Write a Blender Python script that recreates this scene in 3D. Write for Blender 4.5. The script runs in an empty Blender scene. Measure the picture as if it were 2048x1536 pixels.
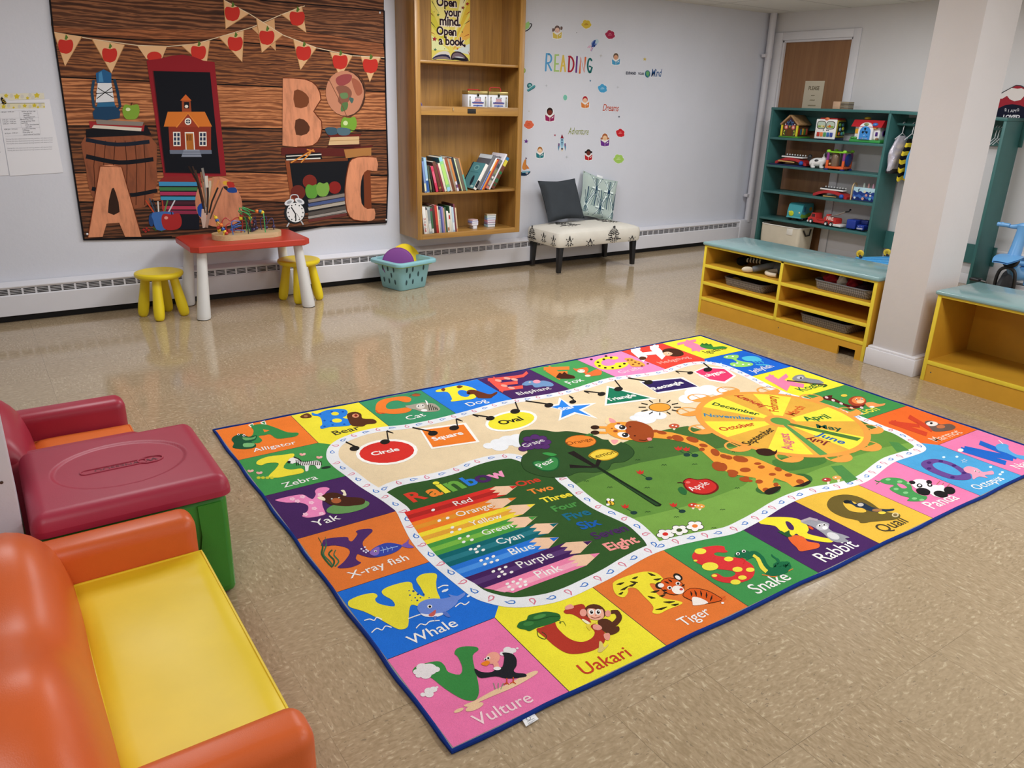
import bpy, bmesh, math, random
from math import sin, cos, pi, radians
from mathutils import Vector, Matrix
random.seed(7)
SC = bpy.context.scene
COL = SC.collection

# ------------------------------------------------------------------ camera
F_PX, PITCH, ROLL, YAW, CAM_Z = 1555.837, 0.3504, 0.0285, 0.6056, 1.4135
FW = Vector((sin(YAW)*cos(PITCH), cos(YAW)*cos(PITCH), -sin(PITCH)))
RT0 = Vector((cos(YAW), -sin(YAW), 0)); UP0 = RT0.cross(FW)
RT = cos(ROLL)*RT0 + sin(ROLL)*UP0
UP = -sin(ROLL)*RT0 + cos(ROLL)*UP0
CAM = Vector((0, 0, CAM_Z))
cd = bpy.data.cameras.new('camera'); cam = bpy.data.objects.new('camera', cd); COL.objects.link(cam)
cd.sensor_fit = 'HORIZONTAL'; cd.sensor_width = 36; cd.lens = F_PX/2048*36; cd.clip_start = .02
cam.matrix_world = Matrix(((RT.x, UP.x, -FW.x, 0), (RT.y, UP.y, -FW.y, 0), (RT.z, UP.z, -FW.z, CAM_Z), (0, 0, 0, 1)))
SC.camera = cam

# ------------------------------------------------------------------ light and exposure
SC.view_settings.view_transform = 'Standard'; SC.view_settings.look = 'None'
SC.view_settings.exposure = 0.0; SC.view_settings.gamma = 1; SC.view_settings.use_curve_mapping = False
w = bpy.data.worlds.new('world'); SC.world = w; w.use_nodes = True
w.node_tree.nodes['Background'].inputs[0].default_value = (.80, .88, 1, 1)
w.node_tree.nodes['Background'].inputs[1].default_value = .25
def lamp_or_fill(x, y, watts, sx=.6, sy=1.2, col=(.97, .98, 1)):
    l = bpy.data.lights.new('panel_or_fill', 'AREA'); l.shape = 'RECTANGLE'; l.size = sx; l.size_y = sy
    l.energy = watts; l.color = col
    o = bpy.data.objects.new('panel_or_fill', l); COL.objects.link(o); o.location = (x, y, 2.295)
for a in ((2.9, 4.1, 50), (.55, 3.9, 24), (5.5, 3.8, 32), (2.9, 1.0, 30), (5.6, .5, 30), (2.9, -1.2, 36), (-.4, .4, 20), (5.6, -1.8, 36)):  # middle and right ones of the far row are added fill for the walls
    lamp_or_fill(*a)
SC.cycles.use_denoising = True
SC.cycles.max_bounces = 8; SC.cycles.diffuse_bounces = 5; SC.cycles.glossy_bounces = 4
SC.cycles.sample_clamp_indirect = 6.0

# ------------------------------------------------------------------ helpers: pixel of the photograph -> point on a plane of the room
def ray(px, py):
    return FW + RT*((px-1024)/F_PX) - UP*((py-768)/F_PX)
def on_z(px, py, z=0.):
    d = ray(px, py); return CAM + d*((z-CAM_Z)/d.z)
def on_y(px, py, y):
    d = ray(px, py); return CAM + d*(y/d.y)
def on_x(px, py, x):
    d = ray(px, py); return CAM + d*(x/d.x)
def crop(x0, y0, s):
    return lambda p: (x0 + p[0]/s, y0 + p[1]/s)

# ------------------------------------------------------------------ helpers: materials
def lin(h):
    h = h.lstrip('#'); c = [int(h[i:i+2], 16)/255 for i in (0, 2, 4)]
    return tuple((x/12.92 if x <= .04045 else ((x+.055)/1.055)**2.4) for x in c) + (1,)
_mats = {}
def nd(nt, t, **kw):
    n = nt.nodes.new(t)
    for k, v in kw.items():
        if hasattr(n, k): setattr(n, k, v)
        else: n.inputs[k.replace('_', ' ')].default_value = v
    return n
def base(name):
    m = bpy.data.materials.new(name); m.use_nodes = True
    nt = m.node_tree; return m, nt, nt.nodes['Principled BSDF']
def mixc(nt, fac, a, b, mode='MIX'):
    n = nt.nodes.new('ShaderNodeMix'); n.data_type = 'RGBA'; n.blend_type = mode
    for i, v in ((0, fac), (6, a), (7, b)):
        if hasattr(v, 'links') or hasattr(v, 'is_linked'): nt.links.new(v, n.inputs[i])
        else: n.inputs[i].default_value = v
    return n.outputs[2]
def ramp(nt, fac, stops):
    n = nt.nodes.new('ShaderNodeValToRGB'); nt.links.new(fac, n.inputs[0])
    cr = n.color_ramp
    while len(cr.elements) < len(stops): cr.elements.new(.5)
    for e, (p, c) in zip(cr.elements, stops): e.position = p; e.color = c if len(c) == 4 else (*c, 1)
    return n.outputs[0]
def coords(nt, scale=(1, 1, 1), rot=(0, 0, 0), kind='Object'):
    t = nt.nodes.new('ShaderNodeTexCoord'); mp = nt.nodes.new('ShaderNodeMapping')
    mp.inputs['Scale'].default_value = scale; mp.inputs['Rotation'].default_value = rot
    nt.links.new(t.outputs[kind], mp.inputs[0]); return mp.outputs[0]
def noise(nt, vec, scale, detail=2, rough=.5, dist=0.):
    n = nt.nodes.new('ShaderNodeTexNoise'); n.inputs['Scale'].default_value = scale
    n.inputs['Detail'].default_value = detail; n.inputs['Roughness'].default_value = rough; n.inputs['Distortion'].default_value = dist
    nt.links.new(vec, n.inputs['Vector']); return n.outputs[0]
def bump(nt, b, h, strength=.2, dist=.002):
    n = nt.nodes.new('ShaderNodeBump'); n.inputs['Strength'].default_value = strength; n.inputs['Distance'].default_value = dist
    nt.links.new(h, n.inputs['Height']); nt.links.new(n.outputs[0], b.inputs['Normal'])
def P(h, rough=.45, spec=.5, metal=0., var=.0, bmp=0., bscale=200., coat=0., trans=0., alpha=1.):
    """plain coloured material with a little procedural variation"""
    key = (h, rough, spec, metal, var, bmp, bscale, coat, trans, alpha)
    if key in _mats: return _mats[key]
    m, nt, b = base('paint_' + h.strip('#'))
    c = lin(h)
    b.inputs['Base Color'].default_value = c; b.inputs['Roughness'].default_value = rough
    b.inputs['Specular IOR Level'].default_value = spec; b.inputs['Metallic'].default_value = metal
    if coat: b.inputs['Coat Weight'].default_value = coat
    if trans: b.inputs['Transmission Weight'].default_value = trans
    if alpha < 1: b.inputs['Alpha'].default_value = alpha
    if var or bmp:
        v = coords(nt)
        if var:
            n = noise(nt, v, 9, 4, .6)
            d = tuple(x*(1-var) for x in c[:3])+(1,); l = tuple(min(1, x*(1+var)) for x in c[:3])+(1,)
            nt.links.new(ramp(nt, n, ((.3, d), (.7, l))), b.inputs['Base Color'])
        if bmp: bump(nt, b, noise(nt, v, bscale, 2), bmp)
    _mats[key] = m; return m
def plastic(h, rough=.35, bmp=.06): return P(h, rough, .5, var=.03, bmp=bmp, bscale=350)
def cloth(h, bmp=.35, bs=500): return P(h, .95, .15, var=.06, bmp=bmp, bscale=bs)
def printed(h): return P(h, .8, .2)
def fabric_print(h):
    key = ('fp', h)
    if key in _mats: return _mats[key]
    m, nt, b = base('rug_' + h.strip('#')); c = lin(h); v = coords(nt)
    b.inputs['Roughness'].default_value = .97; b.inputs['Specular IOR Level'].default_value = .08
    n = noise(nt, v, 5, 5, .7); g = noise(nt, v, 420, 2)
    k = mixc(nt, .5, n, g)
    nt.links.new(ramp(nt, k, ((.32, tuple(x*.82 for x in c[:3])), (.55, c), (.7, tuple(min(1, x*1.08) for x in c[:3])))), b.inputs['Base Color'])
    bump(nt, b, g, .35, .002)
    _mats[key] = m; return m
def wood(dark, mid, light, scale=1., axis=2, rough=.4, coat=.2):
    key = ('wood', dark, mid, light, scale, axis, rough)
    if key in _mats: return _mats[key]
    m, nt, b = base('wood_' + mid.strip('#'))
    s = [9*scale]*3; s[axis] = .55*scale
    v = coords(nt, s); n1 = noise(nt, v, 2.2, 5, .62, .6)
    s2 = [60*scale]*3; s2[axis] = 1.6*scale
    n2 = noise(nt, coords(nt, s2), 3, 3, .6)
    k = mixc(nt, .35, n1, n2)
    nt.links.new(ramp(nt, k, ((.3, lin(dark)), (.5, lin(mid)), (.72, lin(light)))), b.inputs['Base Color'])
    b.inputs['Roughness'].default_value = rough; b.inputs['Coat Weight'].default_value = coat; b.inputs['Coat Roughness'].default_value = .3
    bump(nt, b, n2, .08)
    _mats[key] = m; return m

# ------------------------------------------------------------------ helpers: meshes
def smooth_loop(pts, n=4, closed=True):
    """Catmull-Rom through the points"""
    out = []; L = len(pts)
    rng = range(L) if closed else range(L-1)
    for i in rng:
        g = (lambda k: pts[k % L]) if closed else (lambda k: pts[min(max(k, 0), L-1)])
        p0, p1, p2, p3 = g(i-1), g(i), g(i+1), g(i+2)
        for j in range(n):
            t = j/n
            out.append(tuple(.5*(2*b + (c-a)*t + (2*a-5*b+4*c-d)*t*t + (3*b-a-3*c+d)*t**3) for a, b, c, d in zip(p0, p1, p2, p3)))
    if not closed: out.append(tuple(pts[-1]))
    return out
def rot_mat(loc=(0, 0, 0), rx=0, ry=0, rz=0, s=None):
    m = Matrix.Translation(loc) @ Matrix.Rotation(rz, 4, 'Z') @ Matrix.Rotation(ry, 4, 'Y') @ Matrix.Rotation(rx, 4, 'X')
    if s: m = m @ Matrix.Diagonal((*s, 1))
    return m
class B:
    """collects shapes for ONE mesh object"""
    def __init__(s): s.v = []; s.f = []; s.fm = []; s.mats = []
    def mi(s, m):
        if m not in s.mats: s.mats.append(m)
        return s.mats.index(m)
    def add(s, verts, faces, mat, xf=None):
        o = len(s.v); k = s.mi(mat)
        s.v += [(xf @ Vector(v)) if xf else Vector(v) for v in verts]
        for f in faces: s.f.append([i+o for i in f]); s.fm.append(k)
        return s
    def box(s, lo, hi, mat, r=0., seg=2, xf=None, taper=None):
        bm = bmesh.new(); bmesh.ops.create_cube(bm, size=1)
        c = [(a+b)/2 for a, b in zip(lo, hi)]; d = [abs(b-a) for a, b in zip(lo, hi)]
        for v in bm.verts:
            k = 1.
            if taper and v.co.z > 0: k = taper
            v.co = Vector((c[0]+v.co.x*d[0]*k, c[1]+v.co.y*d[1]*k, c[2]+v.co.z*d[2]))
        if r: bmesh.ops.bevel(bm, geom=list(bm.edges), offset=min(r, min(d)*.49), segments=seg, profile=.5, affect='EDGES')
        bm.verts.index_update()
        s.add([v.co.copy() for v in bm.verts], [[v.index for v in f.verts] for f in bm.faces], mat, xf); bm.free(); return s
    def lathe(s, prof, mat, n=24, xf=None, a0=0., a1=2*pi):
        full = abs(a1-a0-2*pi) < 1e-6; k = n if full else n+1
        vs = [(r*cos(a0+(a1-a0)*i/n), r*sin(a0+(a1-a0)*i/n), z) for r, z in prof for i in range(k)]
        fs = []
        for j in range(len(prof)-1):
            for i in range(n):
                a, b2 = i, (i+1) % k
                fs.append((j*k+a, j*k+b2, (j+1)*k+b2, (j+1)*k+a))
        if full:
            if prof[0][0] > 1e-6: fs.append(tuple(range(k))[::-1])
            if prof[-1][0] > 1e-6: fs.append(tuple((len(prof)-1)*k+i for i in range(k)))
        return s.add(vs, fs, mat, xf)
    def ball(s, c, r, mat, n=16, m=10, xf=None):
        if not hasattr(r, '__len__'): r = (r, r, r)
        pr = [(max(1e-7, sin(pi*j/m)), -cos(pi*j/m)) for j in range(m+1)]
        t = Matrix.Translation(c) @ Matrix.Diagonal((*r, 1))
        return s.lathe(pr, mat, n, (xf @ t) if xf else t)
    def tube(s, pts, r, mat, n=8, closed=False, xf=None, caps=True):
        pts = [Vector(p) for p in pts]; L = len(pts); vs = []; fs = []; prev = None
        for i, p in enumerate(pts):
            if closed: t = pts[(i+1) % L]-pts[i-1]
            else: t = pts[min(i+1, L-1)]-pts[max(i-1, 0)]
            t.normalize()
            if prev is None:
                u = t.cross(Vector((0, 0, 1)));
                if u.length < .1: u = t.cross(Vector((1, 0, 0)))
            else: u = prev - t*prev.dot(t)
            u.normalize(); prev = u; w_ = t.cross(u)
            rr = r[i] if hasattr(r, '__len__') else r
            vs += [p + (u*cos(2*pi*k/n) + w_*sin(2*pi*k/n))*rr for k in range(n)]
        for i in range(L if closed else L-1):
            a, b2 = i*n, ((i+1) % L)*n
            for k in range(n): fs.append((a+k, a+(k+1) % n, b2+(k+1) % n, b2+k))
        if not closed and caps: fs += [tuple(range(n))[::-1], tuple((L-1)*n+k for k in range(n))]
        return s.add(vs, fs, mat, xf)
    def prism(s, pts, h0, h1, mat, xf=None):
        n = len(pts)
        vs = [(x, y, h0) for x, y in pts] + [(x, y, h1) for x, y in pts]
        fs = [tuple(range(n))[::-1], tuple(range(n, 2*n))] + [(i, (i+1) % n, n+(i+1) % n, n+i) for i in range(n)]
        return s.add(vs, fs, mat, xf)
    def grid(s, fn, nu, nv, mat, closed_u=False, xf=None):
        ku = nu if closed_u else nu+1
        vs = [fn(i/nu, j/nv) for j in range(nv+1) for i in range(ku)]
        fs = [(j*ku+i, j*ku+(i+1) % ku, (j+1)*ku+(i+1) % ku, (j+1)*ku+i) for j in range(nv) for i in range(nu)]
        return s.add(vs, fs, mat, xf)
    def build(s, name, parent=None, flat=False, angle=40, sub=0):
        me = bpy.data.meshes.new(name); me.from_pydata(s.v, [], s.f)
        for m in s.mats: me.materials.append(m)
        me.polygons.foreach_set('material_index', s.fm)
        if not flat:
            bm = bmesh.new(); bm.from_mesh(me); bmesh.ops.recalc_face_normals(bm, faces=bm.faces); bm.to_mesh(me); bm.free()
            me.polygons.foreach_set('use_smooth', [True]*len(me.polygons)); me.set_sharp_from_angle(angle=radians(angle))
        me.update()
        o = bpy.data.objects.new(name, me); COL.objects.link(o)
        if parent: o.parent = parent
        if sub:
            md = o.modifiers.new('subsurf', 'SUBSURF'); md.levels = md.render_levels = sub
        return o
def tag(o, label, cat, group=None):
    o['label'] = label; o['category'] = cat
    if group: o['group'] = group
    return o
def thing(name, label, cat, loc=(0, 0, 0), rz=0., group=None):
    o = bpy.data.objects.new(name, None); COL.objects.link(o); o.empty_display_size = .05
    o.location = loc; o.rotation_euler = (0, 0, rz)
    return tag(o, label, cat, group)
def struct(o): o['kind'] = 'structure'; return o
def dup(root, loc, rz=0., label=None, group=None):
    r = root.copy(); COL.objects.link(r); r.location = loc; r.rotation_euler = (0, 0, rz)
    if label: r['label'] = label
    if group: r['group'] = group
    for ch in list(root.children):
        c = ch.copy(); COL.objects.link(c); c.parent = r
        for g in ch.children:
            d = g.copy(); COL.objects.link(d); d.parent = c
    return r

# ------------------------------------------------------------------ helpers: flat printed art on a real surface
_text = {}
def text_mesh(t, bold=0., shear=0.):
    k = (t, bold, shear)
    if k not in _text:
        cu = bpy.data.curves.new('lettering', 'FONT'); cu.body = t; cu.offset = bold; cu.shear = shear; cu.resolution_u = 3
        o = bpy.data.objects.new('lettering', cu); COL.objects.link(o)
        me = o.evaluated_get(bpy.context.evaluated_depsgraph_get()).to_mesh()
        vs = [v.co.copy() for v in me.vertices]; fs = [list(p.vertices) for p in me.polygons]
        o.evaluated_get(bpy.context.evaluated_depsgraph_get()).to_mesh_clear()
        bpy.data.objects.remove(o); bpy.data.curves.remove(cu)
        x0 = min(v.x for v in vs); x1 = max(v.x for v in vs)
        _text[k] = ([(v.x-x0, v.y) for v in vs], fs, x1-x0, max(v.y for v in vs), min(v.y for v in vs))
    return _text[k]
class Art(B):
    """fmap turns a pixel of the photograph into a point of the printed surface; layers are lifted by a hair along the normal"""
    def __init__(s, fmap, normal, step=.00015, mat=printed):
        super().__init__(); s.fm_ = fmap; s.n = Vector(normal); s.step = step; s.mt = mat; s.k = lambda p: p
    def use(s, f): s.k = f; return s
    cnt = 0
    def pt(s, p, layer): return s.fm_(*s.k(p)) + s.n*(s.step*layer + s.eps())
    def eps(s): return (s.cnt % 37)*s.step*.02
    def add(s, *a, **k): s.cnt += 1; return super().add(*a, **k)
    def poly(s, pts, col, layer=1, sm=0):
        if sm: pts = smooth_loop(pts, sm)
        return s.add([s.pt(p, layer) for p in pts], [tuple(range(len(pts)))], s.mt(col) if isinstance(col, str) else col)
    def ell(s, cx, cy, rx, ry, col, layer=1, rot=0., n=20, a0=0, a1=360):
        r = radians(rot); cr, sr = cos(r), sin(r); pts = []
        for i in range(n + (a1-a0 < 360)):
            a = radians(a0+(a1-a0)*i/n); x, y = rx*cos(a), ry*sin(a)
            pts.append((cx+x*cr-y*sr, cy+x*sr+y*cr))
        return s.poly(pts, col, layer)
    def line(s, pts, w_, col, layer=1, closed=False, sm=0):
        """stroke of width w_ (pixels, or a list) along the points"""
        if sm: pts = smooth_loop(pts, sm, closed)
        m = s.mt(col) if isinstance(col, str) else col; L = len(pts); le, ri = [], []
        for i, p in enumerate(pts):
            a = pts[i-1] if (i or closed) else p; b2 = pts[(i+1) % L] if (i < L-1 or closed) else p
            dx, dy = b2[0]-a[0], b2[1]-a[1]; d = math.hypot(dx, dy) or 1
            ww = (w_[min(i*len(w_)//L, len(w_)-1)] if hasattr(w_, '__len__') else w_)/2
            le.append((p[0]-dy/d*ww, p[1]+dx/d*ww)); ri.append((p[0]+dy/d*ww, p[1]-dx/d*ww))
        vs = [s.pt(p, layer) for p in le+ri]
        fs = [(i, (i+1) % L, L+(i+1) % L, L+i) for i in range(L if closed else L-1)]
        return s.add(vs, fs, m)
    def text(s, t, p0, p1, col, layer=2, bold=0., ys=1., shear=0.):
        """text whose baseline runs from pixel p0 to pixel p1"""
        vs, fs, wd, hi, lo = text_mesh(t, bold, shear)
        a, b2 = s.pt(p0, layer), s.pt(p1, layer); d = b2-a; k = d.length/wd; d.normalize(); u = s.n.cross(d)
        return s.add([a + d*(x*k) + u*(y*k*ys) for x, y in vs], fs, s.mt(col))
    def build(s, name, parent=None, **kw): return super().build(name, parent, flat=True)
# ================================================================== the setting
WY, WX, CZ = 5.76, 7.11, 2.305          # back wall, right wall, ceiling
def floor_mat():
    m, nt, b = base('vinyl_tile')
    L = nt.links; T = .3048
    tc = nt.nodes.new('ShaderNodeTexCoord'); sep = nt.nodes.new('ShaderNodeSeparateXYZ'); L.new(tc.outputs['Object'], sep.inputs[0])
    def math_(op, a, b2=None, c=None):
        n = nt.nodes.new('ShaderNodeMath'); n.operation = op
        for i, v in enumerate((a, b2, c)):
            if v is None: continue
            if isinstance(v, (int, float)): n.inputs[i].default_value = v
            else: L.new(v, n.inputs[i])
        return n.outputs[0]
    u = math_('DIVIDE', math_('SUBTRACT', sep.outputs[0], .4814), T); v = math_('DIVIDE', math_('SUBTRACT', sep.outputs[1], 1.7023), T)
    fu, fv = math_('FLOOR', u), math_('FLOOR', v)
    par = math_('FLOORED_MODULO', math_('ADD', fu, fv), 2)
    # every tile turned a quarter, with its own patch of the pattern
    def comb(x, y, z):
        n = nt.nodes.new('ShaderNodeCombineXYZ')
        for i, q in enumerate((x, y, z)):
            if isinstance(q, (int, float)): n.inputs[i].default_value = q
            else: L.new(q, n.inputs[i])
        return n.outputs[0]
    seed = math_('ADD', math_('MULTIPLY', fu, 7.31), math_('MULTIPLY', fv, 3.77))
    def swap(sx, sy):
        a = math_('ADD', math_('MULTIPLY', u, math_('SUBTRACT', 1, par)), math_('MULTIPLY', v, par))
        c = math_('ADD', math_('MULTIPLY', v, math_('SUBTRACT', 1, par)), math_('MULTIPLY', u, par))
        return comb(math_('MULTIPLY', a, sx), math_('MULTIPLY', c, sy), seed)
    vec = swap(3.4, 8.0)
    n1 = noise(nt, vec, 4.4, 2, .5, .6); n2 = noise(nt, swap(4.2, 10), 4.2, 2, .5, .6)
    n2o = math_('ADD', n2, 0)
    n3 = noise(nt, tc.outputs['Object'], 1.1, 3, .5)
    base_c = ramp(nt, n1, ((.34, lin('9c896c')), (.50, lin('aa9679')), (.62, lin('b19d80')), (.69, lin('c6b699')))) 
    dk = ramp(nt, n2o, ((.665, (0, 0, 0)), (.70, (1, 1, 1))))
    c1 = mixc(nt, dk, base_c, lin('877863'))
    tilt = nt.nodes.new('ShaderNodeTexWhiteNoise'); tilt.noise_dimensions = '2D'; L.new(comb(fu, fv, 0), tilt.inputs['Vector'])
    c2 = mixc(nt, math_('MULTIPLY', tilt.outputs[0], .2), c1, lin('b9a88c'))
    c2 = mixc(nt, math_('MULTIPLY', n3, .22), c2, lin('9c8b70'))
    fru, frv = math_('FRACT', u), math_('FRACT', v)
    def near(f): return math_('MINIMUM', f, math_('SUBTRACT', 1, f))
    edge = math_('MINIMUM', near(fru), near(frv))
    seam = math_('LESS_THAN', edge, .0026)
    c3 = mixc(nt, math_('MULTIPLY', seam, math_('MULTIPLY', ramp(nt, noise(nt, tc.outputs['Object'], 1.7, 2), ((.38, (.25,)*3), (.62, (1, 1, 1)))), .6)), c2, lin('665846'))
    L.new(c3, b.inputs['Base Color'])
    rg = ramp(nt, noise(nt, tc.outputs['Object'], 2.3, 4, .6), ((.3, (.08,)*3), (.7, (.14,)*3)))
    L.new(rg, b.inputs['Roughness']); b.inputs['Specular IOR Level'].default_value = .62
    bump(nt, b, math_('ADD', math_('MULTIPLY', n1, .4), math_('MULTIPLY', seam, -1)), .05, .001)
    return m
def wall_mat(h='d8dbe5'):
    m, nt, b = base('wall_paint'); v = coords(nt)
    n = noise(nt, v, 3, 4, .6)
    c = lin(h); nt.links.new(ramp(nt, n, ((.3, tuple(x*.965 for x in c[:3])), (.7, c))), b.inputs['Base Color'])
    b.inputs['Roughness'].default_value = .55
    bump(nt, b, noise(nt, v, 38, 4, .6), .22, .004)
    return m
def ceil_mat():
    m, nt, b = base('ceiling_tile'); L = nt.links
    br = nt.nodes.new('ShaderNodeTexBrick'); br.offset = 0
    br.inputs['Scale'].default_value = 1; br.inputs['Brick Width'].default_value = 1.22; br.inputs['Row Height'].default_value = .61
    br.inputs['Mortar Size'].default_value = .011; br.inputs['Mortar Smooth'].default_value = .1
    for k, c in (('Color1', 'd9d8d2'), ('Color2', 'd4d3cd'), ('Mortar', 'b9b8b2')): br.inputs[k].default_value = lin(c)
    mp = coords(nt); L.new(mp, br.inputs['Vector']); b.inputs['Roughness'].default_value = .9
    sp = noise(nt, mp, 160, 2, .7)
    L.new(mixc(nt, ramp(nt, sp, ((.62, (0, 0, 0)), (.7, (.35,)*3))), br.outputs[0], lin('8f8e88')), b.inputs['Base Color'])
    return m
MW = wall_mat(); MW2 = wall_mat('d8d7d8')
X0, Y0 = -2.6, -3.0
struct(B().box((X0, Y0, -.06), (WX+.1, WY+.1, 0), floor_mat()).build('floor'))
struct(B().box((X0, Y0, CZ), (WX+.1, WY+.1, CZ+.05), ceil_mat()).build('ceiling'))
struct(B().box((X0, WY, 0), (WX, WY+.1, CZ), MW).build('wall_back'))
struct(B().box((X0-.1, Y0, 0), (X0, WY, CZ), MW).build('wall_left'))
struct(B().box((X0, Y0-.1, 0), (WX, Y0, CZ), MW).build('wall_front'))
# right wall with the doorway: wall pieces around the opening make one mesh
DY0, DY1, DZ = 4.80, 5.60, 2.05
wr = B()
wr.box((WX, Y0, 0), (WX+.1, DY0, CZ), MW2); wr.box((WX, DY1, 0), (WX+.1, WY+.1, CZ), MW2); wr.box((WX, DY0, DZ), (WX+.1, DY1, CZ), MW2)
struct(wr.build('wall_right'))
white = P('dddce0', .4, .5, var=.02)
d = struct(B().box((WX+.03, DY0, 0), (WX+.07, DY1, DZ), wood('7a5434', '8d633f', '9a7049', .5, 2, .5, .1)).build('door_1'))
fr = B()
fr.box((WX-.018, DY1, 0), (WX, DY1+.11, DZ+.075), white, .006); fr.box((WX-.018, DY0-.075, 0), (WX, DY0, DZ+.075), white, .006)
fr.box((WX-.018, DY0, DZ), (WX, DY1, DZ+.075), white, .006)
fr.box((WX-.002, DY1-.02, 0), (WX+.035, DY1, DZ), white, .003); fr.box((WX-.002, DY0, 0), (WX+.035, DY0+.02, DZ), white, .003)
fr.box((WX-.002, DY0, DZ-.02), (WX+.035, DY1, DZ), white, .003)
struct(fr.build('trim_1'))
# panelled white wainscot behind the shelf unit
wn = B(); wn.box((WX-.012, 2.2, .04), (WX-.001, DY0-.09, .30), white, .004); wn.box((WX-.016, 2.2, .30), (WX-.001, DY0-.09, .325), white, .004)
wn.box((WX-.014, 1.2, 0), (WX-.001, DY0-.09, .09), white, .004)
struct(wn.build('baseboard_right'))
struct(B().box((X0, WY-.008, 0), (WX, WY-.001, .10), P('16161a', .5)).build('baseboard_back'))
# column beside the cubbies, and the wall end at the left
struct(B().box((4.243, 2.172, 0), (4.585, 2.415, CZ), wall_mat('d6d2d2'), .004).build('column'))
struct(B().box((4.222, 2.136, 0), (4.60, 2.44, .098), white, .004).box((4.228, 2.142, .096), (4.595, 2.434, .112), white, .006).build('baseboard_column'))
struct(B().box((-.55, 2.13, 0), (-.034, 2.33, CZ), MW, .003).build('wall_end'))
tag(B().lathe([(.0001, -.004), (.004, -.003), (.004, 0), (.0001, 0)], P('55504c', .4, metal=.6), 10, rot_mat((-.058, 2.1285, .487), rx=pi/2)).build('screw'),
    'small dark screw head in the white wall end beside the toy box', 'screw')

# pipe in the corner
pipe = thing('pipe', 'white painted heating pipe running up the corner beside the door', 'pipe', (7.035, 5.70, .22))
pm = P('d3d2d8', .45, var=.02)
B().lathe([(.034, 0), (.034, CZ-.22)], pm, 20).build('tube', pipe)
for z in (.26, 1.66):
    B().lathe([(.037, z), (.037, z+.05)], pm, 20).box((-.075, -.012, z+.01), (-.03, .03, z+.04), pm, .004).build('bracket', pipe)
# ================================================================== the alphabet rug
RO, RTH, RA, RB = Vector((.719, 3.3243)), -.0077, .3377, .3522
def rug_w(x, y, z=0.): return Vector((RO.x+cos(RTH)*x-sin(RTH)*y, RO.y+sin(RTH)*x+cos(RTH)*y, z))
RZ = .008
rug = thing('alphabet_rug', 'large printed rug of letters and animals with blue bound edge on tile floor', 'rug', (0, 0, 0))
class RugArt(Art):
    mode = 'px'
    def pt(s, p, layer):
        z = RZ + .00012*layer + (s.cnt % 37)*.0000028
        if s.mode == 'rug': return rug_w(p[0], p[1], z)
        if s.mode == 'cell': return rug_w((s.ci+p[0])*RA, -(s.cj+1-p[1])*RB, z)
        return on_z(*s.k(p), z)
    def px(s, f): s.mode = 'px'; s.k = f; return s
    def rug(s): s.mode = 'rug'; return s
    def cell(s, i, j): s.mode = 'cell'; s.ci, s.cj = i, j; return s
    def rline(s, pts, wd, col, layer, sm=0, closed=False):
        """stroke of constant width wd (metres) along a line given in the current coordinates"""
        if sm: pts = smooth_loop(pts, sm, closed)
        q = [s.pt(p, layer) for p in pts]; L = len(q); le, ri = [], []
        for i in range(L):
            a = q[i-1] if (i or closed) else q[i]; b2 = q[(i+1) % L] if (i < L-1 or closed) else q[i]
            d = (b2-a).normalized(); n = Vector((-d.y, d.x, 0))*(wd/2); le.append(q[i]+n); ri.append(q[i]-n)
        m = s.mt(col)
        return s.add(le+ri, [(i, (i+1) % L, L+(i+1) % L, L+i) for i in range(L if closed else L-1)], m)
R = RugArt(None, (0, 0, 1), mat=fabric_print)
K2, K3, K4, K5, K6, K7, K8 = (crop(400, 740, 3.4133), crop(900, 660, 3.4133), crop(1448, 660, 3.4133), crop(600, 1000, 2.865),
                              crop(1100, 950, 2.56), crop(1000, 1200, 4.551), crop(480, 1150, 3.979))
WH = 'f3f1ee'
cells = {(0, 0): 'f07f33', (1, 0): 'f2e540', (2, 0): '3f9468', (3, 0): '2c7ce0', (4, 0): '4a2a60', (5, 0): '4a9b57', (6, 0): 'f08dc0', (7, 0): 'e5473a',
         (8, 0): 'f2e540', (8, 1): '1f66d2', (8, 2): 'f4e73c', (8, 3): '43914b', (8, 4): 'ee6c2d', (8, 5): 'ee80b0', (7, 5): '4fa4d9', (6, 5): 'ee7fae',
         (5, 5): 'e9bc46', (4, 5): '4a2a60', (3, 5): '43924f', (2, 5): 'e37a38', (1, 5): 'f2e73c', (0, 5): 'ea78ab', (0, 4): '2470d8', (0, 3): 'e37a38',
         (0, 2): '4a2a60', (0, 1): '46964f'}
for (i, j), c in cells.items():
    R.cell(i, j).poly([(-.3*(i == 8 and 0 < j < 5), -.25*(j == 0)), (1+.3*(i == 0 and 0 < j < 5), -.25*(j == 0)), (1+.3*(i == 0 and 0 < j < 5), 1+.25*(j == 5)), (-.3*(i == 8 and 0 < j < 5), 1+.25*(j == 5))], c, -.6)
for (i, j), c in cells.items(): R.cell(i, j).poly([(0, 0), (1, 0), (1, 1), (0, 1)], c, 0)
for i, j, d, up, dn in ((1, 1, 0, cells[1, 0], cells[0, 1]), (7, 4, 0, cells[8, 4], cells[7, 5]), (7, 1, 1, cells[7, 0], cells[8, 1]), (1, 4, 1, cells[0, 4], cells[1, 5])):
    R.cell(i, j)
    if d == 0: R.poly([(0, 1), (1, 1), (1, 0)], up, 0); R.poly([(0, 1), (1, 0), (0, 0)], dn, 0)
    else: R.poly([(0, 0), (1, 1), (0, 1)], up, 0); R.poly([(0, 0), (1, 0), (1, 1)], dn, 0)
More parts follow.
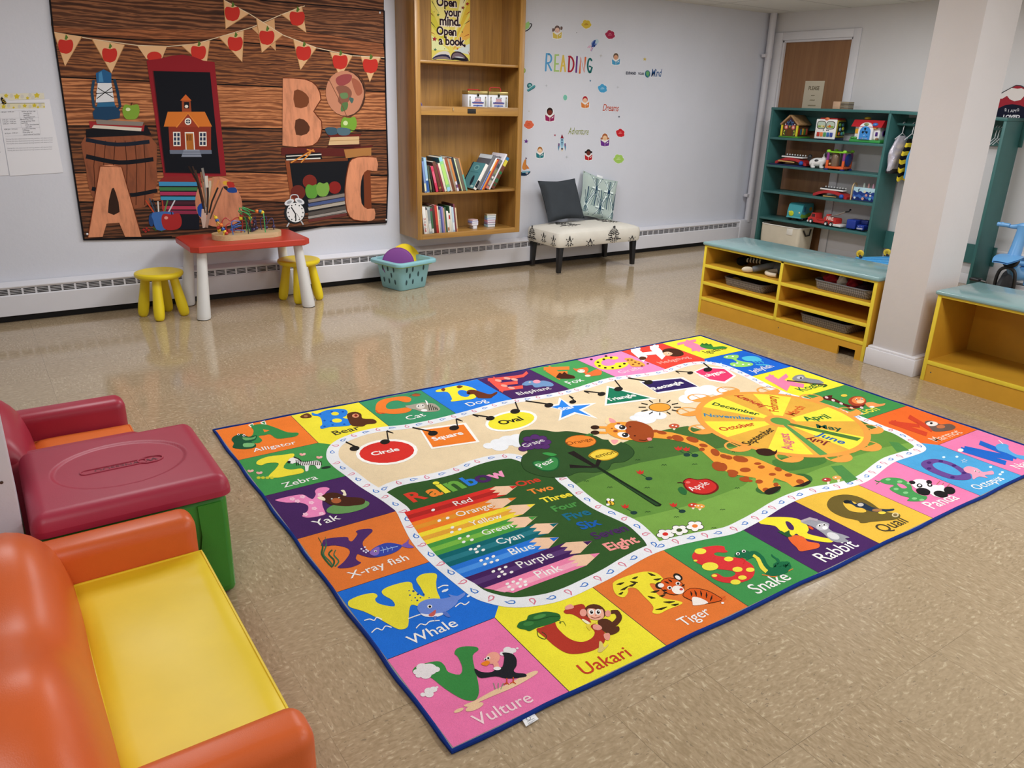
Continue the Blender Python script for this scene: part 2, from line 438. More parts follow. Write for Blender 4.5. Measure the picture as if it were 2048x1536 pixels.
# --- thin dark seams between neighbouring letter panels
R.rug()
for i in range(1, 9):
    R.line([(i*RA, 0), (i*RA, -RB)], .0022, '3a3340', 1); R.line([(i*RA, -5*RB), (i*RA, -6*RB)], .0022, '3a3340', 1)
for j in range(1, 6):
    R.line([(0, -j*RB), (RA, -j*RB)], .0022, '3a3340', 1); R.line([(8*RA, -j*RB), (9*RA, -j*RB)], .0022, '3a3340', 1)
# --- the winding white path (pixel traced, laid on the rug)
def conv(f, pts): return [f(p) for p in pts]
T1 = (conv(K2, [(905, 590), (910, 540), (945, 500), (1010, 465), (1120, 428), (1250, 403), (1400, 388), (1560, 360), (1720, 322), (1860, 285), (2000, 245)])
      + conv(K3, [(400, 492), (540, 470), (690, 447), (850, 412), (1000, 365), (1110, 335), (1300, 310), (1460, 285), (1570, 248), (1660, 228), (1750, 224), (1840, 238), (1920, 265)])
      + conv(K4, [(150, 310), (230, 350), (330, 400), (430, 440), (560, 475), (720, 525), (880, 582), (980, 622), (1080, 665), (1180, 700), (1270, 750), (1325, 785), (1338, 805), (1310, 825),
                  (1220, 855), (1130, 885), (1060, 930), (990, 985), (910, 1030), (780, 1065), (640, 1088), (560, 1108), (450, 1148), (350, 1198), (250, 1260), (150, 1315)])
      + conv(K6, [(913, 285), (780, 310), (650, 338), (560, 365), (480, 397), (390, 445), (300, 500), (200, 550), (100, 597)])
      + conv(K5, [(1432, 562), (1300, 583), (1200, 585), (1100, 565), (1020, 535), (940, 475), (860, 410), (790, 350), (725, 285), (670, 215), (625, 130)])
      + conv(K2, [(1385, 959), (1340, 920), (1270, 870), (1180, 815), (1110, 770), (1040, 715), (970, 665), (925, 625)]))
T2 = (conv(K2, [(1215, 838), (1300, 790), (1400, 760), (1500, 742), (1620, 718), (1740, 685), (1850, 640), (1950, 610)])
      + conv(K3, [(333, 866), (430, 862), (520, 890)]))
T3 = conv(K3, [(740, 985), (780, 1030), (830, 1068), (900, 1130), (990, 1195), (1080, 1240), (1170, 1280), (1250, 1320), (1310, 1370), (1370, 1430), (1400, 1480)])
R.px(lambda p: p)
R.poly(T1, 'e8d3ae', 2)
dkg = '35592c'
iJ = min(range(len(T1)), key=lambda k: math.dist(T1[k], T3[-1])); iK = min(range(len(T1)), key=lambda k: math.dist(T1[k], T2[0]))
R.poly(T2 + conv(K3, [(640, 940)]) + T3 + T1[iJ:iK], dkg, 3)
iA = min(range(len(T1)), key=lambda k: math.dist(T1[k], K4((880, 582))))
R.poly(conv(K3, [(700, 960), (1100, 800), (1280, 730), (1480, 678), (1620, 655), (1750, 690), (1900, 700)]) + conv(K4, [(300, 640), (700, 560)]) + T1[iA:iJ] + T3[::-1], '4a6f35', 3)
iB = min(range(len(T1)), key=lambda k: math.dist(T1[k], K4((1270, 750))))
R.poly(conv(K3, [(800, 1075), (960, 1010), (1100, 958), (1300, 905), (1500, 868), (1700, 828), (1880, 800)]) + conv(K4, [(150, 790), (500, 770), (900, 730), (1100, 680)]) + T1[iB-1:iJ] + T3[2:][::-1], '64913f', 4)
R.poly(conv(K4, [(330, 890), (500, 860), (640, 850), (700, 900), (560, 945), (400, 960)]), '4a7a38', 5, 4)
R.poly(conv(K3, [(1225, 1290), (1400, 1255), (1600, 1205), (1800, 1140), (2000, 1065)]) + conv(K4, [(200, 1010), (420, 1040), (640, 950), (900, 860), (1100, 800), (1260, 770)]) + T1[iB+1:iJ] + T3[7:][::-1], '79a54a', 5)
for t, cl in ((T1, True), (T2, False), (T3, False)): R.rline(t, .050, 'e9ecf0', 6, 3, cl)
# leaf marks along the path
def drops(t, closed, off=0):
    q = [on_z(*p, RZ) for p in smooth_loop(t, 6, closed)]; acc = .02; k = off
    for a, b2 in zip(q, q[1:]):
        d = (b2-a); L = d.length; acc += L
        if acc > .062:
            acc -= .062; k += 1; d.normalize(); n = Vector((-d.y, d.x, 0)); c = (a+b2)/2; c.z = RZ + .00012*7
            col = fabric_print('3d78c8' if k % 2 else 'd8788f')
            loop = [(0, .020), (.010, .004), (.008, -.010), (0, -.014), (-.008, -.010), (-.008, 0), (-.002, .010)]
            if k % 2 == 0: d, n = n, -d
            o_, i_ = [c + d*y*1.05 + n*x*1.1 for x, y in loop], [c + d*(y*1.05-.0005)*.66 + n*x*1.1*.56 for x, y in loop]
            m = len(loop); R.add(o_+i_, [(z, (z+1) % m, m+(z+1) % m, m+z) for z in range(m)], col)
drops(T1, True); drops(T2, False); drops(T3, False, 1)
# --- crayons and number words
R.rug()
pens = [('d8322c', '.', 'Red'), ('ef7f2b', ':', 'Orange'), ('f2dc3a', '', 'Yellow'), ('4a9a44', '', 'Green'), ('14656e', '', 'Cyan'), ('2a74d6', '', 'Blue'), ('46245c', '', 'Purple'), ('ee86ac', '', 'Pink')]
shade = ['b02a26', 'e2942f', 'e6a93c', '79b848', '2a7a86', '4a92e6', '5a3a72', 'f6a9c2']
lx = [.386, .374, .362, .354, .350, .354, .364, .386, .45]; sh = [.775, .706, .745, .700, .745, .690, .762, .735]; tip = [.853, .795, .827, .781, .818, .762, .846, .818]
for k, (c, _, nm) in enumerate(pens):
    y1, y0 = -1.08-.0775*k, -1.08-.0775*(k+1); x0, x1, xs, xt = lx[k], lx[k+1], sh[k], tip[k]; ym = (y0+y1)/2
    if k == 7: y0 = -1.69; ym = (y0+y1)/2
    R.poly([(x0, y1), (xs, y1), (xs, y0), (x1, y0)], c, 7)
    R.poly([(x0+(x1-x0)*.33, y1-.026), (xs-.01, y1-.026), (xs-.01, y1-.052), (x0+(x1-x0)*.67, y1-.052)], shade[k], 8)
    R.poly([(xs, y1), (xt, ym), (xs, y0), (xs-.035, y0+.013), (xs-.012, y0+.026), (xs-.038, ym), (xs-.012, y1-.026), (xs-.035, y1-.013)], 'efc7a6', 9)
    R.poly([(xt-.032, ym+.0125), (xt, ym), (xt-.032, ym-.0125)], c, 10)
tx = [(.545, .62, -1.155), (.555, .675, -1.235), (.585, .70, -1.317), (.61, .705, -1.395), (.64, .715, -1.470), (.62, .69, -1.548), (.62, .745, -1.625), (.69, .765, -1.690)]
tpx = [((1742, 925), (1868, 888)), ((1765, 1003), (2010, 940)), ((1855, 1063), (2065, 1010))]
R.px(K3)
for s_, a, b2 in (('Red', (42, 1200), (160, 1168)), ('Orange', (58, 1275), (300, 1208)), ('Yellow', (150, 1337), (365, 1280)), ('Green', (235, 1402), (435, 1345)), ('Cyan', (335, 1465), (510, 1415)), ('Blue', (425, 1535), (585, 1490))):
    R.text(s_, a, b2, WH, 11, .004)
R.px(K5).text('Purple', (1265, 390), (1460, 325), WH, 11, .004).mats; R.text('Pink', (1370, 447), (1510, 400), WH, 11, .004)
dots = [[(763, 57)], [(798, 118), (846, 103)], [(873, 157), (870, 184), (915, 168)], [(915, 220), (963, 207), (938, 240), (985, 228)], [(978, 282), (1023, 265), (1005, 281), (1014, 298), (1050, 286)],
        [(1038, 346), (1073, 335), (1108, 323), (1060, 367), (1097, 356), (1130, 345)], [(1108, 409), (1143, 396), (1178, 384), (1158, 411), (1140, 438), (1173, 425), (1212, 413)],
        [(1188, 480), (1222, 468), (1263, 455), (1198, 497), (1247, 478), (1290, 468), (1218, 513), (1262, 496), (1293, 486)]]
for row in dots:
    for x, y in row: R.ell(x, y, 11, 7, WH, 11, -18)
R.px(K3)
for s_, a, b2, c in (('One', (470, 1070), (625, 1030), 'c8402c'), ('Two', (555, 1122), (715, 1085), 'ef8a3a'), ('Three', (640, 1180), (840, 1130), 'f0df3e'), ('Four', (720, 1240), (885, 1195), '4e9448'),
                     ('Five', (808, 1300), (970, 1255), '216a86'), ('Six', (902, 1362), (1040, 1325), '1f5fae'), ('Seven', (995, 1430), (1225, 1365), '4a2f5c'), ('Eight', (1090, 1507), (1300, 1445), 'f09a94')):
    R.text(s_, a, b2, c, 8, .03)
R.px(K2)
for ch, a, b2, c in (('R', (1455, 903), (1560, 870), 'd8402e'), ('a', (1580, 868), (1665, 843), 'f08a34'), ('i', (1668, 840), (1710, 828), 'e8df40'), ('n', (1722, 828), (1820, 797), '6aa844'), ('b', (1835, 792), (1910, 770), '2e7ad8')): R.text(ch, a, b2, c, 8, .035)
R.px(K3); R.text('o', (200, 1048), (300, 1020), '4a2a60', 8, .035); R.text('w', (290, 1022), (398, 988), 'f09ac0', 8, .035)
# --- shapes hung on notes
R.px(K2)
R.ell(1275, 560, 212, 88, 'faf8f2', 7, -4); R.ell(1275, 560, 188, 74, 'd9352f', 8, -4); R.text('Circle', (1178, 585), (1365, 548), WH, 9, .03)
R.poly([(1495, 400), (1815, 360), (1910, 492), (1580, 540)], 'faf8f2', 7); R.poly([(1515, 410), (1800, 372), (1885, 485), (1590, 527)], 'ee7f2e', 8); R.text('Square', (1600, 483), (1803, 437), WH, 9, .03)
R.px(K3)
R.ell(418, 620, 180, 68, 'faf8f2', 7, -9); R.ell(418, 620, 160, 56, 'efe43c', 8, -9); R.text('Oval', (352, 648), (505, 612), '23201c', 9, .03)
def star(cx, cy, r1, r2, n, sy, rot=0): return [(cx+(r1 if i % 2 == 0 else r2)*sin(pi*i/n+rot), cy-(r1 if i % 2 == 0 else r2)*cos(pi*i/n+rot)*sy) for i in range(2*n)]
R.poly([(745, 460), (825, 510), (1000, 497), (905, 545), (1010, 605), (860, 572), (740, 620), (755, 545), (640, 520), (735, 505)], 'faf8f2', 7)
R.poly([(760, 475), (815, 520), (960, 508), (880, 545), (965, 590), (850, 560), (758, 600), (768, 545), (690, 525), (745, 512)], '2f86e6', 8); R.text('Star', (762, 550), (862, 527), WH, 9, .03)
R.poly([(1070, 380), (1415, 470), (1055, 517)], 'faf8f2', 7); R.poly([(1085, 392), (1370, 465), (1070, 505)], '1f7a5a', 8); R.text('Triangle', (1085, 487), (1275, 450), WH, 9, .03)
R.poly([(1290, 352), (1590, 322), (1705, 390), (1420, 435)], 'faf8f2', 7); R.poly([(1308, 357), (1575, 330), (1690, 385), (1412, 425)], '33245e', 8); R.text('Rectangle', (1400, 410), (1600, 362), WH, 9, .03)
R.poly([(1660, 285), (1740, 250), (1880, 258), (1955, 312), (1880, 365), (1770, 345)], 'faf8f2', 7); R.poly([(1675, 285), (1742, 258), (1872, 266), (1935, 312), (1872, 352), (1775, 337)], 'e23f6e', 8); R.text('Polygon', (1730, 325), (1882, 290), WH, 9, .03)
def note(x, y, dx, dy, s=1., flag=1):
    R.ell(x, y, 34*s, 17*s, '26221f', 10, -6); R.line([(x+24*s, y-4), (x+dx, y+dy)], 9*s, '26221f', 10)
    if flag: R.line([(x+dx, y+dy), (x+dx+28*s*flag, y+dy+10), (x+dx+45*s*flag, y+dy+16)], [10*s, 8*s, 4], '26221f', 10)
R.px(K2)
for a in ((1263, 490, 12, -75), (1055, 535, -60, -45, 1, 0), (1590, 432, -140, -40, 1, 0), (1735, 395, 14, -62)): note(*a)
R.px(K3)
for a in ((445, 555, 0, -65, 1, 0), (275, 602, -120, -25, .9, 1), (675, 513, -160, -30, .9, 0), (838, 490, -25, -42, .7, 1), (1035, 436, -120, -20, .8, 1), (1150, 403, -25, -62, .9, 0), (1355, 357, -140, -30, .9, 0), (1480, 340, -30, -38, .0, 1),
          (1640, 292, -100, -12, .6, 1), (1760, 270, -30, -45, .9, 0)):
    if a[4] if len(a) > 4 else 1: note(*a)
# --- clouds, sun
def cloud(pts, c='eef1f5', L=8):
    for x, y, r in pts: R.ell(x, y, r, r*.5, c, L)
cloud([(265, 790, 40), (330, 770, 55), (400, 755, 70), (460, 740, 60), (470, 775, 50), (340, 795, 60)]); cloud([(1260, 600, 35), (1310, 585, 55), (1370, 580, 60), (1430, 585, 50), (1340, 605, 70)])
cloud([(1620, 470, 60), (1680, 430, 80), (1760, 410, 70), (1840, 420, 60)])
R.ell(1432, 527, 76, 30, '2b2620', 9); R.ell(1432, 527, 71, 27, 'f0a23c', 10)
for a in range(0, 360, 30):
    c_, s_ = cos(radians(a)), sin(radians(a)); R.line([(1432+95*c_, 527+36*s_), (1432+145*c_, 527+55*s_)], 7, '2b2620', 9)
# --- fruit tree
tree = [(490, 690), (560, 680), (640, 683), (720, 695), (800, 690), (880, 700), (990, 722), (1040, 745), (1100, 752), (1200, 775), (1255, 820), (1250, 860), (1190, 900), (1110, 910), (1080, 950), (1000, 972), (880, 972), (800, 1000), (700, 1008), (590, 990), (510, 955),
        (485, 905), (495, 860), (530, 830), (480, 790), (470, 740)]
R.poly(tree, '25401f', 8, 4); cx, cy = 800, 850
R.poly([(x+(cx-x)*.012, y+(cy-y)*.016) for x, y in tree], '33522b', 9, 4)
R.poly([(975, 925), (995, 920), (1445, 1190), (1435, 1203), (1405, 1203)], '1d2a1a', 11); R.poly([(990, 935), (1425, 1190), (1420, 1198), (1408, 1198)], '2c4a2a', 12)
R.poly([(800, 838), (845, 825), (1000, 925), (985, 938)], '241f1c', 11); R.poly([(815, 918), (985, 932), (1005, 940), (820, 942)], '241f1c', 11); R.poly([(990, 925), (1005, 880), (1035, 890), (1010, 938)], '241f1c', 11)
for i, (x, y) in enumerate([(530, 745), (580, 730), (630, 740), (660, 765), (500, 810), (545, 800), (600, 795), (650, 795), (570, 770), (520, 780), (620, 765)]): R.ell(x, y, 34, 19, '3a1f4a', 10); R.ell(x, y, 31, 16, '56306c', 11)
R.text('Grape', (515, 802), (650, 757), WH, 13)
R.ell(892, 760, 108, 44, '8a4a1c', 10); R.ell(892, 760, 103, 41, 'ef8a34', 11); R.text('Orange', (808, 785), (982, 752), '7a3a14', 13); R.poly([(915, 722), (950, 705), (985, 712), (955, 725)], '3f7a3a', 12)
R.poly([(945, 862), (975, 830), (1030, 812), (1100, 818), (1150, 840), (1130, 868), (1070, 890), (1000, 885)], 'c99a24', 10, 4); R.poly([(958, 860), (985, 832), (1035, 817), (1098, 823), (1140, 841), (1122, 866), (1066, 884), (1004, 880)], 'efcf46', 11, 4); R.text('Lemon', (980, 880), (1140, 838), '4a3a14', 13)
R.poly([(560, 910), (590, 890), (640, 890), (690, 862), (735, 870), (748, 905), (735, 945), (680, 965), (610, 955)], '1f5a30', 10, 4); R.poly([(570, 910), (595, 896), (642, 897), (692, 870), (728, 877), (738, 905), (726, 940), (678, 957), (613, 948)], '3c8a4a', 11, 4)
R.text('Pear', (625, 940), (720, 892), WH, 13); R.poly([(630, 842), (670, 835), (730, 850), (690, 860)], '3f9a4a', 12, 3)
R.poly([(1590, 1035), (1630, 1010), (1690, 1020), (1760, 1015), (1825, 1050), (1830, 1090), (1770, 1122), (1680, 1120), (1610, 1085)], '7a1a1a', 10, 4); R.poly([(1600, 1035), (1635, 1016), (1690, 1026), (1755, 1021), (1812, 1052), (1815, 1085), (1762, 1114), (1685, 1112), (1620, 1080)], 'c9302c', 11, 4)
R.text('Apple', (1655, 1100), (1775, 1050), WH, 13); R.poly([(1555, 1085), (1580, 1070), (1615, 1095), (1610, 1125), (1575, 1115)], '2e6a3a', 11, 3); R.line([(1605, 1050), (1575, 1040), (1552, 1042)], 7, '4a3020', 12); R.ell(1625, 1040, 16, 8, 'e8766a', 12)
# --- giraffe
gir = 'f2a23f'
R.px(K3)
neck = [(1330, 690), (1420, 685), (1520, 700), (1640, 730), (1740, 765), (1850, 835), (1960, 860), (2060, 870)]
hind = conv(K4, [(60, 850), (190, 865), (280, 900), (370, 940), (450, 975), (545, 1000), (590, 1035), (560, 1060), (470, 1070), (430, 1040), (345, 1010), (330, 1040), (385, 1060), (380, 1085), (320, 1115), (265, 1105), (235, 1080), (215, 1010), (100, 990), (0, 960)])
h3 = [((x-900)*3.4133, (y-660)*3.4133) for x, y in hind]
body = neck + h3 + [(1850, 950), (1800, 900), (1690, 800), (1600, 765), (1500, 745), (1380, 735)]
R.px(K4); R.ell(300, 1090, 85, 32, '3c6a36', 7); R.ell(520, 1020, 85, 40, '3c6a36', 7); R.px(K3)
R.poly(body, gir, 9)
R.px(K4); R.poly([(275, 1105), (310, 1080), (380, 1065), (385, 1085), (330, 1120), (290, 1122)], '2a221e', 11, 2); R.poly([(470, 1068), (530, 1050), (585, 1025), (590, 1045), (540, 1068)], '2a221e', 11, 2)
for x, y, a, b2, r_ in ((100, 880, 40, 20, 15), (-40, 930, 45, 30, 20), (30, 870, 28, 14, 10), (60, 985, 32, 20, 0), (145, 955, 38, 16, 0), (230, 912, 25, 9, 0), (255, 935, 24, 12, 0), (150, 1010, 22, 12, 0), (240, 1035, 26, 14, 0), (330, 985, 24, 10, 0), (370, 950, 26, 14, 15), (440, 990, 26, 12, 0), (520, 1035, 28, 16, 10), (355, 1055, 18, 14, 0), (285, 1090, 22, 14, 0), (180, 1030, 16, 8, 0)): R.ell(x, y, a, b2, 'a84e24', 10, r_)
R.px(K3)
for x, y, a, b2, r_ in ((1445, 700, 35, 12, 10), (1555, 738, 42, 20, 15), (1655, 748, 44, 18, 15), (1500, 735, 22, 10, 0), (1730, 788, 30, 12, 10), (1810, 835, 34, 22, 30), (1720, 815, 20, 12, 0), (1870, 862, 28, 14, 15), (1860, 935, 34, 28, 20), (1985, 882, 52, 20, 10), (1930, 970, 40, 16, 10), (2010, 1020, 36, 16, 10), (1400, 690, 24, 10, 0)): R.ell(x, y, a, b2, 'a84e24', 10, r_)
R.poly([(1070, 655), (1110, 632), (1200, 628), (1290, 650), (1320, 700), (1280, 745), (1190, 748), (1110, 725), (1065, 690)], gir, 11, 4)
R.poly([(1215, 625), (1290, 625), (1370, 660), (1392, 710), (1370, 755), (1300, 765), (1240, 745), (1205, 705), (1195, 660)], 'a04a22', 12, 4)
R.poly([(1060, 635), (1065, 605), (1095, 590), (1130, 615), (1145, 632), (1090, 645)], 'f6d8a8', 10, 3); R.poly([(1085, 600), (1118, 610), (1135, 630), (1095, 632)], 'eea0a0', 11, 3)
R.poly([(1080, 745), (1115, 740), (1160, 748), (1170, 760), (1130, 785), (1105, 780)], 'f6d8a8', 10, 3); R.poly([(1100, 750), (1150, 752), (1130, 778), (1112, 775)], 'eea0a0', 11, 3)
for y in (664, 700): R.ell(990, y, 30, 14, '3a2418', 11); R.line([(1015, y), (1075, y+2)], 16, gir, 10)
for x, y in ((1168, 664), (1188, 716)): R.ell(x-4, y, 42, 18, WH, 13, 10); R.ell(x+8, y, 22, 15, '2e2a2a', 14); R.ell(x+2, y-4, 6, 4, WH, 15)
for x, y in ((1230, 660), (1262, 722)): R.ell(x, y, 8, 5, '5a2412', 13)
R.line([(1290, 750), (1330, 755), (1360, 740)], 6, '5a2412', 13); R.poly([(1345, 738), (1372, 735), (1378, 752), (1355, 755)], 'ee8a8a', 13, 3)
for x, y, r_ in ((1130, 690, 16), (1105, 672, 8), (1150, 640, 12)): R.ell(x, y, r_, r_*.5, 'a84e24', 12)
# --- ferris wheel of months (a circle of the rug itself)
R.rug(); wc = (2.298, -1.216); wr_ = .372
pol = lambda a, r: (wc[0]+r*cos(radians(a)), wc[1]+r*sin(radians(a)))
R.px(K4); R.poly([(1125, 762), (1190, 768), (1265, 822), (1180, 832)], '4f8a48', 8); R.poly([(730, 930), (805, 922), (915, 1018), (835, 1045)], '4f8a48', 8); R.rug()
for k in range(12):
    a = 30*k+15; g = pol(a, wr_+.045)
    f = lambda x, y: (g[0]+x, g[1]+y)
    R.line([f(.062*cos(t*pi/10), .012+.055*sin(t*pi/10)) for t in range(11)], .010, 'f0a550', 9); R.line([f(0, .01), f(0, .066)], .008, 'f0a550', 9)
    R.poly([f(.066*cos(-t*pi/10), .012+.05*sin(-t*pi/10)) for t in range(11)], 'f0a04a', 9)
    R.poly([(wc[0], wc[1])] + [pol(30*k+t*5, wr_) for t in range(7)], 'f1e548' if k % 2 else 'e3ad45', 10)
ring = lambda r0, r1, c, L: [R.poly([pol(a, r0), pol(a, r1), pol(a+6, r1), pol(a+6, r0)], c, L) for a in range(0, 360, 6)]
ring(wr_-.004, wr_+.026, 'ef9f48', 11)
R.poly([pol(a, .075) for a in range(0, 360, 12)], 'ef9f48', 12); R.poly([pol(a, .046) for a in range(0, 360, 12)], '5f9a4a', 13)
R.px(K4); R.poly([(405, 640), (430, 630), (935, 738), (910, 757)], '4f7a38', 12); R.poly([(405, 650), (428, 646), (708, 848), (655, 856)], '5c9850', 12)
R.px(K4)
for s_, a, b2, c in (('January', (292, 522), (92, 440), 'b8322a'), ('February', (374, 560), (352, 450), 'd0642c'), ('March', (478, 588), (556, 528), 'd8642e'), ('April', (565, 622), (735, 600), '2e6b34'), ('May', (635, 668), (810, 688), '24523a'),
                     ('June', (622, 716), (812, 780), '2a62a8'), ('July', (722, 770), (570, 728), '7a2a2a'), ('August', (470, 822), (440, 708), 'dd6a7a'), ('September', (172, 790), (352, 680), '3d3420'), ('October', (-10, 690), (222, 648), 'c8402c'),
                     ('November', (-135, 588), (215, 614), '3f86a8'), ('December', (-85, 508), (232, 584), '2c4c2c')): R.text(s_, a, b2, c, 14, .022)
R.poly([(218, 820), (260, 808), (310, 812), (345, 830), (362, 815), (355, 845), (300, 858), (240, 848)], '3a221a', 15, 3)
# --- flowers and mushrooms on the grass
R.px(K3)
for x, y, c in ((1470, 1393, 'd8342c'), (1565, 1366, '4a5a2c'), (1672, 1338, 'e8833a')):
    for a in range(5): R.ell(x+38*cos(a*1.2566+.3), y+22*sin(a*1.2566+.3), 27, 17, '2a3a20', 8)
    for a in range(5): R.ell(x+36*cos(a*1.2566+.3), y+21*sin(a*1.2566+.3), 24, 14, WH, 9)
    R.ell(x, y, 20, 12, c, 10)
for x, y in ((1298, 970), (1195, 1203), (1525, 1193), (1558, 808), (1612, 812)):
    R.poly([(x-30, y-12), (x-14, y-2), (x, y-16), (x+10, y-2), (x+25, y-14), (x+22, y+10), (x, y+16), (x-18, y+8)], 'c8362e', 8); R.line([(x+8, y+14), (x+55, y+42)], 5, '2f5a34', 8); R.ell(x+60, y+44, 24, 12, '233f3a', 8)
for x, y, c in ((1660, 1196, 'c8442e'), (1705, 1203, 'e2a04a'), (1530, 655, 'c8583a')): R.ell(x, y+14, 10, 14, 'efe2c8', 8); R.ell(x, y, 36, 16, c, 9); R.ell(x-10, y-3, 7, 4, WH, 10); R.ell(x+14, y+2, 6, 4, WH, 10)
R.px(K4)
for x, y, c in ((700, 1022, 'b0403a'), (770, 1008, 'e2a85a')): R.ell(x+12, y+18, 9, 14, 'efe2c8', 8); R.ell(x, y, 32, 14, c, 9); R.ell(x-8, y-2, 7, 4, WH, 10)
R.px(K3)
R.ell(1095, 1178, 30, 18, '2a241c', 9, 20); R.ell(1098, 1180, 24, 12, 'efc23a', 10, 20); R.line([(1090, 1168), (1102, 1192)], 6, '2a241c', 11); R.ell(1080, 1158, 12, 9, WH, 10); R.ell(1108, 1160, 12, 9, WH, 10); R.ell(1078, 1192, 12, 8, WH, 10)
random.seed(3)
for x, y in ((1090, 1072), (930, 1030), (1345, 1075), (1460, 920), (1670, 915), (1940, 830), (1960, 1078), (1545, 1275), (1860, 1225), (1800, 1350), (1370, 800), (1280, 885), (1960, 990), (1350, 1240)): R.line([(x-16, y+4), (x-6, y-3), (x+2, y+4), (x+10, y-3), (x+18, y+3)], 4, '2d4a26', 8)
# --- the letter panels: a word, a big letter and its animal (pixel traced, laid on the rug)
def word(s_, a, b2, c=WH): R.text(s_, a, b2, c, 6, .006)
def eye(x, y, r=9): R.ell(x, y, r, r*.75, WH, 12); R.ell(x+1, y+1, r*.55, r*.5, '201c1c', 13)
R.px(K2)
# A
word('Alligator', (368, 560), (660, 503))
R.poly([(350, 385), (395, 370), (450, 372), (520, 395), (600, 425), (670, 428), (660, 450), (600, 462), (525, 468), (480, 440), (440, 445), (400, 452), (425, 478), (400, 498), (340, 495), (330, 470), (360, 440), (365, 410)], '3a8a4a', 6, 3)
R.poly([(430, 405), (475, 412), (440, 425)], 'f07f33', 7)
for x, y in ((350, 380), (432, 362)): R.poly([(x-22, y-4), (x+10, y-18), (x+22, y+10), (x-4, y+12)], 'f4f0e4', 5); R.poly([(x-12, y-2), (x+8, y-12), (x+14, y+8)], '3a8a4a', 6)
R.poly([(215, 475), (235, 450), (290, 435), (330, 455), (385, 445), (380, 475), (350, 490), (380, 505), (375, 528), (300, 540), (225, 530), (232, 500)], '23563a', 8, 3)
R.poly([(290, 460), (350, 462), (380, 452), (370, 470), (310, 480)], '6aa868', 9, 3); R.poly([(300, 500), (370, 500), (360, 522), (300, 525)], '7ab878', 9, 3); eye(300, 447, 10); eye(262, 440, 8)
# B
word('Bear', (925, 445), (1100, 402), '4a4630')
R.poly([(765, 290), (800, 300), (860, 275), (960, 265), (1005, 278), (1000, 310), (975, 325), (1020, 340), (1030, 375), (960, 385), (880, 390), (830, 402), (820, 385), (835, 370), (820, 320), (770, 310)], '2f84e2', 6, 3)
R.ell(922, 298, 26, 12, 'f2e540', 7); R.ell(935, 345, 34, 14, 'f2e540', 7)
for x, y in ((820, 300), (900, 285), (975, 285), (850, 345), (895, 350), (985, 370), (850, 385), (905, 375)): R.ell(x, y, 9, 5, '1d55b8', 7)
R.poly([(1005, 300), (1060, 285), (1100, 300), (1110, 330), (1180, 335), (1205, 350), (1195, 365), (1140, 370), (1110, 385), (1040, 380), (1015, 350)], '5a3420', 8, 3); R.ell(1062, 312, 24, 14, 'd8906a', 9); R.ell(1064, 310, 11, 8, '8a2a20', 10)
R.poly([(685, 315), (730, 295), (760, 310), (755, 325), (700, 328)], '6a4024', 8, 3); R.ell(722, 315, 14, 8, 'a87848', 9)
# C
word('Cat', (1425, 342), (1545, 312))
R.poly([(1200, 285), (1205, 230), (1250, 200), (1330, 185), (1400, 180), (1440, 192), (1435, 215), (1400, 220), (1350, 208), (1300, 215), (1270, 240), (1280, 265), (1340, 265), (1420, 255), (1445, 270), (1410, 290), (1330, 300), (1250, 295), (1235, 300)], 'ee7f34', 6, 3)
R.line([(1200, 275), (1215, 292), (1260, 296)], 6, 'c8502a', 7)
R.poly([(1400, 245), (1430, 240), (1470, 232), (1520, 222), (1550, 225), (1600, 230), (1640, 265), (1620, 280), (1580, 285), (1520, 285), (1470, 270), (1430, 262)], 'a8a090', 8, 3)
for x in (1565, 1580, 1595, 1610, 1622): R.line([(x-8, 228+(x-1565)*.5), (x+2, 275)], 6, '3a342e', 9)
R.ell(1505, 248, 30, 18, 'd8d0c4', 9); eye(1490, 245, 9); eye(1520, 240, 9); R.poly([(1540, 215), (1535, 205), (1550, 212), (1560, 235), (1550, 238)], WH, 9); R.ell(1530, 275, 22, 8, WH, 9); R.ell(1475, 172, 28, 8, 'b85a34', 6); R.line([(1430, 175), (1470, 160), (1510, 165)], 3, '8a4a2a', 7)
# D
word('Dog', (1842, 248), (1970, 215))
R.poly([(1610, 140), (1640, 130), (1720, 112), (1800, 105), (1880, 130), (1895, 165), (1870, 195), (1800, 205), (1720, 215), (1715, 205), (1720, 195), (1690, 150), (1620, 150)], 'f2e63e', 6, 3); R.ell(1800, 160, 42, 22, '2c7ce0', 7, 15)
R.poly([(1820, 160), (1830, 138), (1870, 135), (1920, 150), (1980, 165), (2025, 148), (2028, 160), (2000, 180), (1980, 192), (1900, 190), (1870, 165), (1840, 168)], '6b3520', 8, 3); R.ell(1835, 158, 10, 6, '201814', 9)
R.poly([(1645, 135), (1660, 122), (1675, 130), (1665, 145)], '7a4424', 8, 3); R.poly([(1750, 115), (1770, 105), (1795, 112), (1770, 125)], '7a4424', 8, 3)
R.px(K3)
# E
word('Elephant', (472, 445), (695, 402))
R.line([(285, 335), (372, 410)], 46, 'e85a4e', 6); R.line([(258, 340), (440, 322), (500, 312), (528, 288)], 20, 'e85a4e', 6); R.line([(320, 372), (462, 358)], 20, 'e85a4e', 6); R.line([(335, 408), (498, 388)], 22, 'e85a4e', 6)
for x, y in ((330, 345), (390, 330), (370, 380), (440, 338), (420, 395)): R.ell(x, y, 24, 8, 'f8a898', 7, 10)
R.poly([(490, 372), (520, 350), (560, 345), (590, 350), (640, 345), (690, 358), (708, 375), (690, 385), (640, 385), (600, 392), (575, 390), (560, 375), (520, 380)], '7094c0', 8, 3); R.ell(592, 352, 26, 12, 'ee9aae', 9); eye(545, 358, 7)
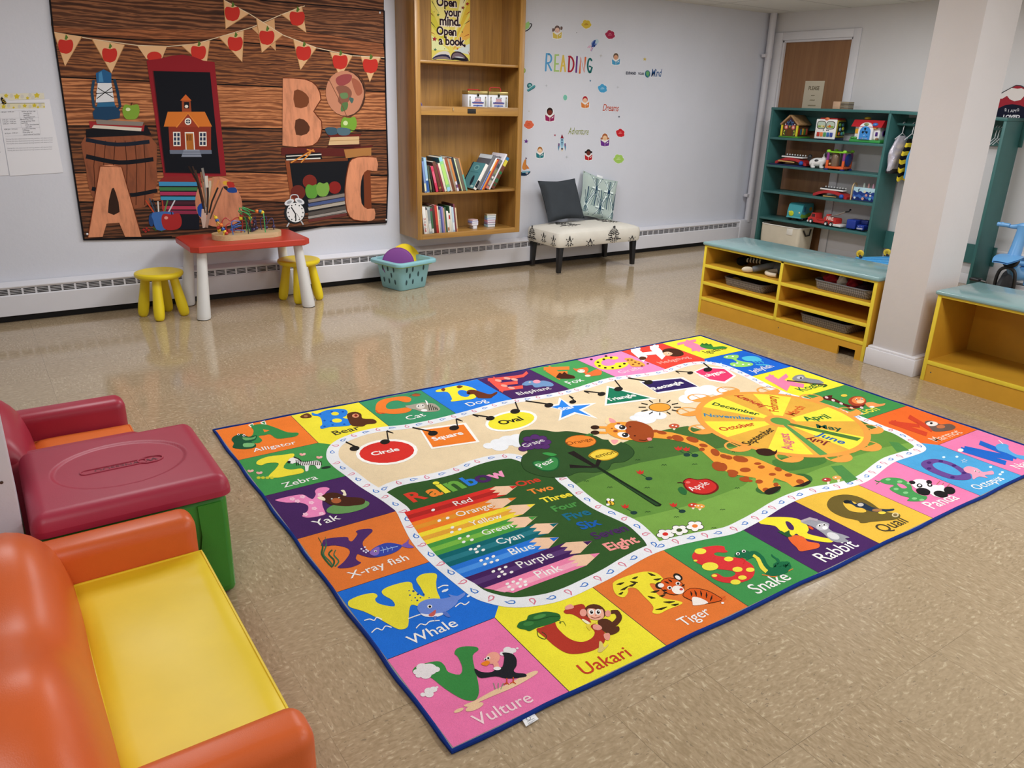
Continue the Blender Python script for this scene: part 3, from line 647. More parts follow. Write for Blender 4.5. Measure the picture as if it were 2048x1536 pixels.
# F
word('Fox', (822, 372), (920, 345))
R.line([(665, 262), (760, 322)], 46, 'ef8238', 6); R.line([(640, 265), (815, 260)], 22, 'ef8238', 6); R.line([(705, 294), (802, 290)], 20, 'ef8238', 6); R.poly([(735, 305), (750, 290), (765, 300), (780, 285), (800, 300), (845, 312), (850, 330), (760, 332), (725, 325)], '4a2418', 7, 2)
R.poly([(840, 262), (865, 265), (900, 258), (935, 255), (945, 275), (935, 290), (950, 290), (1000, 268), (1035, 280), (1030, 305), (990, 312), (930, 318), (920, 295), (870, 285)], 'e2703a', 8, 3); R.ell(895, 280, 26, 12, 'f4e4d4', 9); eye(880, 275, 6); eye(908, 272, 6); R.ell(940, 312, 20, 7, 'f4e4d4', 9)
# G
word('Giraffe', (1170, 298), (1320, 265), 'f8d0e0')
R.poly([(985, 232), (1000, 205), (1060, 185), (1130, 180), (1150, 190), (1130, 202), (1080, 198), (1040, 210), (1035, 232), (1070, 245), (1120, 238), (1130, 225), (1160, 222), (1210, 220), (1215, 238), (1170, 262), (1090, 270), (1020, 262)], 'f2e53c', 6, 3)
for x, y in ((1010, 220), (1050, 200), (1100, 188), (1020, 245), (1060, 258), (1110, 258), (1160, 248), (1190, 230), (965, 200), (1065, 178)): R.ell(x, y, 10, 6, '3a2c1c', 7)
R.poly([(1190, 195), (1235, 190), (1265, 205), (1300, 215), (1330, 235), (1320, 248), (1250, 250), (1225, 235), (1205, 210)], 'eca848', 8, 3)
for x, y in ((1240, 205), (1265, 220), (1290, 230), (1250, 235), (1215, 205), (1350, 230), (1310, 245)): R.ell(x, y, 9, 5, '8a4a24', 9)
# H
word('Hedgehog', (1440, 232), (1645, 190), 'f4b0a4')
R.line([(1250, 130), (1335, 200)], 46, 'ffffff', 6); R.line([(1380, 112), (1462, 185)], 46, 'ffffff', 6); R.line([(1285, 168), (1430, 152)], 22, 'ffffff', 6); R.line([(1235, 138), (1300, 126)], 14, 'ffffff', 6); R.line([(1365, 118), (1425, 108)], 14, 'ffffff', 6)
R.poly([(1290, 190), (1310, 180), (1340, 188), (1330, 203), (1300, 203)], '5a3420', 7, 3)
R.poly([(1450, 140), (1490, 125), (1550, 130), (1590, 150), (1590, 172), (1540, 180), (1490, 175), (1460, 165)], '4a2c1e', 8, 3); R.poly([(1455, 155), (1490, 148), (1520, 160), (1500, 175), (1465, 172)], 'eac09a', 9, 3); eye(1490, 158, 6)
# I
word('Iguana', (1760, 160), (1890, 128), '4a4a24')
R.line([(1605, 84), (1712, 130)], 44, 'ef88ac', 6); R.line([(1552, 96), (1680, 70)], 16, 'ef88ac', 6); R.line([(1650, 138), (1768, 120)], 16, 'ef88ac', 6)
R.poly([(1705, 105), (1740, 95), (1790, 105), (1800, 115), (1860, 110), (1895, 122), (1850, 128), (1790, 132), (1730, 122)], '3c8a3a', 8, 3); R.poly([(1710, 100), (1722, 88), (1735, 96), (1750, 88), (1765, 98), (1782, 94), (1790, 106), (1750, 105)], '2d7030', 8)
R.px(K4)
# J
word('Jellyfish', (205, 292), (345, 250))
R.poly([(-5, 185), (25, 172), (90, 170), (100, 185), (85, 200), (130, 215), (190, 225), (195, 240), (140, 252), (75, 250), (40, 235), (55, 222), (90, 222), (60, 200), (20, 195)], '9ad86a', 6, 3)
for x, y in ((20, 183), (60, 180), (90, 225), (130, 235), (170, 235), (70, 240)): R.ell(x, y, 8, 4, WH, 7)
R.poly([(120, 190), (160, 178), (215, 180), (250, 195), (255, 210), (200, 212), (150, 210)], '52c0e0', 8, 3)
for x in (190, 215, 240): R.line([(x, 210), (x+30, 222), (x+28, 236), (x+70, 240)], 5, '52c0e0', 8)
for x, y in ((-20, 228), (-60, 225), (-90, 218), (-120, 212)): R.ell(x, y, 6, 3, 'b8dcf0', 6)
# K
word('Koala', (540, 420), (680, 380), '2f6a3a')
R.line([(300, 318), (440, 398)], 42, 'ee84aa', 6); R.line([(372, 352), (432, 308)], 28, 'ee84aa', 6); R.line([(378, 350), (545, 382)], 28, 'ee84aa', 6); R.line([(282, 328), (340, 312)], 14, 'ee84aa', 6)
R.poly([(465, 335), (490, 310), (540, 305), (560, 325), (620, 335), (660, 345), (680, 365), (600, 362), (540, 350), (500, 348)], '8b8d94', 8, 3); R.ell(520, 325, 24, 10, 'c8c8cc', 9); R.ell(525, 328, 8, 5, '2a2628', 10); R.line([(430, 345), (500, 352), (700, 375)], 8, '4a3a34', 7)
for x, y in ((610, 372), (690, 383)): R.ell(x, y, 18, 5, '2f5a2a', 8, -20)
# L
word('Lion', (950, 577), (1068, 545), 'f0e24c')
R.poly([(672, 462), (690, 450), (740, 445), (735, 460), (760, 470), (830, 505), (900, 518), (955, 505), (955, 520), (890, 538), (850, 545), (840, 525), (760, 490), (690, 475)], '5a1f1e', 6, 2)
for x, y in ((745, 480), (700, 460), (800, 502), (870, 532), (940, 530)): R.ell(x, y, 13, 7, 'f0c8c8', 7, 20)
R.ell(910, 485, 62, 34, 'a8442a', 8); R.ell(918, 480, 46, 24, 'ee8a4a', 9); R.ell(930, 488, 26, 12, 'f4c89a', 10); eye(905, 473, 7); eye(940, 470, 7)
R.poly([(965, 500), (1010, 492), (1060, 505), (1100, 500), (1090, 515), (1040, 525), (990, 528)], 'ee9a5a', 8, 3); R.ell(1010, 525, 18, 6, WH, 9); R.ell(820, 447, 22, 9, 'e8c84a', 6); R.ell(932, 570, 20, 8, 'f0d0a8', 6)
# M
word('Marmot', (1455, 765), (1632, 702), 'f8cdb4')
R.line([(1140, 628), (1385, 712)], 28, 'd2462a', 6); R.line([(1262, 590), (1424, 684)], 28, 'd2462a', 6); R.line([(1150, 632), (1335, 655), (1270, 598)], 24, 'd2462a', 6); R.line([(1125, 634), (1175, 620)], 14, 'd2462a', 6)
R.poly([(1370, 630), (1400, 618), (1450, 630), (1480, 645), (1540, 640), (1580, 660), (1560, 680), (1490, 692), (1430, 690), (1400, 660)], '6e5a50', 8, 3); R.ell(1420, 640, 40, 16, 'ece4dc', 9); R.ell(1415, 636, 10, 7, '2a2220', 10); R.ell(1480, 660, 30, 12, 'c8744a', 9)
# N
word('Narwhal', (2020, 950), (2190, 880))
R.line([(1615, 812), (1925, 908)], 30, '2468c8', 6); R.line([(1745, 768), (2000, 870)], 30, '2468c8', 6); R.line([(1640, 808), (1975, 878)], 34, '2468c8', 6)
R.poly([(1855, 790), (1890, 775), (1940, 785), (1945, 815), (2000, 850), (2100, 865), (2090, 885), (2020, 880), (1930, 840), (1870, 820)], '5aa8e0', 8, 3); R.line([(1905, 778), (1875, 752)], 5, WH, 9); R.ell(1615, 820, 20, 12, WH, 7)
# O
word('Octopus', (1738, 1092), (1920, 1018))
R.poly([(1345, 915), (1370, 890), (1440, 880), (1540, 900), (1620, 940), (1680, 985), (1685, 1015), (1630, 1025), (1540, 1015), (1440, 980), (1370, 945)], '6a4a92', 6, 4); R.poly([(1425, 915), (1470, 905), (1540, 925), (1600, 960), (1620, 985), (1570, 990), (1490, 965), (1440, 940)], '4fa4d9', 7, 4)
for x, y in ((1400, 905), (1480, 895), (1570, 925), (1640, 975), (1560, 1005), (1400, 945)): R.ell(x, y, 16, 8, '4a2a72', 8)
R.poly([(1635, 945), (1670, 930), (1730, 945), (1770, 970), (1830, 960), (1840, 985), (1780, 990), (1800, 1010), (1740, 1000), (1700, 1020), (1690, 985), (1650, 970)], 'f0a0b8', 9, 3); eye(1715, 962, 7); eye(1740, 968, 7)
for x, y in ((1590, 865), (1500, 868), (1885, 985), (1820, 935), (1900, 970)): R.ell(x, y, 11, 7, 'd8ecf8', 7)
R.line(star(1640, 893, 26, 11, 5, .5)+[star(1640, 893, 26, 11, 5, .5)[0]], 3, 'd8ecf8', 7)
# P
word('Panda', (1432, 1222), (1612, 1150))
R.poly([(1065, 1030), (1110, 1008), (1200, 1012), (1250, 1035), (1280, 1065), (1290, 1095), (1340, 1125), (1385, 1135), (1375, 1160), (1320, 1170), (1250, 1165), (1265, 1145), (1210, 1130), (1150, 1100), (1130, 1080), (1160, 1060), (1100, 1050)], '4c9a56', 6, 3); R.poly([(1180, 1050), (1215, 1052), (1250, 1075), (1215, 1080)], 'ee7fae', 7, 3)
for x, y in ((1120, 1020), (1200, 1035), (1175, 1085), (1240, 1110), (1300, 1150), (1350, 1160), (1265, 1045)): R.ell(x, y, 18, 8, '8ac88a', 7)
R.line([(1030, 1025), (1060, 1040), (1040, 1052)], 6, '3a7a44', 6); R.line([(1040, 1035), (1080, 1032)], 5, '3a7a44', 6)
R.ell(1460, 1100, 70, 40, WH, 8, 15); R.ell(1350, 1055, 72, 36, WH, 9, 10)
for x, y, a, b2 in ((1285, 1040, 22, 12), (1400, 1038, 20, 14), (1335, 1062, 20, 14), (1405, 1058, 18, 12), (1360, 1100, 50, 22), (1480, 1120, 50, 22), (1540, 1095, 40, 26), (1360, 1110, 45, 16)): R.ell(x, y, a, b2, '232022', 10, 10)
R.ell(1335, 1060, 10, 7, WH, 11); R.ell(1405, 1056, 9, 6, WH, 11); R.ell(1480, 1070, 26, 12, WH, 11)
for x, y in ((1465, 1040), (1490, 1055), (1530, 1062)): R.line([(x-14, y+14), (x+10, y-10)], 5, 'b8705a', 8)
# Q (this cell is read in the other enlargement)
R.px(K6)
word('Quail', (1715, 295), (1838, 240), '4a4230')
R.poly([(1418, 150), (1440, 115), (1500, 100), (1570, 108), (1640, 140), (1690, 175), (1730, 190), (1790, 200), (1780, 225), (1700, 235), (1640, 240), (1620, 245), (1590, 245), (1575, 232), (1500, 215), (1440, 185)], '6b5c2c', 6, 3); R.poly([(1500, 140), (1550, 135), (1590, 160), (1620, 185), (1590, 192), (1530, 180)], 'e9bc46', 7, 3)
R.poly([(1510, 140), (1540, 130), (1560, 148), (1600, 140), (1650, 165), (1720, 175), (1760, 172), (1755, 182), (1690, 190), (1640, 185), (1600, 170), (1570, 165), (1545, 150)], '26364a', 8, 3); R.ell(1520, 137, 18, 9, '1d2228', 9); R.ell(1590, 152, 16, 9, 'c8c4bc', 9); R.ell(1675, 180, 26, 8, 'a87a4a', 9); R.ell(1700, 193, 20, 7, 'efd04a', 9); R.ell(1768, 204, 18, 12, 'd8c89a', 9); R.ell(1768, 204, 11, 7, '8a744a', 10)
# R
word('Rabbit', (1410, 447), (1585, 362))
R.poly([(1070, 232), (1100, 218), (1180, 215), (1260, 222), (1310, 250), (1325, 280), (1320, 300), (1400, 320), (1450, 330), (1440, 345), (1380, 340), (1310, 325), (1280, 312), (1260, 300), (1240, 310), (1180, 285), (1150, 260), (1080, 250)], 'f2e33c', 6, 3); R.poly([(1205, 240), (1225, 240), (1248, 265), (1245, 282), (1222, 275)], '4a2a60', 7, 3)
R.poly([(1220, 318), (1260, 308), (1300, 318), (1320, 340), (1375, 350), (1375, 372), (1320, 385), (1280, 390), (1262, 370), (1235, 345)], 'e86a34', 8, 3); R.poly([(1165, 290), (1185, 285), (1200, 295), (1225, 282), (1228, 300), (1240, 315), (1215, 318)], '2c5a34', 9)
R.poly([(1285, 240), (1340, 225), (1390, 235), (1430, 250), (1425, 270), (1450, 290), (1500, 305), (1535, 320), (1510, 325), (1530, 340), (1480, 345), (1440, 335), (1400, 300), (1370, 280), (1340, 262)], '9a9aa2', 8, 3); R.ell(1395, 265, 32, 18, 'c4c4c8', 9); R.ell(1450, 312, 34, 16, 'd8d8da', 9, 20); eye(1380, 258, 8); eye(1403, 254, 8); R.ell(1408, 270, 14, 9, WH, 10); R.line([(1285, 238), (1330, 222), (1370, 232)], 12, 'b4a8b0', 10); R.ell(1335, 270, 16, 6, 'd8502a', 10, 30)
# S
word('Snake', (1065, 610), (1240, 530))
R.poly([(895, 380), (890, 365), (840, 362), (770, 375), (730, 405), (735, 435), (775, 460), (850, 480), (930, 490), (950, 505), (930, 520), (890, 522), (860, 505), (830, 508), (830, 525), (880, 548), (960, 553), (1030, 530), (1048, 490), (1030, 455), (970, 425), (900, 420), (850, 412), (840, 402), (860, 395), (890, 398), (910, 392)], 'd8383a', 6, 3)
for x, y, r_ in ((770, 390, 30), (820, 468, 42), (915, 430, 24), (950, 548, 26), (960, 483, 26), (1025, 485, 22), (842, 515, 14), (985, 525, 22), (745, 438, 10)): R.ell(x, y, r_, r_*.5, 'f0e24a', 7)
R.line([(1000, 420), (1045, 405), (1080, 430), (1100, 470), (1130, 495), (1180, 490), (1220, 465), (1190, 455), (1150, 465), (1170, 440), (1140, 415), (1135, 405)], [34, 34, 36, 40, 44, 44, 34, 26, 20, 14, 8, 5], '1f6a44', 8, sm=4)
R.line([(1040, 410), (1065, 430), (1085, 470), (1110, 495)], [14, 20, 22, 20], 'e8d84a', 9, sm=4); R.ell(985, 405, 40, 20, '1f6a44', 9, -8); eye(962, 403, 10); eye(992, 390, 10); R.line([(980, 425), (1000, 435), (990, 455)], 5, 'c8342c', 10); R.line([(1085, 510), (1150, 520), (1245, 480)], [4, 8, 4], 'e2803a', 7)
# T
word('Tiger', (690, 775), (830, 708)); R.px(K6)
R.poly([(322, 570), (330, 545), (400, 515), (480, 495), (540, 500), (575, 525), (590, 560), (560, 565), (530, 555), (510, 560), (540, 600), (580, 630), (660, 645), (675, 660), (600, 690), (560, 710), (525, 705), (530, 680), (515, 655), (480, 620), (440, 580), (400, 580), (400, 600), (380, 625), (350, 620), (330, 600)], 'f0e23c', 6, 3)
for a, b2 in (((340, 560), (380, 550)), ((360, 590), (400, 570)), ((410, 545), (450, 550)), ((400, 570), (440, 555)), ((500, 500), (540, 515)), ((530, 535), (570, 530)), ((515, 600), (560, 590)), ((580, 650), (640, 648)), ((540, 690), (600, 675)), ((620, 665), (660, 660)), ((500, 620), (540, 630)), ((350, 610), (375, 600)), ((420, 530), (450, 520)), ((560, 620), (590, 612))): R.line([a, ((a[0]+b2[0])/2, (a[1]+b2[1])/2+3), b2], [3, 12, 4], '3a3018', 7)
R.poly([(680, 615), (720, 580), (800, 590), (860, 620), (880, 640), (820, 655), (760, 660), (720, 640)], 'd85c22', 8, 3); R.line([(680, 615), (720, 580), (800, 590), (860, 620), (880, 640), (820, 655), (760, 660), (720, 640)], 3, '3a2418', 9, True, 3); R.poly([(730, 625), (770, 630), (810, 655), (740, 668), (730, 655)], 'f4ece4', 9, 3)
R.ell(625, 570, 65, 43, '3a2418', 8.5, 15); R.ell(625, 570, 62, 40, 'd85c22', 9, 15); R.ell(655, 588, 32, 22, 'f4ece4', 10, 10); R.ell(565, 565, 26, 18, '2a2420', 8); R.ell(568, 565, 16, 11, 'f4ece4', 10); R.ell(655, 522, 26, 16, '2a2420', 8, 30); R.ell(655, 525, 16, 9, 'f4ece4', 10, 30)
eye(612, 577, 12); eye(655, 555, 12); R.ell(672, 585, 9, 6, 'c8403a', 12)
for a, b2 in (((585, 545), (610, 555)), ((605, 535), (625, 548)), ((740, 590), (750, 620)), ((770, 592), (775, 622)), ((800, 600), (800, 630)), ((830, 615), (820, 645)), ((720, 595), (725, 620)), ((575, 590), (600, 590)), ((580, 605), (600, 600)), ((690, 560), (672, 570))): R.line([a, ((a[0]+b2[0])/2+2, (a[1]+b2[1])/2), b2], [2, 9, 3], '2a211c', 11)
R.line([(860, 630), (895, 625), (880, 645), (885, 655)], [10, 14, 14, 10], 'e2692e', 8, sm=3); R.ell(884, 655, 8, 5, WH, 9)
# U
R.px(K7)
word('Uakari', (775, 685), (1205, 505), 'c8422c')
R.poly([(330, 270), (400, 240), (490, 190), (520, 250), (600, 330), (680, 372), (760, 380), (830, 350), (860, 310), (850, 270), (760, 190), (660, 130), (600, 125), (580, 100), (620, 75), (690, 45), (760, 40), (790, 100), (830, 200), (900, 230), (950, 290), (960, 350), (930, 410), (830, 465), (700, 490), (600, 480), (500, 420), (420, 350)], 'b23a2c', 6, 3)
R.poly([(155, 240), (180, 200), (240, 180), (260, 140), (330, 120), (420, 105), (520, 120), (550, 145), (540, 180), (470, 215), (400, 235), (330, 255), (270, 282), (230, 270), (180, 260)], '2f6b34', 7, 4); R.line([(240, 180), (330, 185), (460, 150), (540, 150)], 7, '1f4a26', 8, sm=4); R.ell(360, 150, 60, 18, '4a8f48', 8, -15); R.ell(260, 215, 50, 20, '3d8040', 8, -10)
R.line([(340, 280), (350, 330), (410, 355), (420, 320), (380, 290)], 6, '2c4a2a', 8, sm=4); R.line([(510, 195), (540, 185), (555, 210), (540, 205), (575, 195), (600, 235)], 4, '2c5a2c', 8, sm=4)
br = '5a3424'
R.line([(1010, 110), (1060, 110), (1085, 160), (1050, 210), (1010, 230)], [34, 46, 52, 52, 46], br, 7, sm=4)
R.poly([(890, 190), (960, 170), (1020, 200), (1030, 240), (1080, 240), (1085, 280), (1040, 310), (990, 315), (940, 280), (910, 250)], br, 8, 4); R.ell(865, 110, 98, 72, br, 9, 12)
R.ell(758, 115, 32, 34, 'eaa090', 10); R.ell(982, 122, 26, 30, 'eaa090', 10); R.poly([(795, 110), (800, 80), (850, 78), (880, 90), (930, 85), (945, 120), (940, 160), (890, 182), (830, 175), (800, 150)], 'f0b49c', 10, 4)
for x in (832, 893): R.ell(x, 108, 26, 26, WH, 11); R.ell(x+2, 110, 14, 16, '2a2220', 12); R.ell(x+6, 103, 5, 5, WH, 13)
R.line([(825, 152), (865, 165), (915, 152)], 6, '8a3a2c', 12, sm=4); R.ell(872, 138, 8, 5, 'c87a6a', 12)
R.poly([(850, 225), (900, 225), (930, 255), (900, 275), (850, 262)], 'eaa090', 10, 3); R.poly([(945, 310), (990, 300), (1003, 330), (990, 365), (955, 355)], 'eaa090', 10, 3); R.poly([(595, 60), (640, 38), (670, 55), (665, 75), (600, 88)], 'eaa090', 8, 3)
R.poly([(745, 178), (765, 175), (815, 205), (810, 220), (780, 210)], 'f4efc8', 11, 3); R.poly([(800, 215), (860, 195), (880, 205), (830, 230), (820, 275), (800, 260), (785, 235)], 'e8d24a', 10, 3); R.poly([(905, 375), (930, 385), (950, 430), (985, 400), (980, 420), (950, 450), (920, 475), (890, 470), (900, 430)], 'dcc878', 9, 3)
# V
R.px(K5)
word('Vulture', (1018, 1297), (1342, 1150), 'f6d6dc')
R.poly([(645, 985), (670, 950), (750, 928), (800, 925), (830, 950), (850, 985), (915, 1000), (930, 960), (905, 900), (885, 880), (900, 850), (950, 838), (1010, 842), (1022, 860), (990, 890), (1000, 960), (1020, 1040), (1025, 1105), (1005, 1145), (960, 1148), (910, 1130), (830, 1080), (740, 1010), (690, 1000)], '3d8a46', 6, 3)
for pts in ([(670, 985, 22), (700, 960, 34), (740, 970, 46), (780, 970, 22), (720, 1000, 34), (680, 1005, 18)], [(705, 1115, 16), (740, 1095, 28), (765, 1085, 22), (740, 1112, 26), (785, 1073, 8)], [(1160, 880, 16), (1190, 860, 26), (1220, 862, 20), (1245, 850, 8), (1200, 880, 22)]):
    for x, y, r_ in pts: R.ell(x, y, r_, r_*.72, 'e6e2e4', 8)
R.poly([(940, 1175), (1000, 1150), (1100, 1095), (1200, 1050), (1290, 1000), (1350, 978), (1362, 990), (1320, 1020), (1220, 1075), (1100, 1125), (1010, 1165), (960, 1185)], 'ecc9a2', 7, 3); R.ell(1000, 1185, 55, 18, 'ecc9a2', 7, -22); R.ell(910, 1205, 30, 10, 'ecc9a2', 7, -22)
R.poly([(1000, 965), (1040, 985), (1100, 985), (1130, 960), (1160, 955), (1170, 900), (1160, 875), (1215, 880), (1240, 910), (1240, 950), (1225, 975), (1240, 990), (1290, 995), (1295, 1012), (1240, 1020), (1180, 1022), (1120, 1010), (1040, 1020), (1010, 1000)], '26262c', 9, 3)
R.ell(1105, 905, 42, 34, 'efa592', 10, -20); R.poly([(1105, 935), (1135, 930), (1145, 960), (1115, 965)], 'efa592', 10); R.poly([(1038, 935), (1070, 920), (1090, 930), (1070, 950), (1045, 945)], 'ef8a2c', 11, 2); eye(1078, 905, 12); eye(1062, 912, 8); R.ell(1130, 965, 22, 10, WH, 11)
for x, y in ((1185, 1045), (1222, 1040)): R.line([(x-18, y+12), (x, y), (x+14, y+14)], 6, 'c8502c', 10); R.line([(x, y-25), (x, y+10)], 7, 'c8502c', 10)
for x in (1120, 1135, 1150): R.line([(x, 1085), (x-12+(x-1120)*.9, 1048)], 4, '7a9a7a', 8)
# W
R.px(K5)
word('Whale', (640, 830), (910, 718))
R.poly([(275, 590), (290, 570), (350, 545), (420, 533), (445, 550), (430, 570), (455, 595), (540, 610), (530, 575), (480, 545), (470, 520), (510, 495), (600, 470), (640, 475), (650, 510), (690, 545), (715, 550), (690, 500), (670, 470), (668, 448), (700, 425), (760, 418), (785, 430), (780, 470), (785, 520), (805, 570), (790, 600), (690, 610), (640, 600), (625, 640), (620, 720), (590, 740), (550, 735), (470, 690), (370, 640), (290, 615)], 'eadf3e', 6, 3)
for x, y, r_ in ((650, 522, 7), (675, 540, 7), (630, 545, 5), (660, 560, 5), (690, 560, 5), (672, 575, 6), (625, 520, 4), (710, 540, 5), (740, 560, 4), (640, 575, 3)): R.ell(x, y, r_, r_*.8, '2a4a8a', 7)
for p in ([(368, 690), (400, 682), (425, 690), (440, 672), (470, 685)], [(410, 760), (440, 735), (470, 745), (490, 722), (525, 730)], [(665, 735), (690, 710), (720, 715), (745, 695), (800, 690)], [(620, 680), (660, 665), (690, 655)], [(890, 612), (920, 590), (945, 600), (970, 582)], [(790, 505), (820, 490), (850, 490)]): R.line(p, 6, WH, 7, sm=3)
R.poly([(672, 620), (690, 585), (750, 565), (820, 565), (880, 550), (905, 560), (900, 590), (860, 625), (820, 645), (760, 660), (700, 655)], '6e8bd8', 8, 4); R.poly([(850, 540), (900, 550), (940, 530), (945, 545), (905, 575), (880, 565)], '6e8bd8', 8, 3); R.poly([(690, 650), (740, 655), (830, 645), (790, 668), (720, 668)], 'e8eaf4', 9, 3)
R.poly([(735, 660), (760, 640), (778, 628), (775, 655), (755, 668)], 'c8605a', 10, 2); R.poly([(815, 645), (840, 640), (862, 668), (840, 668)], '5a78c8', 10, 2); R.poly([(765, 665), (785, 665), (772, 695)], '5a78c8', 10); eye(743, 610, 14)
for x, y in ((838, 517), (968, 548), (825, 520)): R.ell(x, y, 14, 6, 'dfeaf8', 9, -30)
# X
word('X-ray fish', (290, 450), (628, 340))
R.poly([(128, 245), (140, 225), (200, 215), (270, 212), (280, 230), (300, 235), (330, 195), (320, 180), (350, 168), (405, 165), (415, 180), (390, 205), (360, 240), (370, 275), (420, 300), (470, 312), (460, 325), (405, 330), (355, 318), (330, 310), (320, 335), (335, 350), (350, 358), (330, 372), (280, 388), (215, 388), (250, 355), (285, 305), (270, 275), (200, 260), (150, 265), (120, 260)], '51306a', 6, 3)
R.line([(105, 215), (130, 265), (125, 310), (160, 360), (185, 385)], [4, 10, 10, 10, 8], '2f5a3a', 7, sm=4); R.line([(145, 212), (150, 260), (135, 310), (170, 350), (190, 380)], [3, 8, 8, 8, 8], '3f7050', 7, sm=4); R.line([(185, 285), (165, 310), (195, 345), (190, 375), (180, 380)], [8, 9, 10, 8, 8], '2f5a3a', 7, sm=4); R.line([(205, 285), (195, 315), (222, 350), (200, 380)], [6, 8, 8, 8], '3f7050', 7, sm=4)
R.poly([(400, 300), (440, 265), (500, 245), (560, 252), (585, 262), (560, 290), (510, 312), (440, 325)], '3a4aa8', 8, 4); R.poly([(398, 302), (430, 275), (455, 270), (450, 310), (420, 318)], '8a6ab8', 9, 3); R.poly([(580, 262), (610, 240), (625, 222), (622, 250), (655, 270), (620, 275)], '7a5ab0', 8, 2); eye(433, 293, 8)
R.line([(460, 290), (560, 265)], 4, '9ab8e8', 10)
for x in (480, 505, 530): R.line([(x-12, 268), (x, 284-(x-480)*.2), (x-2, 304-(x-480)*.3)], 3, '9ab8e8', 10)
for x, y in ((372, 270), (352, 280), (380, 285), (365, 292), (390, 292), (378, 300)): R.ell(x, y, 6, 5, 'd8d4ec', 8)
# Y, Z
R.px(K2)
word('Yak', (790, 1070), (965, 1015))
R.poly([(515, 890), (535, 880), (620, 860), (700, 850), (740, 870), (770, 880), (790, 850), (785, 825), (810, 805), (860, 800), (885, 812), (860, 835), (840, 870), (835, 920), (850, 960), (855, 985), (800, 1000), (740, 1008), (700, 1000), (705, 985), (735, 960), (735, 925), (680, 905), (590, 905)], 'f08cc0', 6, 3)
for x, y in ((630, 880), (665, 895), (760, 905), (720, 985), (780, 945), (830, 980), (700, 865), (820, 850)):
    for a in range(5): R.ell(x+11*cos(a*1.2566), y+7*sin(a*1.2566), 9, 5, 'fbc6dc', 7)
R.ell(1010, 935, 150, 40, '6a9a5a', 7, -10); R.poly([(820, 870), (870, 840), (940, 840), (1000, 865), (1080, 870), (1125, 885), (1115, 915), (1050, 925), (1000, 930), (930, 925), (880, 910), (840, 890)], '4a2a1e', 8, 4); R.ell(915, 880, 62, 42, '4a2a1e', 9); R.ell(930, 892, 34, 18, 'b0623a', 10)
R.poly([(800, 870), (830, 862), (855, 878), (850, 892), (820, 885)], 'f0e4c8', 10, 3); R.poly([(960, 822), (985, 820), (1000, 855), (975, 855), (978, 838)], 'f0e4c8', 10, 3); eye(900, 880, 6); eye(950, 872, 6)
word('Zebra', (575, 803), (808, 742))
R.poly([(385, 640), (400, 615), (470, 590), (560, 580), (635, 570), (640, 590), (600, 620), (570, 665), (620, 680), (690, 672), (710, 690), (690, 705), (600, 722), (530, 735), (470, 730), (480, 710), (520, 670), (535, 635), (460, 635), (420, 650)], 'f0e040', 6, 3)
R.poly([(600, 625), (620, 600), (660, 598), (690, 625), (740, 625), (800, 618), (825, 635), (820, 670), (800, 672), (785, 650), (745, 652), (740, 685), (720, 690), (715, 655), (690, 650), (660, 630), (630, 640)], 'eceae6', 8, 2)
for x in range(655, 830, 13): R.line([(x, 612+(8 if x > 690 else 0)), (x+6, 650)], 6, '2a2626', 9)
R.ell(608, 628, 12, 8, '2a2626', 9); R.ell(860, 665, 34, 8, '2a3a30', 7, -8); R.line([(640, 595), (670, 605), (690, 622)], 8, '2a2626', 9)
for x, y in ((345, 690), (405, 703), (700, 577), (815, 597)): R.ell(x-8, y, 14, 8, 'f0a8a0', 8, 20); R.ell(x+10, y-2, 12, 8, 'f0b8b0', 8, -20)
for x in (400, 430, 460, 490): R.ell(x, 735, 14, 9, 'c8c83a' if x % 60 else '5a8a3a', 7)
R.mode = 'px'
R.build('printed_pile', rug)
# --- backing, bound edge and sewn-in label
bk = B(); c4 = [rug_w(-.008, .008), rug_w(9*RA+.008, .008), rug_w(9*RA+.008, -6*RB-.008), rug_w(-.008, -6*RB-.008)]
bk.prism([(p.x, p.y) for p in c4], .0005, RZ-.0003, P('8a8a8a', .9)); bk.build('backing', rug)
ed = B(); n_ = 46; loop = []
for a, b2 in zip(c4, c4[1:]+c4[:1]):
    for k in range(n_):
        p = a.lerp(b2, k/n_); wob = .0025*sin(k*.9+a.x*3)*(0 if k in (0,) else 1)
        d_ = (b2-a).normalized(); loop.append(p + Vector((-d_.y, d_.x, 0))*wob + Vector((0, 0, .0065+.0010*sin(k*1.7))))
ed.tube(loop, .0062, cloth('16327e', .5, 900), 8, closed=True); ed.build('bound_edge', rug)
lb = on_z(1040, 1432, .004); l2 = on_z(1063, 1421, .004); l3 = on_z(1077, 1439, .003); l4 = on_z(1052, 1454, .003)
t_ = Art(lambda x, y: on_z(x, y, .0055), (0, 0, 1), .0002)
t_.prism([(p.x, p.y) for p in (lb, l2, l3, l4)], .0035, .0052, cloth('eef0f2', .1))
t_.ell(1057, 1437, 5, 4, '9a9ca2', 1); t_.ell(1057, 1437, 3.4, 2.6, 'eef0f2', 2)
for a, b2 in (((1049, 1434), (1060, 1428)), ((1054, 1444), (1069, 1436)), ((1056, 1447), (1071, 1439)), ((1057, 1449), (1066, 1444))): t_.line([a, b2], .8, '9a9ca2', 1)
t_.build('care_label', rug)['label'] = 'small white sewn-in care label'
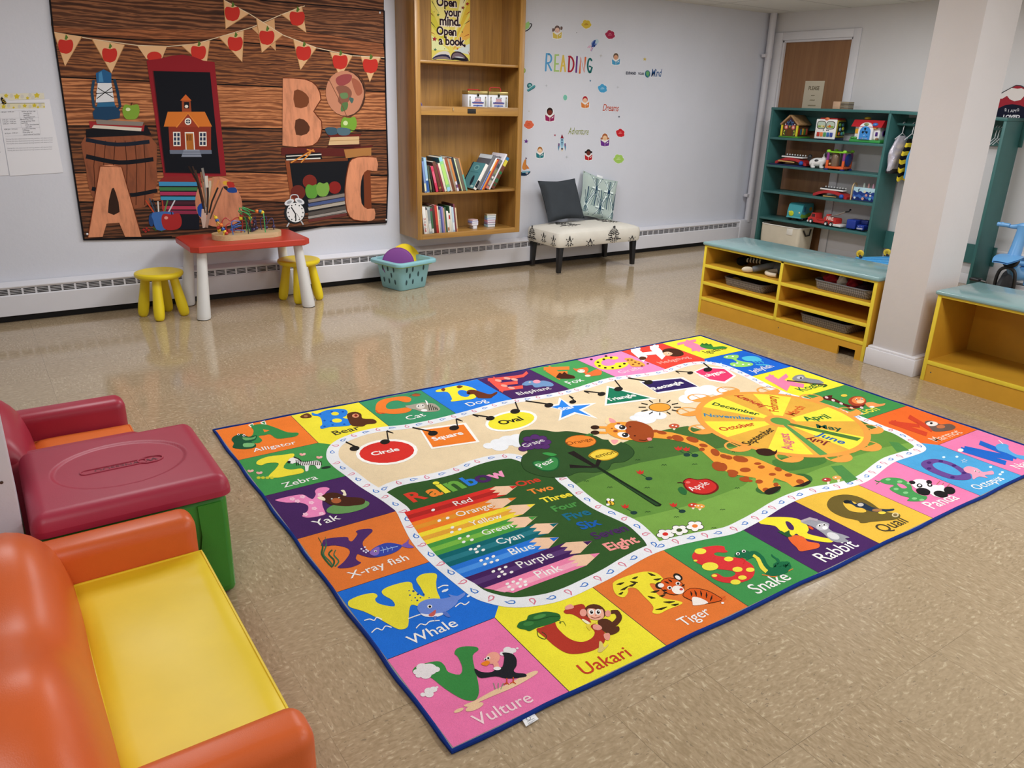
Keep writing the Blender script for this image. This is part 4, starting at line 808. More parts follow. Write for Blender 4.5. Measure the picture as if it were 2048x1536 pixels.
# ================================================================== along the back wall
# --- baseboard heater
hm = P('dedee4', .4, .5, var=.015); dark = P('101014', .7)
heater = thing('baseboard_heater', 'long white baseboard heater with slotted grille along the back wall', 'heater', (0, WY, 0))
HX0, HX1, HF = -2.5, 6.90, -.072
prof = [(0, .25), (HF+.012, .238), (HF, .232), (HF, .226), (HF+.006, .218), (HF+.006, .178), (HF, .172), (HF, .048), (HF+.01, .045), (0, .045)]
hb = B(); n = len(prof)
hb.add([(x, y-.003, z) for x in (HX0, HX1) for y, z in prof], [(i, (i+1) % n, n+(i+1) % n, n+i) for i in range(n)] + [tuple(range(n)), tuple(range(n, 2*n))[::-1]], hm)
hb.build('housing', heater, angle=25)
gr = B(); x = HX0+.03
while x < HX1-.06:
    for k in range(4): gr.box((x, HF+.0015, .181+k*.0098), (x+.062, HF+.006, .1865+k*.0098), dark)
    x += .0735
gr.build('grille', heater)
B().box((6.90, -.082, .03), (7.10, -.002, .245), hm, .004).box((6.905, -.0845, .04), (7.09, -.081, .235), hm, .002).build('end_cover', heater)
kk = B().box((HX0, -.03, .001), (HX1, -.002, .045), dark); kk.build('shadow_gap', heater)  # black strip standing in for the shade below the heater

# --- schedule sheets, border strip, bee
WYP = WY-.0035
def wall_art(step=.0002, y=WYP): return Art(lambda x, y_: on_y(x, y_, y), (0, -1, 0), step)
KP = crop(0, 150, 1257/180)
def sheet(pts, name, label, cat, fn, thick=.0015, col='e9eaf0', group=None):
    a = wall_art(); a.use(KP)
    q = [on_y(*KP(p), WYP) for p in pts]
    a.add([v for v in q] + [v+Vector((0, thick, 0)) for v in q], [tuple(range(len(q)))] + [(i, (i+1) % len(q), len(q)+(i+1) % len(q), len(q)+i) for i in range(len(q))], P(col, .5, .4))
    fn(a); return tag(a.build(name), label, cat, group)
def fn(a):
    ln = '6a6a74'
    a.poly([(-90, 400), (625, 392), (630, 462), (-90, 478)], 'e6e0c0', 1); a.line([(-80, 397), (620, 392)], 7, '8a8878', 2)
    for x, y, w_ in ((50, 440, 34), (-30, 430, 20), (190, 455, 18), (345, 430, 32), (480, 425, 34), (530, 450, 20), (615, 445, 14)):
        a.poly(star(x, y, w_, w_*.6, 5, .95), 'd8c336', 3)
    for x, y in ((120, 430), (270, 440), (420, 440), (560, 420)): a.ell(x, y, 22, 26, 'd4d2c8', 2)
    for p in ([(10, 510), (520, 490)], [(265, 505), (300, 738)], [(520, 490), (570, 835)], [(20, 610), (545, 590)], [(60, 745), (560, 730)], [(75, 855), (565, 838)]): a.line(p, 2.2, 'b4b4be', 1)
    for t, p0, p1 in (('1:30 pm - 2:45 pm', (12, 527), (198, 518)), ('Wake up from nap', (303, 518), (495, 510)), ('cleaning up', (328, 545), (440, 538)), ('getting', (330, 573), (410, 566)), ('snack/bathroom', (335, 599), (490, 588)),
                      ('2:45 pm - 3:15 pm', (32, 635), (218, 626)), ('3:15 pm - 3:30 pm', (38, 663), (222, 654)), ('3:30 pm - 4:00 pm', (44, 690), (228, 680)), ('Music/Play Time', (288, 628), (462, 618)), ('Large group, free', (298, 655), (490, 645)),
                      ('learning', (300, 682), (385, 675)), ('circle time/stories', (352, 705), (545, 695)), ('and walk', (360, 732), (448, 726)), ('4:00 pm - 4:15 pm', (60, 770), (245, 760)), ('Cognitive learning', (312, 762), (496, 750)),
                      ('activities', (318, 786), (412, 780)), ('4:15 pm - 5:00 pm', (70, 825), (252, 813)), ('Free play on', (322, 812), (458, 803)), ('observational learning', (328, 842), (555, 830))): a.text(t, p0, p1, ln, 2, .012)
    for y in (905, 935, 966, 1032, 1062):
        a.text('During this time observational learning teachers will observe from', (85+(y-905)*.16, y), (735-(y > 1000)*8, y-22), '8a8a94', 2)
sheet([(-40, 360), (690, 335), (885, 1362), (140, 1410)], 'schedule_sheet', 'white printed timetable sheet with yellow star border beside the schoolhouse tapestry', 'paper', fn)
def fn(a):
    a.text('meeting.', (-60, 1090), (10, 1078), '6a6a74', 2)
    a.text('activities and lunch', (-200, 560), (-60, 552), '6a6a74', 2)
sheet([(-600, 460), (-30, 440), (125, 1400), (-600, 1440)], 'schedule_sheet', 'white printed sheet cut by the picture edge left of the starred timetable', 'paper', fn)
def fn(a):
    for x, y, w_ in ((85, 290, 36), (235, 300, 44), (385, 322, 26), (515, 285, 44)): a.poly(star(x, y, w_, w_*.6, 5, .95), 'd9c43a', 3)
    for x, y in ((160, 290), (310, 300), (420, 280), (460, 315)): a.ell(x, y, 24, 28, 'd6d4cc', 2)
sheet([(-80, 262), (610, 250), (625, 335), (-80, 360)], 'border_strip', 'yellow and grey star border strip above the timetable sheet', 'border', fn, .0012, 'e4e0cc')
a = wall_art(y=WYP-.003); a.use(KP)
a.poly([(8, 330), (25, 310), (48, 330), (80, 370), (90, 395), (60, 410), (30, 395), (20, 360)], '1d1c1e', 2, 3)
for p in ([(30, 352), (60, 335)], [(38, 372), (78, 358)], [(52, 395), (88, 378)]): a.line(p, 8, 'd8b83a', 3)
a.ell(8, 385, 24, 14, 'dfe3ea', 1, -30); a.ell(95, 350, 24, 16, 'dfe3ea', 1, -40); a.line([(22, 318), (30, 298)], 3, '1d1c1e', 2)
tag(a.build('bee_decal'), 'small black and yellow paper bee at the timetable corner', 'decal')

# --- schoolhouse tapestry (a printed cloth; the print is traced, the cloth hangs flat on the wall)
tap = thing('tapestry', 'large printed cloth of wooden planks, schoolhouse, lantern and letters pinned to the wall', 'tapestry', (0, 0, 0))
KT = crop(0, 0, 2.56); TY = WY-.012
def T_(x, y): return on_y(x, y, TY)
A = Art(T_, (0, -1, 0), .00025); A.use(KT)
def grain(dark_, mid, light, seed):
    key = ('grain', dark_, seed)
    if key in _mats: return _mats[key]
    m, nt, b = base('plank_print'); v = coords(nt, (1.0, 1, 8), kind='Object')
    mp = nt.nodes.new('ShaderNodeVectorMath'); mp.operation = 'ADD'; mp.inputs[1].default_value = (seed*3.1, seed, seed*7.7); nt.links.new(v, mp.inputs[0])
    n0 = noise(nt, mp.outputs[0], 1.1, 2, .5, .3)
    wv = nt.nodes.new('ShaderNodeTexWave'); wv.wave_type = 'BANDS'; wv.bands_direction = 'Z'; wv.inputs['Scale'].default_value = 1.6; wv.inputs['Distortion'].default_value = 13; wv.inputs['Detail'].default_value = 4; wv.inputs['Detail Scale'].default_value = .8; wv.inputs['Detail Roughness'].default_value = .62
    nt.links.new(mp.outputs[0], wv.inputs['Vector'])
    k = mixc(nt, .6, wv.outputs[1], noise(nt, mp.outputs[0], 2.6, 5, .65, .8)); k2 = mixc(nt, .4, k, n0)
    nt.links.new(ramp(nt, k2, ((.22, lin(dark_)), (.45, lin(mid)), (.60, lin(light)), (.66, lin(mid)), (.78, lin(dark_)))), b.inputs['Base Color'])
    b.inputs['Roughness'].default_value = .75; b.inputs['Specular IOR Level'].default_value = .25
    bump(nt, b, noise(nt, coords(nt, (3, 1, 2)), 1.6, 2), .25, .02)
    _mats[key] = m; return m
rows = [[(255, -60), (1330, -60), (1965, -60), (1965, 225), (1500, 150), (1100, 155), (800, 150), (420, 150), (262, 130)],
        [(262, 130), (420, 150), (800, 150), (1100, 155), (1500, 150), (1965, 225), (1972, 300), (1450, 235), (1100, 205), (700, 205), (280, 170)],
        [(280, 170), (700, 205), (1100, 205), (1450, 235), (1972, 300), (1975, 470), (1100, 430), (750, 415), (310, 395)],
        [(310, 395), (750, 415), (1100, 430), (1975, 470), (1980, 668), (1130, 655), (790, 645), (345, 645)],
        [(345, 645), (790, 645), (1130, 655), (1980, 668), (1983, 900), (1150, 878), (810, 880), (375, 885)],
        [(375, 885), (810, 880), (1150, 878), (1983, 900), (1985, 1045), (1240, 1032), (1000, 1030), (400, 1035)],
        [(400, 1035), (1000, 1030), (1240, 1032), (1985, 1045), (1980, 1140), (1480, 1168), (1470, 1205), (430, 1228)]]
tone = [('1e1512', '5a3726', '9a6544'), ('22160f', '7a472c', 'b06c44'), ('1f1410', '633a26', 'a4683f'), ('3a2216', '945836', 'd08a5a'), ('17110f', '4a2d20', '8a5534'), ('3a2217', '8a5233', 'c47f52'), ('15100e', '3d261b', '7a4a30')]
for i, (p, t) in enumerate(zip(rows, tone)):
    A.poly(p, grain(*t, i), 0)
    A.line(p[:len(p)//2+1] if i == 0 else [q for q in p[len(p)//2:]], 7 if i else 2, '120c0a', 1)
def wd(h): return wood_print(h)
def wood_print(h):
    key = ('wp', h)
    if key in _mats: return _mats[key]
    c = lin(h); m, nt, b = base('wood_print'); v = coords(nt, (9, 1, 2.2)); n = noise(nt, v, 3, 4, .6, .4)
    nt.links.new(ramp(nt, n, ((.3, tuple(x*.72 for x in c[:3])), (.5, c), (.72, tuple(min(1, x*1.15) for x in c[:3])))), b.inputs['Base Color']); b.inputs['Roughness'].default_value = .75
    _mats[key] = m; return m
# dark hem
A.line([(255, -60), (255, 0), (272, 160), (320, 480), (370, 830), (430, 1228)], 9, '131014', 8); A.line([(430, 1226), (880, 1212)], 8, '131014', 8); A.line([(1475, 1190), (1700, 1150), (1978, 1140)], 6, '131014', 8); A.line([(1330, 0), (1965, 55)], 6, '131014', 8); A.line([(1966, 55), (1975, 500), (1986, 900), (1978, 1140)], 7, '17131a', 8)
# bunting
def flag(a, b2, c, ap, r=1.):
    A.poly([a, b2, c], 'e6b98a', 6); A.line([a, c, b2], 4, 'b98654', 7)
    x, y = ap; A.poly([(x-38*r, y-8), (x-30*r, y-32*r), (x-6, y-30*r), (x+4, y-28*r), (x+30*r, y-32*r), (x+40*r, y-6), (x+30*r, y+28*r), (x+6, y+40*r), (x-6, y+38*r), (x-28*r, y+30*r)], 'c8352c', 7, 3)
    A.poly([(x-4, y-34*r), (x+2, y-60*r), (x+14, y-44*r), (x+4, y-30*r)], '5a7a34', 8)
A.line([(275, 165), (470, 200), (700, 232), (860, 238), (1000, 225), (1120, 190), (1290, 140), (1440, 75), (1560, 30)], 4, 'e8d2b0', 6); A.line([(1145, 0), (1275, 70), (1450, 180), (1620, 245), (1800, 285), (1970, 295)], 4, 'e8d2b0', 6)
for f in (((275, 165), (420, 187), (333, 340), (335, 235)), ((470, 200), (638, 230), (570, 375), (560, 280)), ((930, 235), (1075, 208), (1055, 345), (1015, 268)), ((1120, 190), (1248, 157), (1240, 318), (1203, 222)), ((1440, 75), (1545, 30), (1568, 168), (1520, 92)),
          ((1145, 0), (1275, 70), (1155, 148), (1188, 68)), ((1500, 200), (1620, 245), (1538, 358), (1553, 270)), ((1688, 265), (1805, 285), (1740, 400), (1740, 315)), ((1845, 287), (1950, 292), (1893, 420), (1895, 335))): flag(*f)
A.poly([(1290, 145), (1405, 95), (1412, 260)], 'd9a878', 5); flag((1312, 95), (1447, 180), (1340, 270), (1365, 190))
A.poly([(703, 235), (855, 236), (828, 303), (750, 303)], 'e6b98a', 6); A.ell(790, 290, 38, 26, 'c8352c', 7)
# slate board with the schoolhouse
A.poly([(750, 310), (820, 300), (880, 285), (935, 280), (990, 290), (1040, 310), (1098, 318), (1158, 900), (840, 915)], '8e2029', 9); A.poly([(783, 363), (1075, 370), (1128, 890), (845, 885)], '10131b', 10)
A.line([(783, 363), (845, 885), (1128, 890)], 5, '5e141c', 11)
A.poly([(922, 515), (950, 483), (980, 515)], 'd0662c', 12); A.poly([(930, 515), (975, 515), (980, 575), (932, 575)], '9c4a2c', 12); A.poly([(942, 522), (968, 522), (968, 555), (942, 555)], '141820', 13); A.ell(954, 545, 9, 8, 'e8e2d4', 14)
A.poly([(858, 572), (1048, 572), (1085, 648), (838, 648)], 'd4772f', 13); A.poly([(862, 648), (1080, 648), (1080, 785), (870, 785)], '8e3626', 12); A.poly([(905, 650), (962, 582), (1015, 650)], '9c3f2a', 14); A.line([(902, 652), (962, 580), (1018, 652)], 6, 'e08a3c', 15)
A.ell(962, 622, 17, 18, 'f0ece2', 15); A.ell(962, 622, 11, 12, '26344a', 16); A.line([(962, 606), (962, 638)], 3, 'f0ece2', 17); A.line([(947, 622), (977, 622)], 3, 'f0ece2', 17)
for x in (885, 1018):
    A.poly([(x, 675), (x+38, 675), (x+40, 748), (x+2, 748)], 'eae6dc', 14); 
    for i in range(2):
        for j in range(3): A.poly([(x+5+i*17, 681+j*22), (x+17+i*17, 681+j*22), (x+17+i*17, 698+j*22), (x+5+i*17, 698+j*22)], '2a3650', 15)
A.poly([(945, 676), (992, 676), (998, 768), (950, 768)], 'eae6dc', 14); A.poly([(950, 683), (988, 683), (992, 766), (955, 766)], 'b06a2a', 15)
for x in (958, 967, 976): A.line([(x, 690), (x+1, 720)], 4, '4a2a18', 16)
A.poly([(868, 768), (1082, 768), (1084, 788), (870, 788)], '6a7486', 13); A.poly([(940, 766), (1020, 766), (1032, 803), (928, 803)], '8a93a4', 14); A.line([(934, 778), (1026, 778)], 3, '5a6374', 15); A.line([(930, 790), (1030, 790)], 3, '5a6374', 15)
# barrel with books, lantern and apple
A.poly([(440, 690), (770, 700), (800, 850), (800, 960), (740, 1060), (560, 1060), (470, 1000), (440, 860)], wood_print('8a4a2a'), 9, 3)
for x in (490, 540, 590, 640, 690, 735): A.line([(x, 720), (x-10 if x < 600 else x+10, 850), (x if x < 600 else x+6, 1050)], 4, '4a2414', 10)
A.poly([(440, 660), (750, 640), (775, 690), (440, 705)], '16161c', 11); A.line([(440, 715), (600, 740), (765, 725)], 20, '1b2230', 11, sm=4); A.line([(440, 800), (610, 832), (785, 815)], 22, '14161e', 11, sm=4); A.line([(470, 965), (640, 1000), (805, 975)], 20, '14161e', 11, sm=4)
A.poly([(455, 620), (500, 625), (740, 640), (735, 672), (460, 655)], '9c2c30', 12); A.poly([(490, 612), (735, 625), (728, 645), (495, 635)], '8a8078', 13); A.poly([(480, 640), (725, 655), (722, 672), (470, 655)], 'd8cfc0', 13)
A.poly([(490, 375), (530, 355), (570, 375), (570, 425), (495, 425)], '2a5f8e', 13); A.line([(480, 410), (470, 470), (480, 545), (500, 560)], 14, '27465e', 13); A.line([(585, 405), (602, 470), (615, 545), (600, 560)], 14, '1d3a52', 13); A.poly([(500, 425), (570, 425), (585, 520), (490, 525)], 'dfe2e6', 13); A.line([(500, 450), (580, 500)], 4, '1a1c20', 14); A.line([(575, 445), (495, 505)], 4, '1a1c20', 14); A.line([(490, 480), (585, 470)], 4, '1a1c20', 14); A.ell(535, 470, 42, 22, 'dfe2e6', 13)
A.poly([(495, 545), (590, 540), (612, 605), (480, 608)], '1f4262', 14, 2); A.poly([(500, 525), (585, 522), (590, 545), (495, 548)], '2f6a92', 14); A.poly([(505, 375), (520, 365), (530, 420), (505, 420)], '4a8ab8', 14)
A.poly([(626, 565), (640, 535), (670, 540), (705, 535), (714, 570), (700, 605), (670, 612), (640, 605)], '7fa43a', 14, 3); A.ell(655, 560, 12, 9, 'd8e4b0', 15); A.line([(670, 540), (676, 525)], 4, '3a2a1a', 15)
# letters
LT = wood_print('d98f68')
A.poly([(512, 850), (560, 843), (622, 855), (725, 1212), (640, 1212), (610, 1140), (545, 1145), (525, 1212), (450, 1215)], LT, 16); A.poly([(572, 965), (592, 985), (612, 1085), (552, 1088)], '35221a', 17, 2)
A.line([(512, 850), (622, 855), (725, 1212)], 4, '6a3018', 18); A.line([(512, 850), (450, 1215)], 4, '7a3a20', 18)
A.poly([(1447, 398), (1447, 398), (1460, 398), (1560, 405), (1620, 440), (1642, 510), (1605, 570), (1645, 620), (1640, 700), (1600, 745), (1520, 752), (1445, 745), (1445, 745)], LT, 16, 2); A.line([(1447, 398), (1560, 405), (1620, 440), (1642, 510), (1605, 570), (1645, 620), (1640, 700), (1600, 745), (1520, 752)], 5, '6a3018', 18, sm=2)
A.poly([(1505, 465), (1545, 465), (1580, 500), (1570, 545), (1510, 548)], '7a4428', 17, 2); A.poly([(1512, 615), (1555, 612), (1585, 650), (1570, 685), (1515, 690)], '5a3422', 17, 2)
A.poly([(1800, 815), (1860, 800), (1925, 805), (1930, 875), (1880, 870), (1855, 900), (1845, 960), (1850, 1040), (1880, 1070), (1915, 1068), (1918, 1118), (1880, 1132), (1810, 1125), (1775, 1080), (1765, 970), (1780, 860)], LT, 16, 2); A.line([(1925, 805), (1860, 800), (1800, 815), (1780, 860), (1765, 970), (1775, 1080), (1810, 1125), (1880, 1132)], 5, '6a3018', 18, sm=2)
# globe, books, glasses, crate of apples
A.ell(1770, 480, 100, 118, '3a241c', 10, -8); A.ell(1765, 478, 98, 116, 'c98a6c', 11, -8)
for p, c in (([(1720, 400), (1760, 380), (1800, 385), (1790, 420), (1750, 440), (1725, 430)], '9c4a4a'), ([(1720, 445), (1770, 440), (1800, 470), (1790, 510), (1760, 540), (1730, 520), (1735, 485)], '8c5a48'), ([(1750, 530), (1780, 525), (1775, 560), (1745, 570)], '5a7a4a'), ([(1800, 400), (1840, 420), (1855, 470), (1830, 490), (1810, 450)], 'a8624a'), ([(1740, 480), (1775, 475), (1780, 500), (1750, 505)], '6a8a5a'), ([(1785, 500), (1810, 505), (1800, 530)], '4a6a62')): A.poly(p, c, 12, 3)
A.line([(1680, 400), (1700, 440), (1760, 560), (1775, 598)], 3, '7a4a34', 13); A.line([(1790, 362), (1850, 400), (1868, 470), (1840, 560), (1790, 598)], 6, '5a3a2a', 13, sm=3)
A.poly([(1745, 625), (1760, 600), (1785, 605), (1815, 598), (1826, 635), (1810, 670), (1770, 680), (1748, 660)], '7aa83a', 14, 3); A.ell(1768, 630, 12, 12, 'd4e4a8', 15)
A.poly([(1665, 655), (1720, 655), (1725, 685), (1680, 690)], '3f5a6a', 14, 3); A.poly([(1728, 655), (1790, 660), (1785, 690), (1735, 690)], '54707c', 14, 3); A.line([(1790, 665), (1855, 675)], 4, '2a2422', 14)
A.poly([(1675, 690), (1850, 685), (1840, 700), (1690, 705)], '6a2420', 12); A.poly([(1690, 703), (1838, 698), (1838, 738), (1680, 745)], 'd8b88a', 13); A.line([(1684, 722), (1838, 716)], 3, 'b08a5a', 14); A.poly([(1680, 743), (1845, 738), (1845, 752), (1672, 756)], '4a1c1a', 13)
A.poly([(1440, 755), (1770, 760), (1910, 742), (1900, 755), (1770, 800), (1440, 795)], '5e2420', 12); A.poly([(1760, 765), (1900, 755), (1900, 795), (1770, 810)], 'b07a44', 13); A.poly([(1460, 790), (1640, 780), (1650, 815), (1465, 822)], '16181c', 13); A.line([(1465, 800), (1645, 790)], 5, 'e0ddd4', 14); A.line([(1465, 818), (1640, 810)], 6, 'e0ddd4', 14)
for p in ([(1605, 765), (1488, 833)], [(1590, 780), (1540, 832)], [(1570, 765), (1610, 775)]): A.line(p, 7, 'd9893a', 15)
A.poly([(1462, 822), (1890, 800), (1902, 1075), (1880, 1080), (1560, 1090), (1488, 1030)], '14171d', 10); A.line([(1470, 822), (1500, 1040)], 20, '8c4a2c', 11); A.line([(1480, 828), (1780, 815)], 16, '6e3a22', 11); A.poly([(1860, 870), (1895, 865), (1902, 1075), (1865, 1075)], '7a3c22', 11)
for x, y, r_, c in ((1585, 930, 36, '7a2a22'), (1525, 985, 38, '6a2a22'), (1713, 960, 32, '8a2420')): A.ell(x, y, r_, r_, c, 12)
for x, y, c in ((1596, 980, '5f9a3c'), (1652, 970, '7aa84a')): A.poly([(x-34, y-10), (x-20, y-36), (x+4, y-30), (x+24, y-36), (x+34, y-4), (x+22, y+28), (x, y+36), (x-24, y+28)], c, 13, 3)
for k, (y, c) in enumerate(((1010, '8a8078'), (1030, '4a5a8a'), (1050, 'b0a89c'), (1075, '5a5450'), (1095, '9c9690'), (1110, '6a3430'))): A.poly([(1575, y+10), (1770, y-25), (1775, y-6), (1580, y+28)], c, 12); A.line([(1575, y+12), (1770, y-23)], 3, '2a2422', 13)
# clock
A.ell(1508, 1088, 54, 58, '23262a', 16); A.ell(1512, 1088, 46, 50, 'e8eaec', 17)
A.line([(1490, 1060), (1512, 1095)], 6, '1a1c20', 18); A.line([(1512, 1095), (1514, 1130)], 6, '1a1c20', 18); A.line([(1505, 1115), (1516, 1090), (1535, 1120)], 2, '1a1c20', 18)
for k in range(12): A.ell(1512+38*sin(k*pi/6), 1088-41*cos(k*pi/6), 3, 4, '2a2c30', 18)
for x, y, r_ in ((1480, 1035, 25), (1533, 1030, -25)): A.ell(x, y, 26, 14, 'dfe3e8', 17, -r_); A.ell(x, y, 14, 7, '9aa0a8', 18, -r_)
A.line([(1485, 1025), (1490, 1000), (1520, 998), (1530, 1020)], 5, 'c8ccd2', 16, sm=3); A.line([(1480, 1140), (1468, 1160)], 7, 'b8bcc2', 16); A.line([(1540, 1130), (1552, 1150)], 7, 'b8bcc2', 16)
# books, palette, brushes, mug, apple
for k, c in enumerate(('3f8fc0', '3f7a4a', 'a8355c', '3f92b8', '4a2430', 'b03a54', '8a2f4a')): A.poly([(812+k*3, 930+k*24), (1010, 932+k*24), (1010, 952+k*24), (814+k*3, 952+k*24)], c, 11); A.line([(815+k*3, 955+k*24), (1010, 956+k*24)], 5, '1a1c24', 12)
A.poly([(838, 905), (960, 900), (1000, 915), (1000, 930), (812, 930)], '8a2a2a', 10); A.poly([(900, 1100), (1020, 1098), (1020, 1175), (910, 1175)], '161a24', 11)
A.poly([(1000, 1010), (1030, 940), (1100, 905), (1170, 920), (1225, 990), (1240, 1060), (1225, 1130), (1150, 1160), (1060, 1150), (1010, 1090)], wood_print('c98460'), 13, 3)
A.poly([(1010, 1060), (1030, 1040), (1040, 1060), (1035, 1110), (1015, 1100)], '1f4a9a', 14, 2)
for p, c in (([(1140, 930), (1165, 925), (1170, 945), (1145, 945)], 'd8a83a'), ([(1160, 930), (1195, 935), (1200, 965), (1170, 960)], 'b0302a'), ([(1160, 965), (1205, 960), (1212, 985), (1170, 985)], '24468a'), ([(1140, 955), (1165, 955), (1160, 975)], '2a2424')): A.poly(p, c, 14, 2)
for p, c, w_ in (([(965, 850), (1010, 930), (1045, 1080)], '2a1c18', 9), ([(985, 850), (1020, 940), (1050, 1070)], '3a2c26', 8), ([(1035, 860), (1050, 930), (1052, 1080)], '8a8680', 12), ([(1120, 920), (1095, 990), (1065, 1080)], 'd08a5a', 10), ([(1075, 925), (1075, 990), (1058, 1080)], 'c8b8a0', 12), ([(1115, 960), (1085, 1030), (1068, 1100)], '2a2624', 9), ([(1130, 990), (1100, 1050), (1075, 1110)], 'a86a44', 8), ([(1045, 1070), (1042, 1120), (1050, 1165)], 'c8b0a0', 26), ([(1015, 900), (1030, 960)], 'a83a34', 10), ([(1028, 880), (1040, 960), (1055, 1060)], '8a6a50', 8), ([(1000, 870), (1030, 980), (1050, 1090)], '4a3428', 7), ([(1092, 905), (1078, 990), (1060, 1090)], 'b88a60', 7), ([(1062, 930), (1064, 1000), (1060, 1100)], '3a302a', 10), ([(1140, 960), (1110, 1030), (1075, 1120)], '5a4438', 7), ([(1055, 900), (1060, 960)], 'd4ccc0', 16), ([(1072, 1090), (1062, 1130), (1056, 1165)], 'a88a78', 16)): A.line(p, w_, c, 15)
for p, c in (([(745, 1025), (790, 1090)], 'c0482c'), ([(765, 1015), (795, 1090)], '3a4a5a'), ([(808, 1030), (812, 1090)], 'd8d4cc'), ([(830, 1025), (838, 1090)], 'a8402c'), ([(858, 1025), (840, 1090)], '5a8a4a'), ([(895, 1025), (860, 1090)], 'c8ccd2'), ([(780, 1020), (806, 1090)], '2a2c34')): A.line(p, 7, c, 14)
A.poly([(780, 1088), (885, 1085), (880, 1120), (850, 1175), (800, 1175), (785, 1130)], '3f6cb0', 15, 2); A.ell(775, 1125, 14, 34, '24447a', 14)
A.poly([(826, 1130), (835, 1095), (880, 1098), (915, 1092), (930, 1130), (920, 1165), (880, 1178), (840, 1170)], 'a82c2c', 16, 3); A.ell(850, 1115, 10, 8, 'e09a90', 17); A.line([(880, 1100), (876, 1085)], 5, '3a1c14', 17)
for x, y in ((735, 1175), (750, 1168), (745, 1185), (760, 1178)): A.ell(x, y, 6, 6, 'a02c28', 14)
for p in ([(785, 1165), (800, 1180)], [(800, 1160), (815, 1178)], [(815, 1168), (830, 1185)]): A.line(p, 8, '3a5a2c', 14)
A.build('printed_cloth', tap)
bkp = B(); ol = [(253, -60), (253, 0), (270, 160), (318, 480), (368, 830), (427, 1230), (880, 1216), (1475, 1192), (1700, 1153), (1980, 1142), (1989, 900), (1978, 500), (1968, 53), (1330, -3), (1330, -60)]
q = [T_(*KT(p)) for p in ol]; m = len(q)
bkp.add([v + Vector((0, .0006, 0)) for v in q] + [v + Vector((0, .004, 0)) for v in q], [tuple(range(m)), tuple(range(m, 2*m))] + [(i, (i+1) % m, m+(i+1) % m, m+i) for i in range(m)], cloth('1a171c', .2)); bkp.build('backing_cloth', tap)
for (x, y), nm in (((446, 1198), 'lower left corner'), ((1944, 65), 'upper right corner'), ((1976, 1125), 'lower right corner')):
    p = T_(*KT((x, y)))
    tag(B().lathe([(.0001, 0), (.0035, .0006), (.007, .003), (.007, .0035), (.002, .0075), (.0001, .0085)], P('e6e8ec', .2, .6), 14, rot_mat(p + Vector((0, -.002, 0)), rx=pi/2)).build('push_pin'), 'clear push pin in the tapestry\'s ' + nm, 'pin', 'push pins of the tapestry')
# --- oak wall bookcase
oak = wood('7d592a', 'a67a3a', 'ba8d47', 1.0, 2, .38, .25); oakx = wood('7d592a', 'a67a3a', 'ba8d47', 1.0, 0, .38, .25)
BX0, BX1, BY0, BY1, BZ0, BZ1 = 2.836, 3.797, 5.44, WY-.002, .362, CZ-.004
bc = thing('bookcase', 'golden oak bookcase hung on the back wall above the heater', 'bookcase', (0, 0, 0))
B().box((BX0, BY0+.02, BZ0+.005), (BX0+.02, BY1, BZ1), oak, .002).build('side_panel', bc)
B().box((BX1-.02, BY0+.02, BZ0+.005), (BX1, BY1, BZ1), oak, .002).build('side_panel', bc)
B().box((BX0+.02, BY1-.012, BZ0+.005), (BX1-.02, BY1, BZ1), oak).build('back_panel', bc)
f_ = B(); f_.box((BX0-.002, BY0, BZ0), (BX0+.040, BY0+.02, BZ1), oak, .003); f_.box((BX1-.044, BY0, BZ0), (BX1+.002, BY0+.02, BZ1), oak, .003)
f_.box((BX0+.04, BY0+.001, BZ0), (BX1-.044, BY0+.019, .403), oakx, .002); f_.box((BX0+.04, BY0+.001, 1.288), (BX1-.044, BY0+.019, 1.352), oakx, .002); ff = f_.build('face_frame', bc)
for z0, z1 in ((.383, .395), (.700, .718), (1.322, 1.345), (1.650, 1.668)):
    B().box((BX0+.02, BY0+.021, z0), (BX1-.02, BY1-.012, z1), oakx, .002).build('shelf', bc)
B().box((3.278, BY0-.003, 1.304), (3.353, BY0+.002, 1.338), P('1c1a18', .4), .006).build('latch_plate', ff)
B().tube([(3.146, BY0-.001, 1.345), (3.146, BY0-.012, 1.338), (3.146, BY0-.01, 1.325), (3.150, BY0-.002, 1.320)], .0022, P('cfc6ae', .3, metal=.5), 6).build('hook', ff)

# --- poster standing on the top shelf
pz = BY1-.0150
po = Art(lambda x, y: on_y(x, y, pz), (0, -1, 0), .0002); KA = crop(830, 0, 6.4); po.use(KA)
q = [on_y(*KA(p), pz) for p in ((200, -110), (705, -110), (700, 783), (215, 766))]
po.add([v for v in q]+[v+Vector((0, .002, 0)) for v in q], [(0, 1, 2, 3), (7, 6, 5, 4), (0, 4, 5, 1), (1, 5, 6, 2), (2, 6, 7, 3), (3, 7, 4, 0)], P('e9da62', .45, .5))
for p, c in (([(200, -110), (330, -110), (450, 400), (440, 640)], 'f3e98e'), ([(205, 100), (440, 630), (210, 330)], 'd8cf4a'), ([(705, -50), (470, 620), (705, 130)], 'e4c244'), ([(705, 200), (480, 640), (703, 480)], 'e9b452'), ([(208, 450), (440, 650), (215, 640)], 'eaf0b0'), ([(600, -110), (690, -110), (460, 620)], 'f6f0b8'),
             ([(700, 560), (490, 650), (698, 700)], 'd8e4e0')): po.poly(p, c, 1)
for s_, a, b2 in (('Open', (275, 72), (535, 88)), ('your', (372, 205), (592, 210)), ('mind.', (315, 318), (585, 332)), ('Open', (275, 440), (530, 458)), ('a book.', (302, 568), (648, 588))):
    po.text(s_, (a[0]+5, a[1]+4), (b2[0]+5, b2[1]+4), 'f4ead8', 2, .09, 1.05); po.text(s_, a, b2, '2e1d28', 3, .03, 1.05)
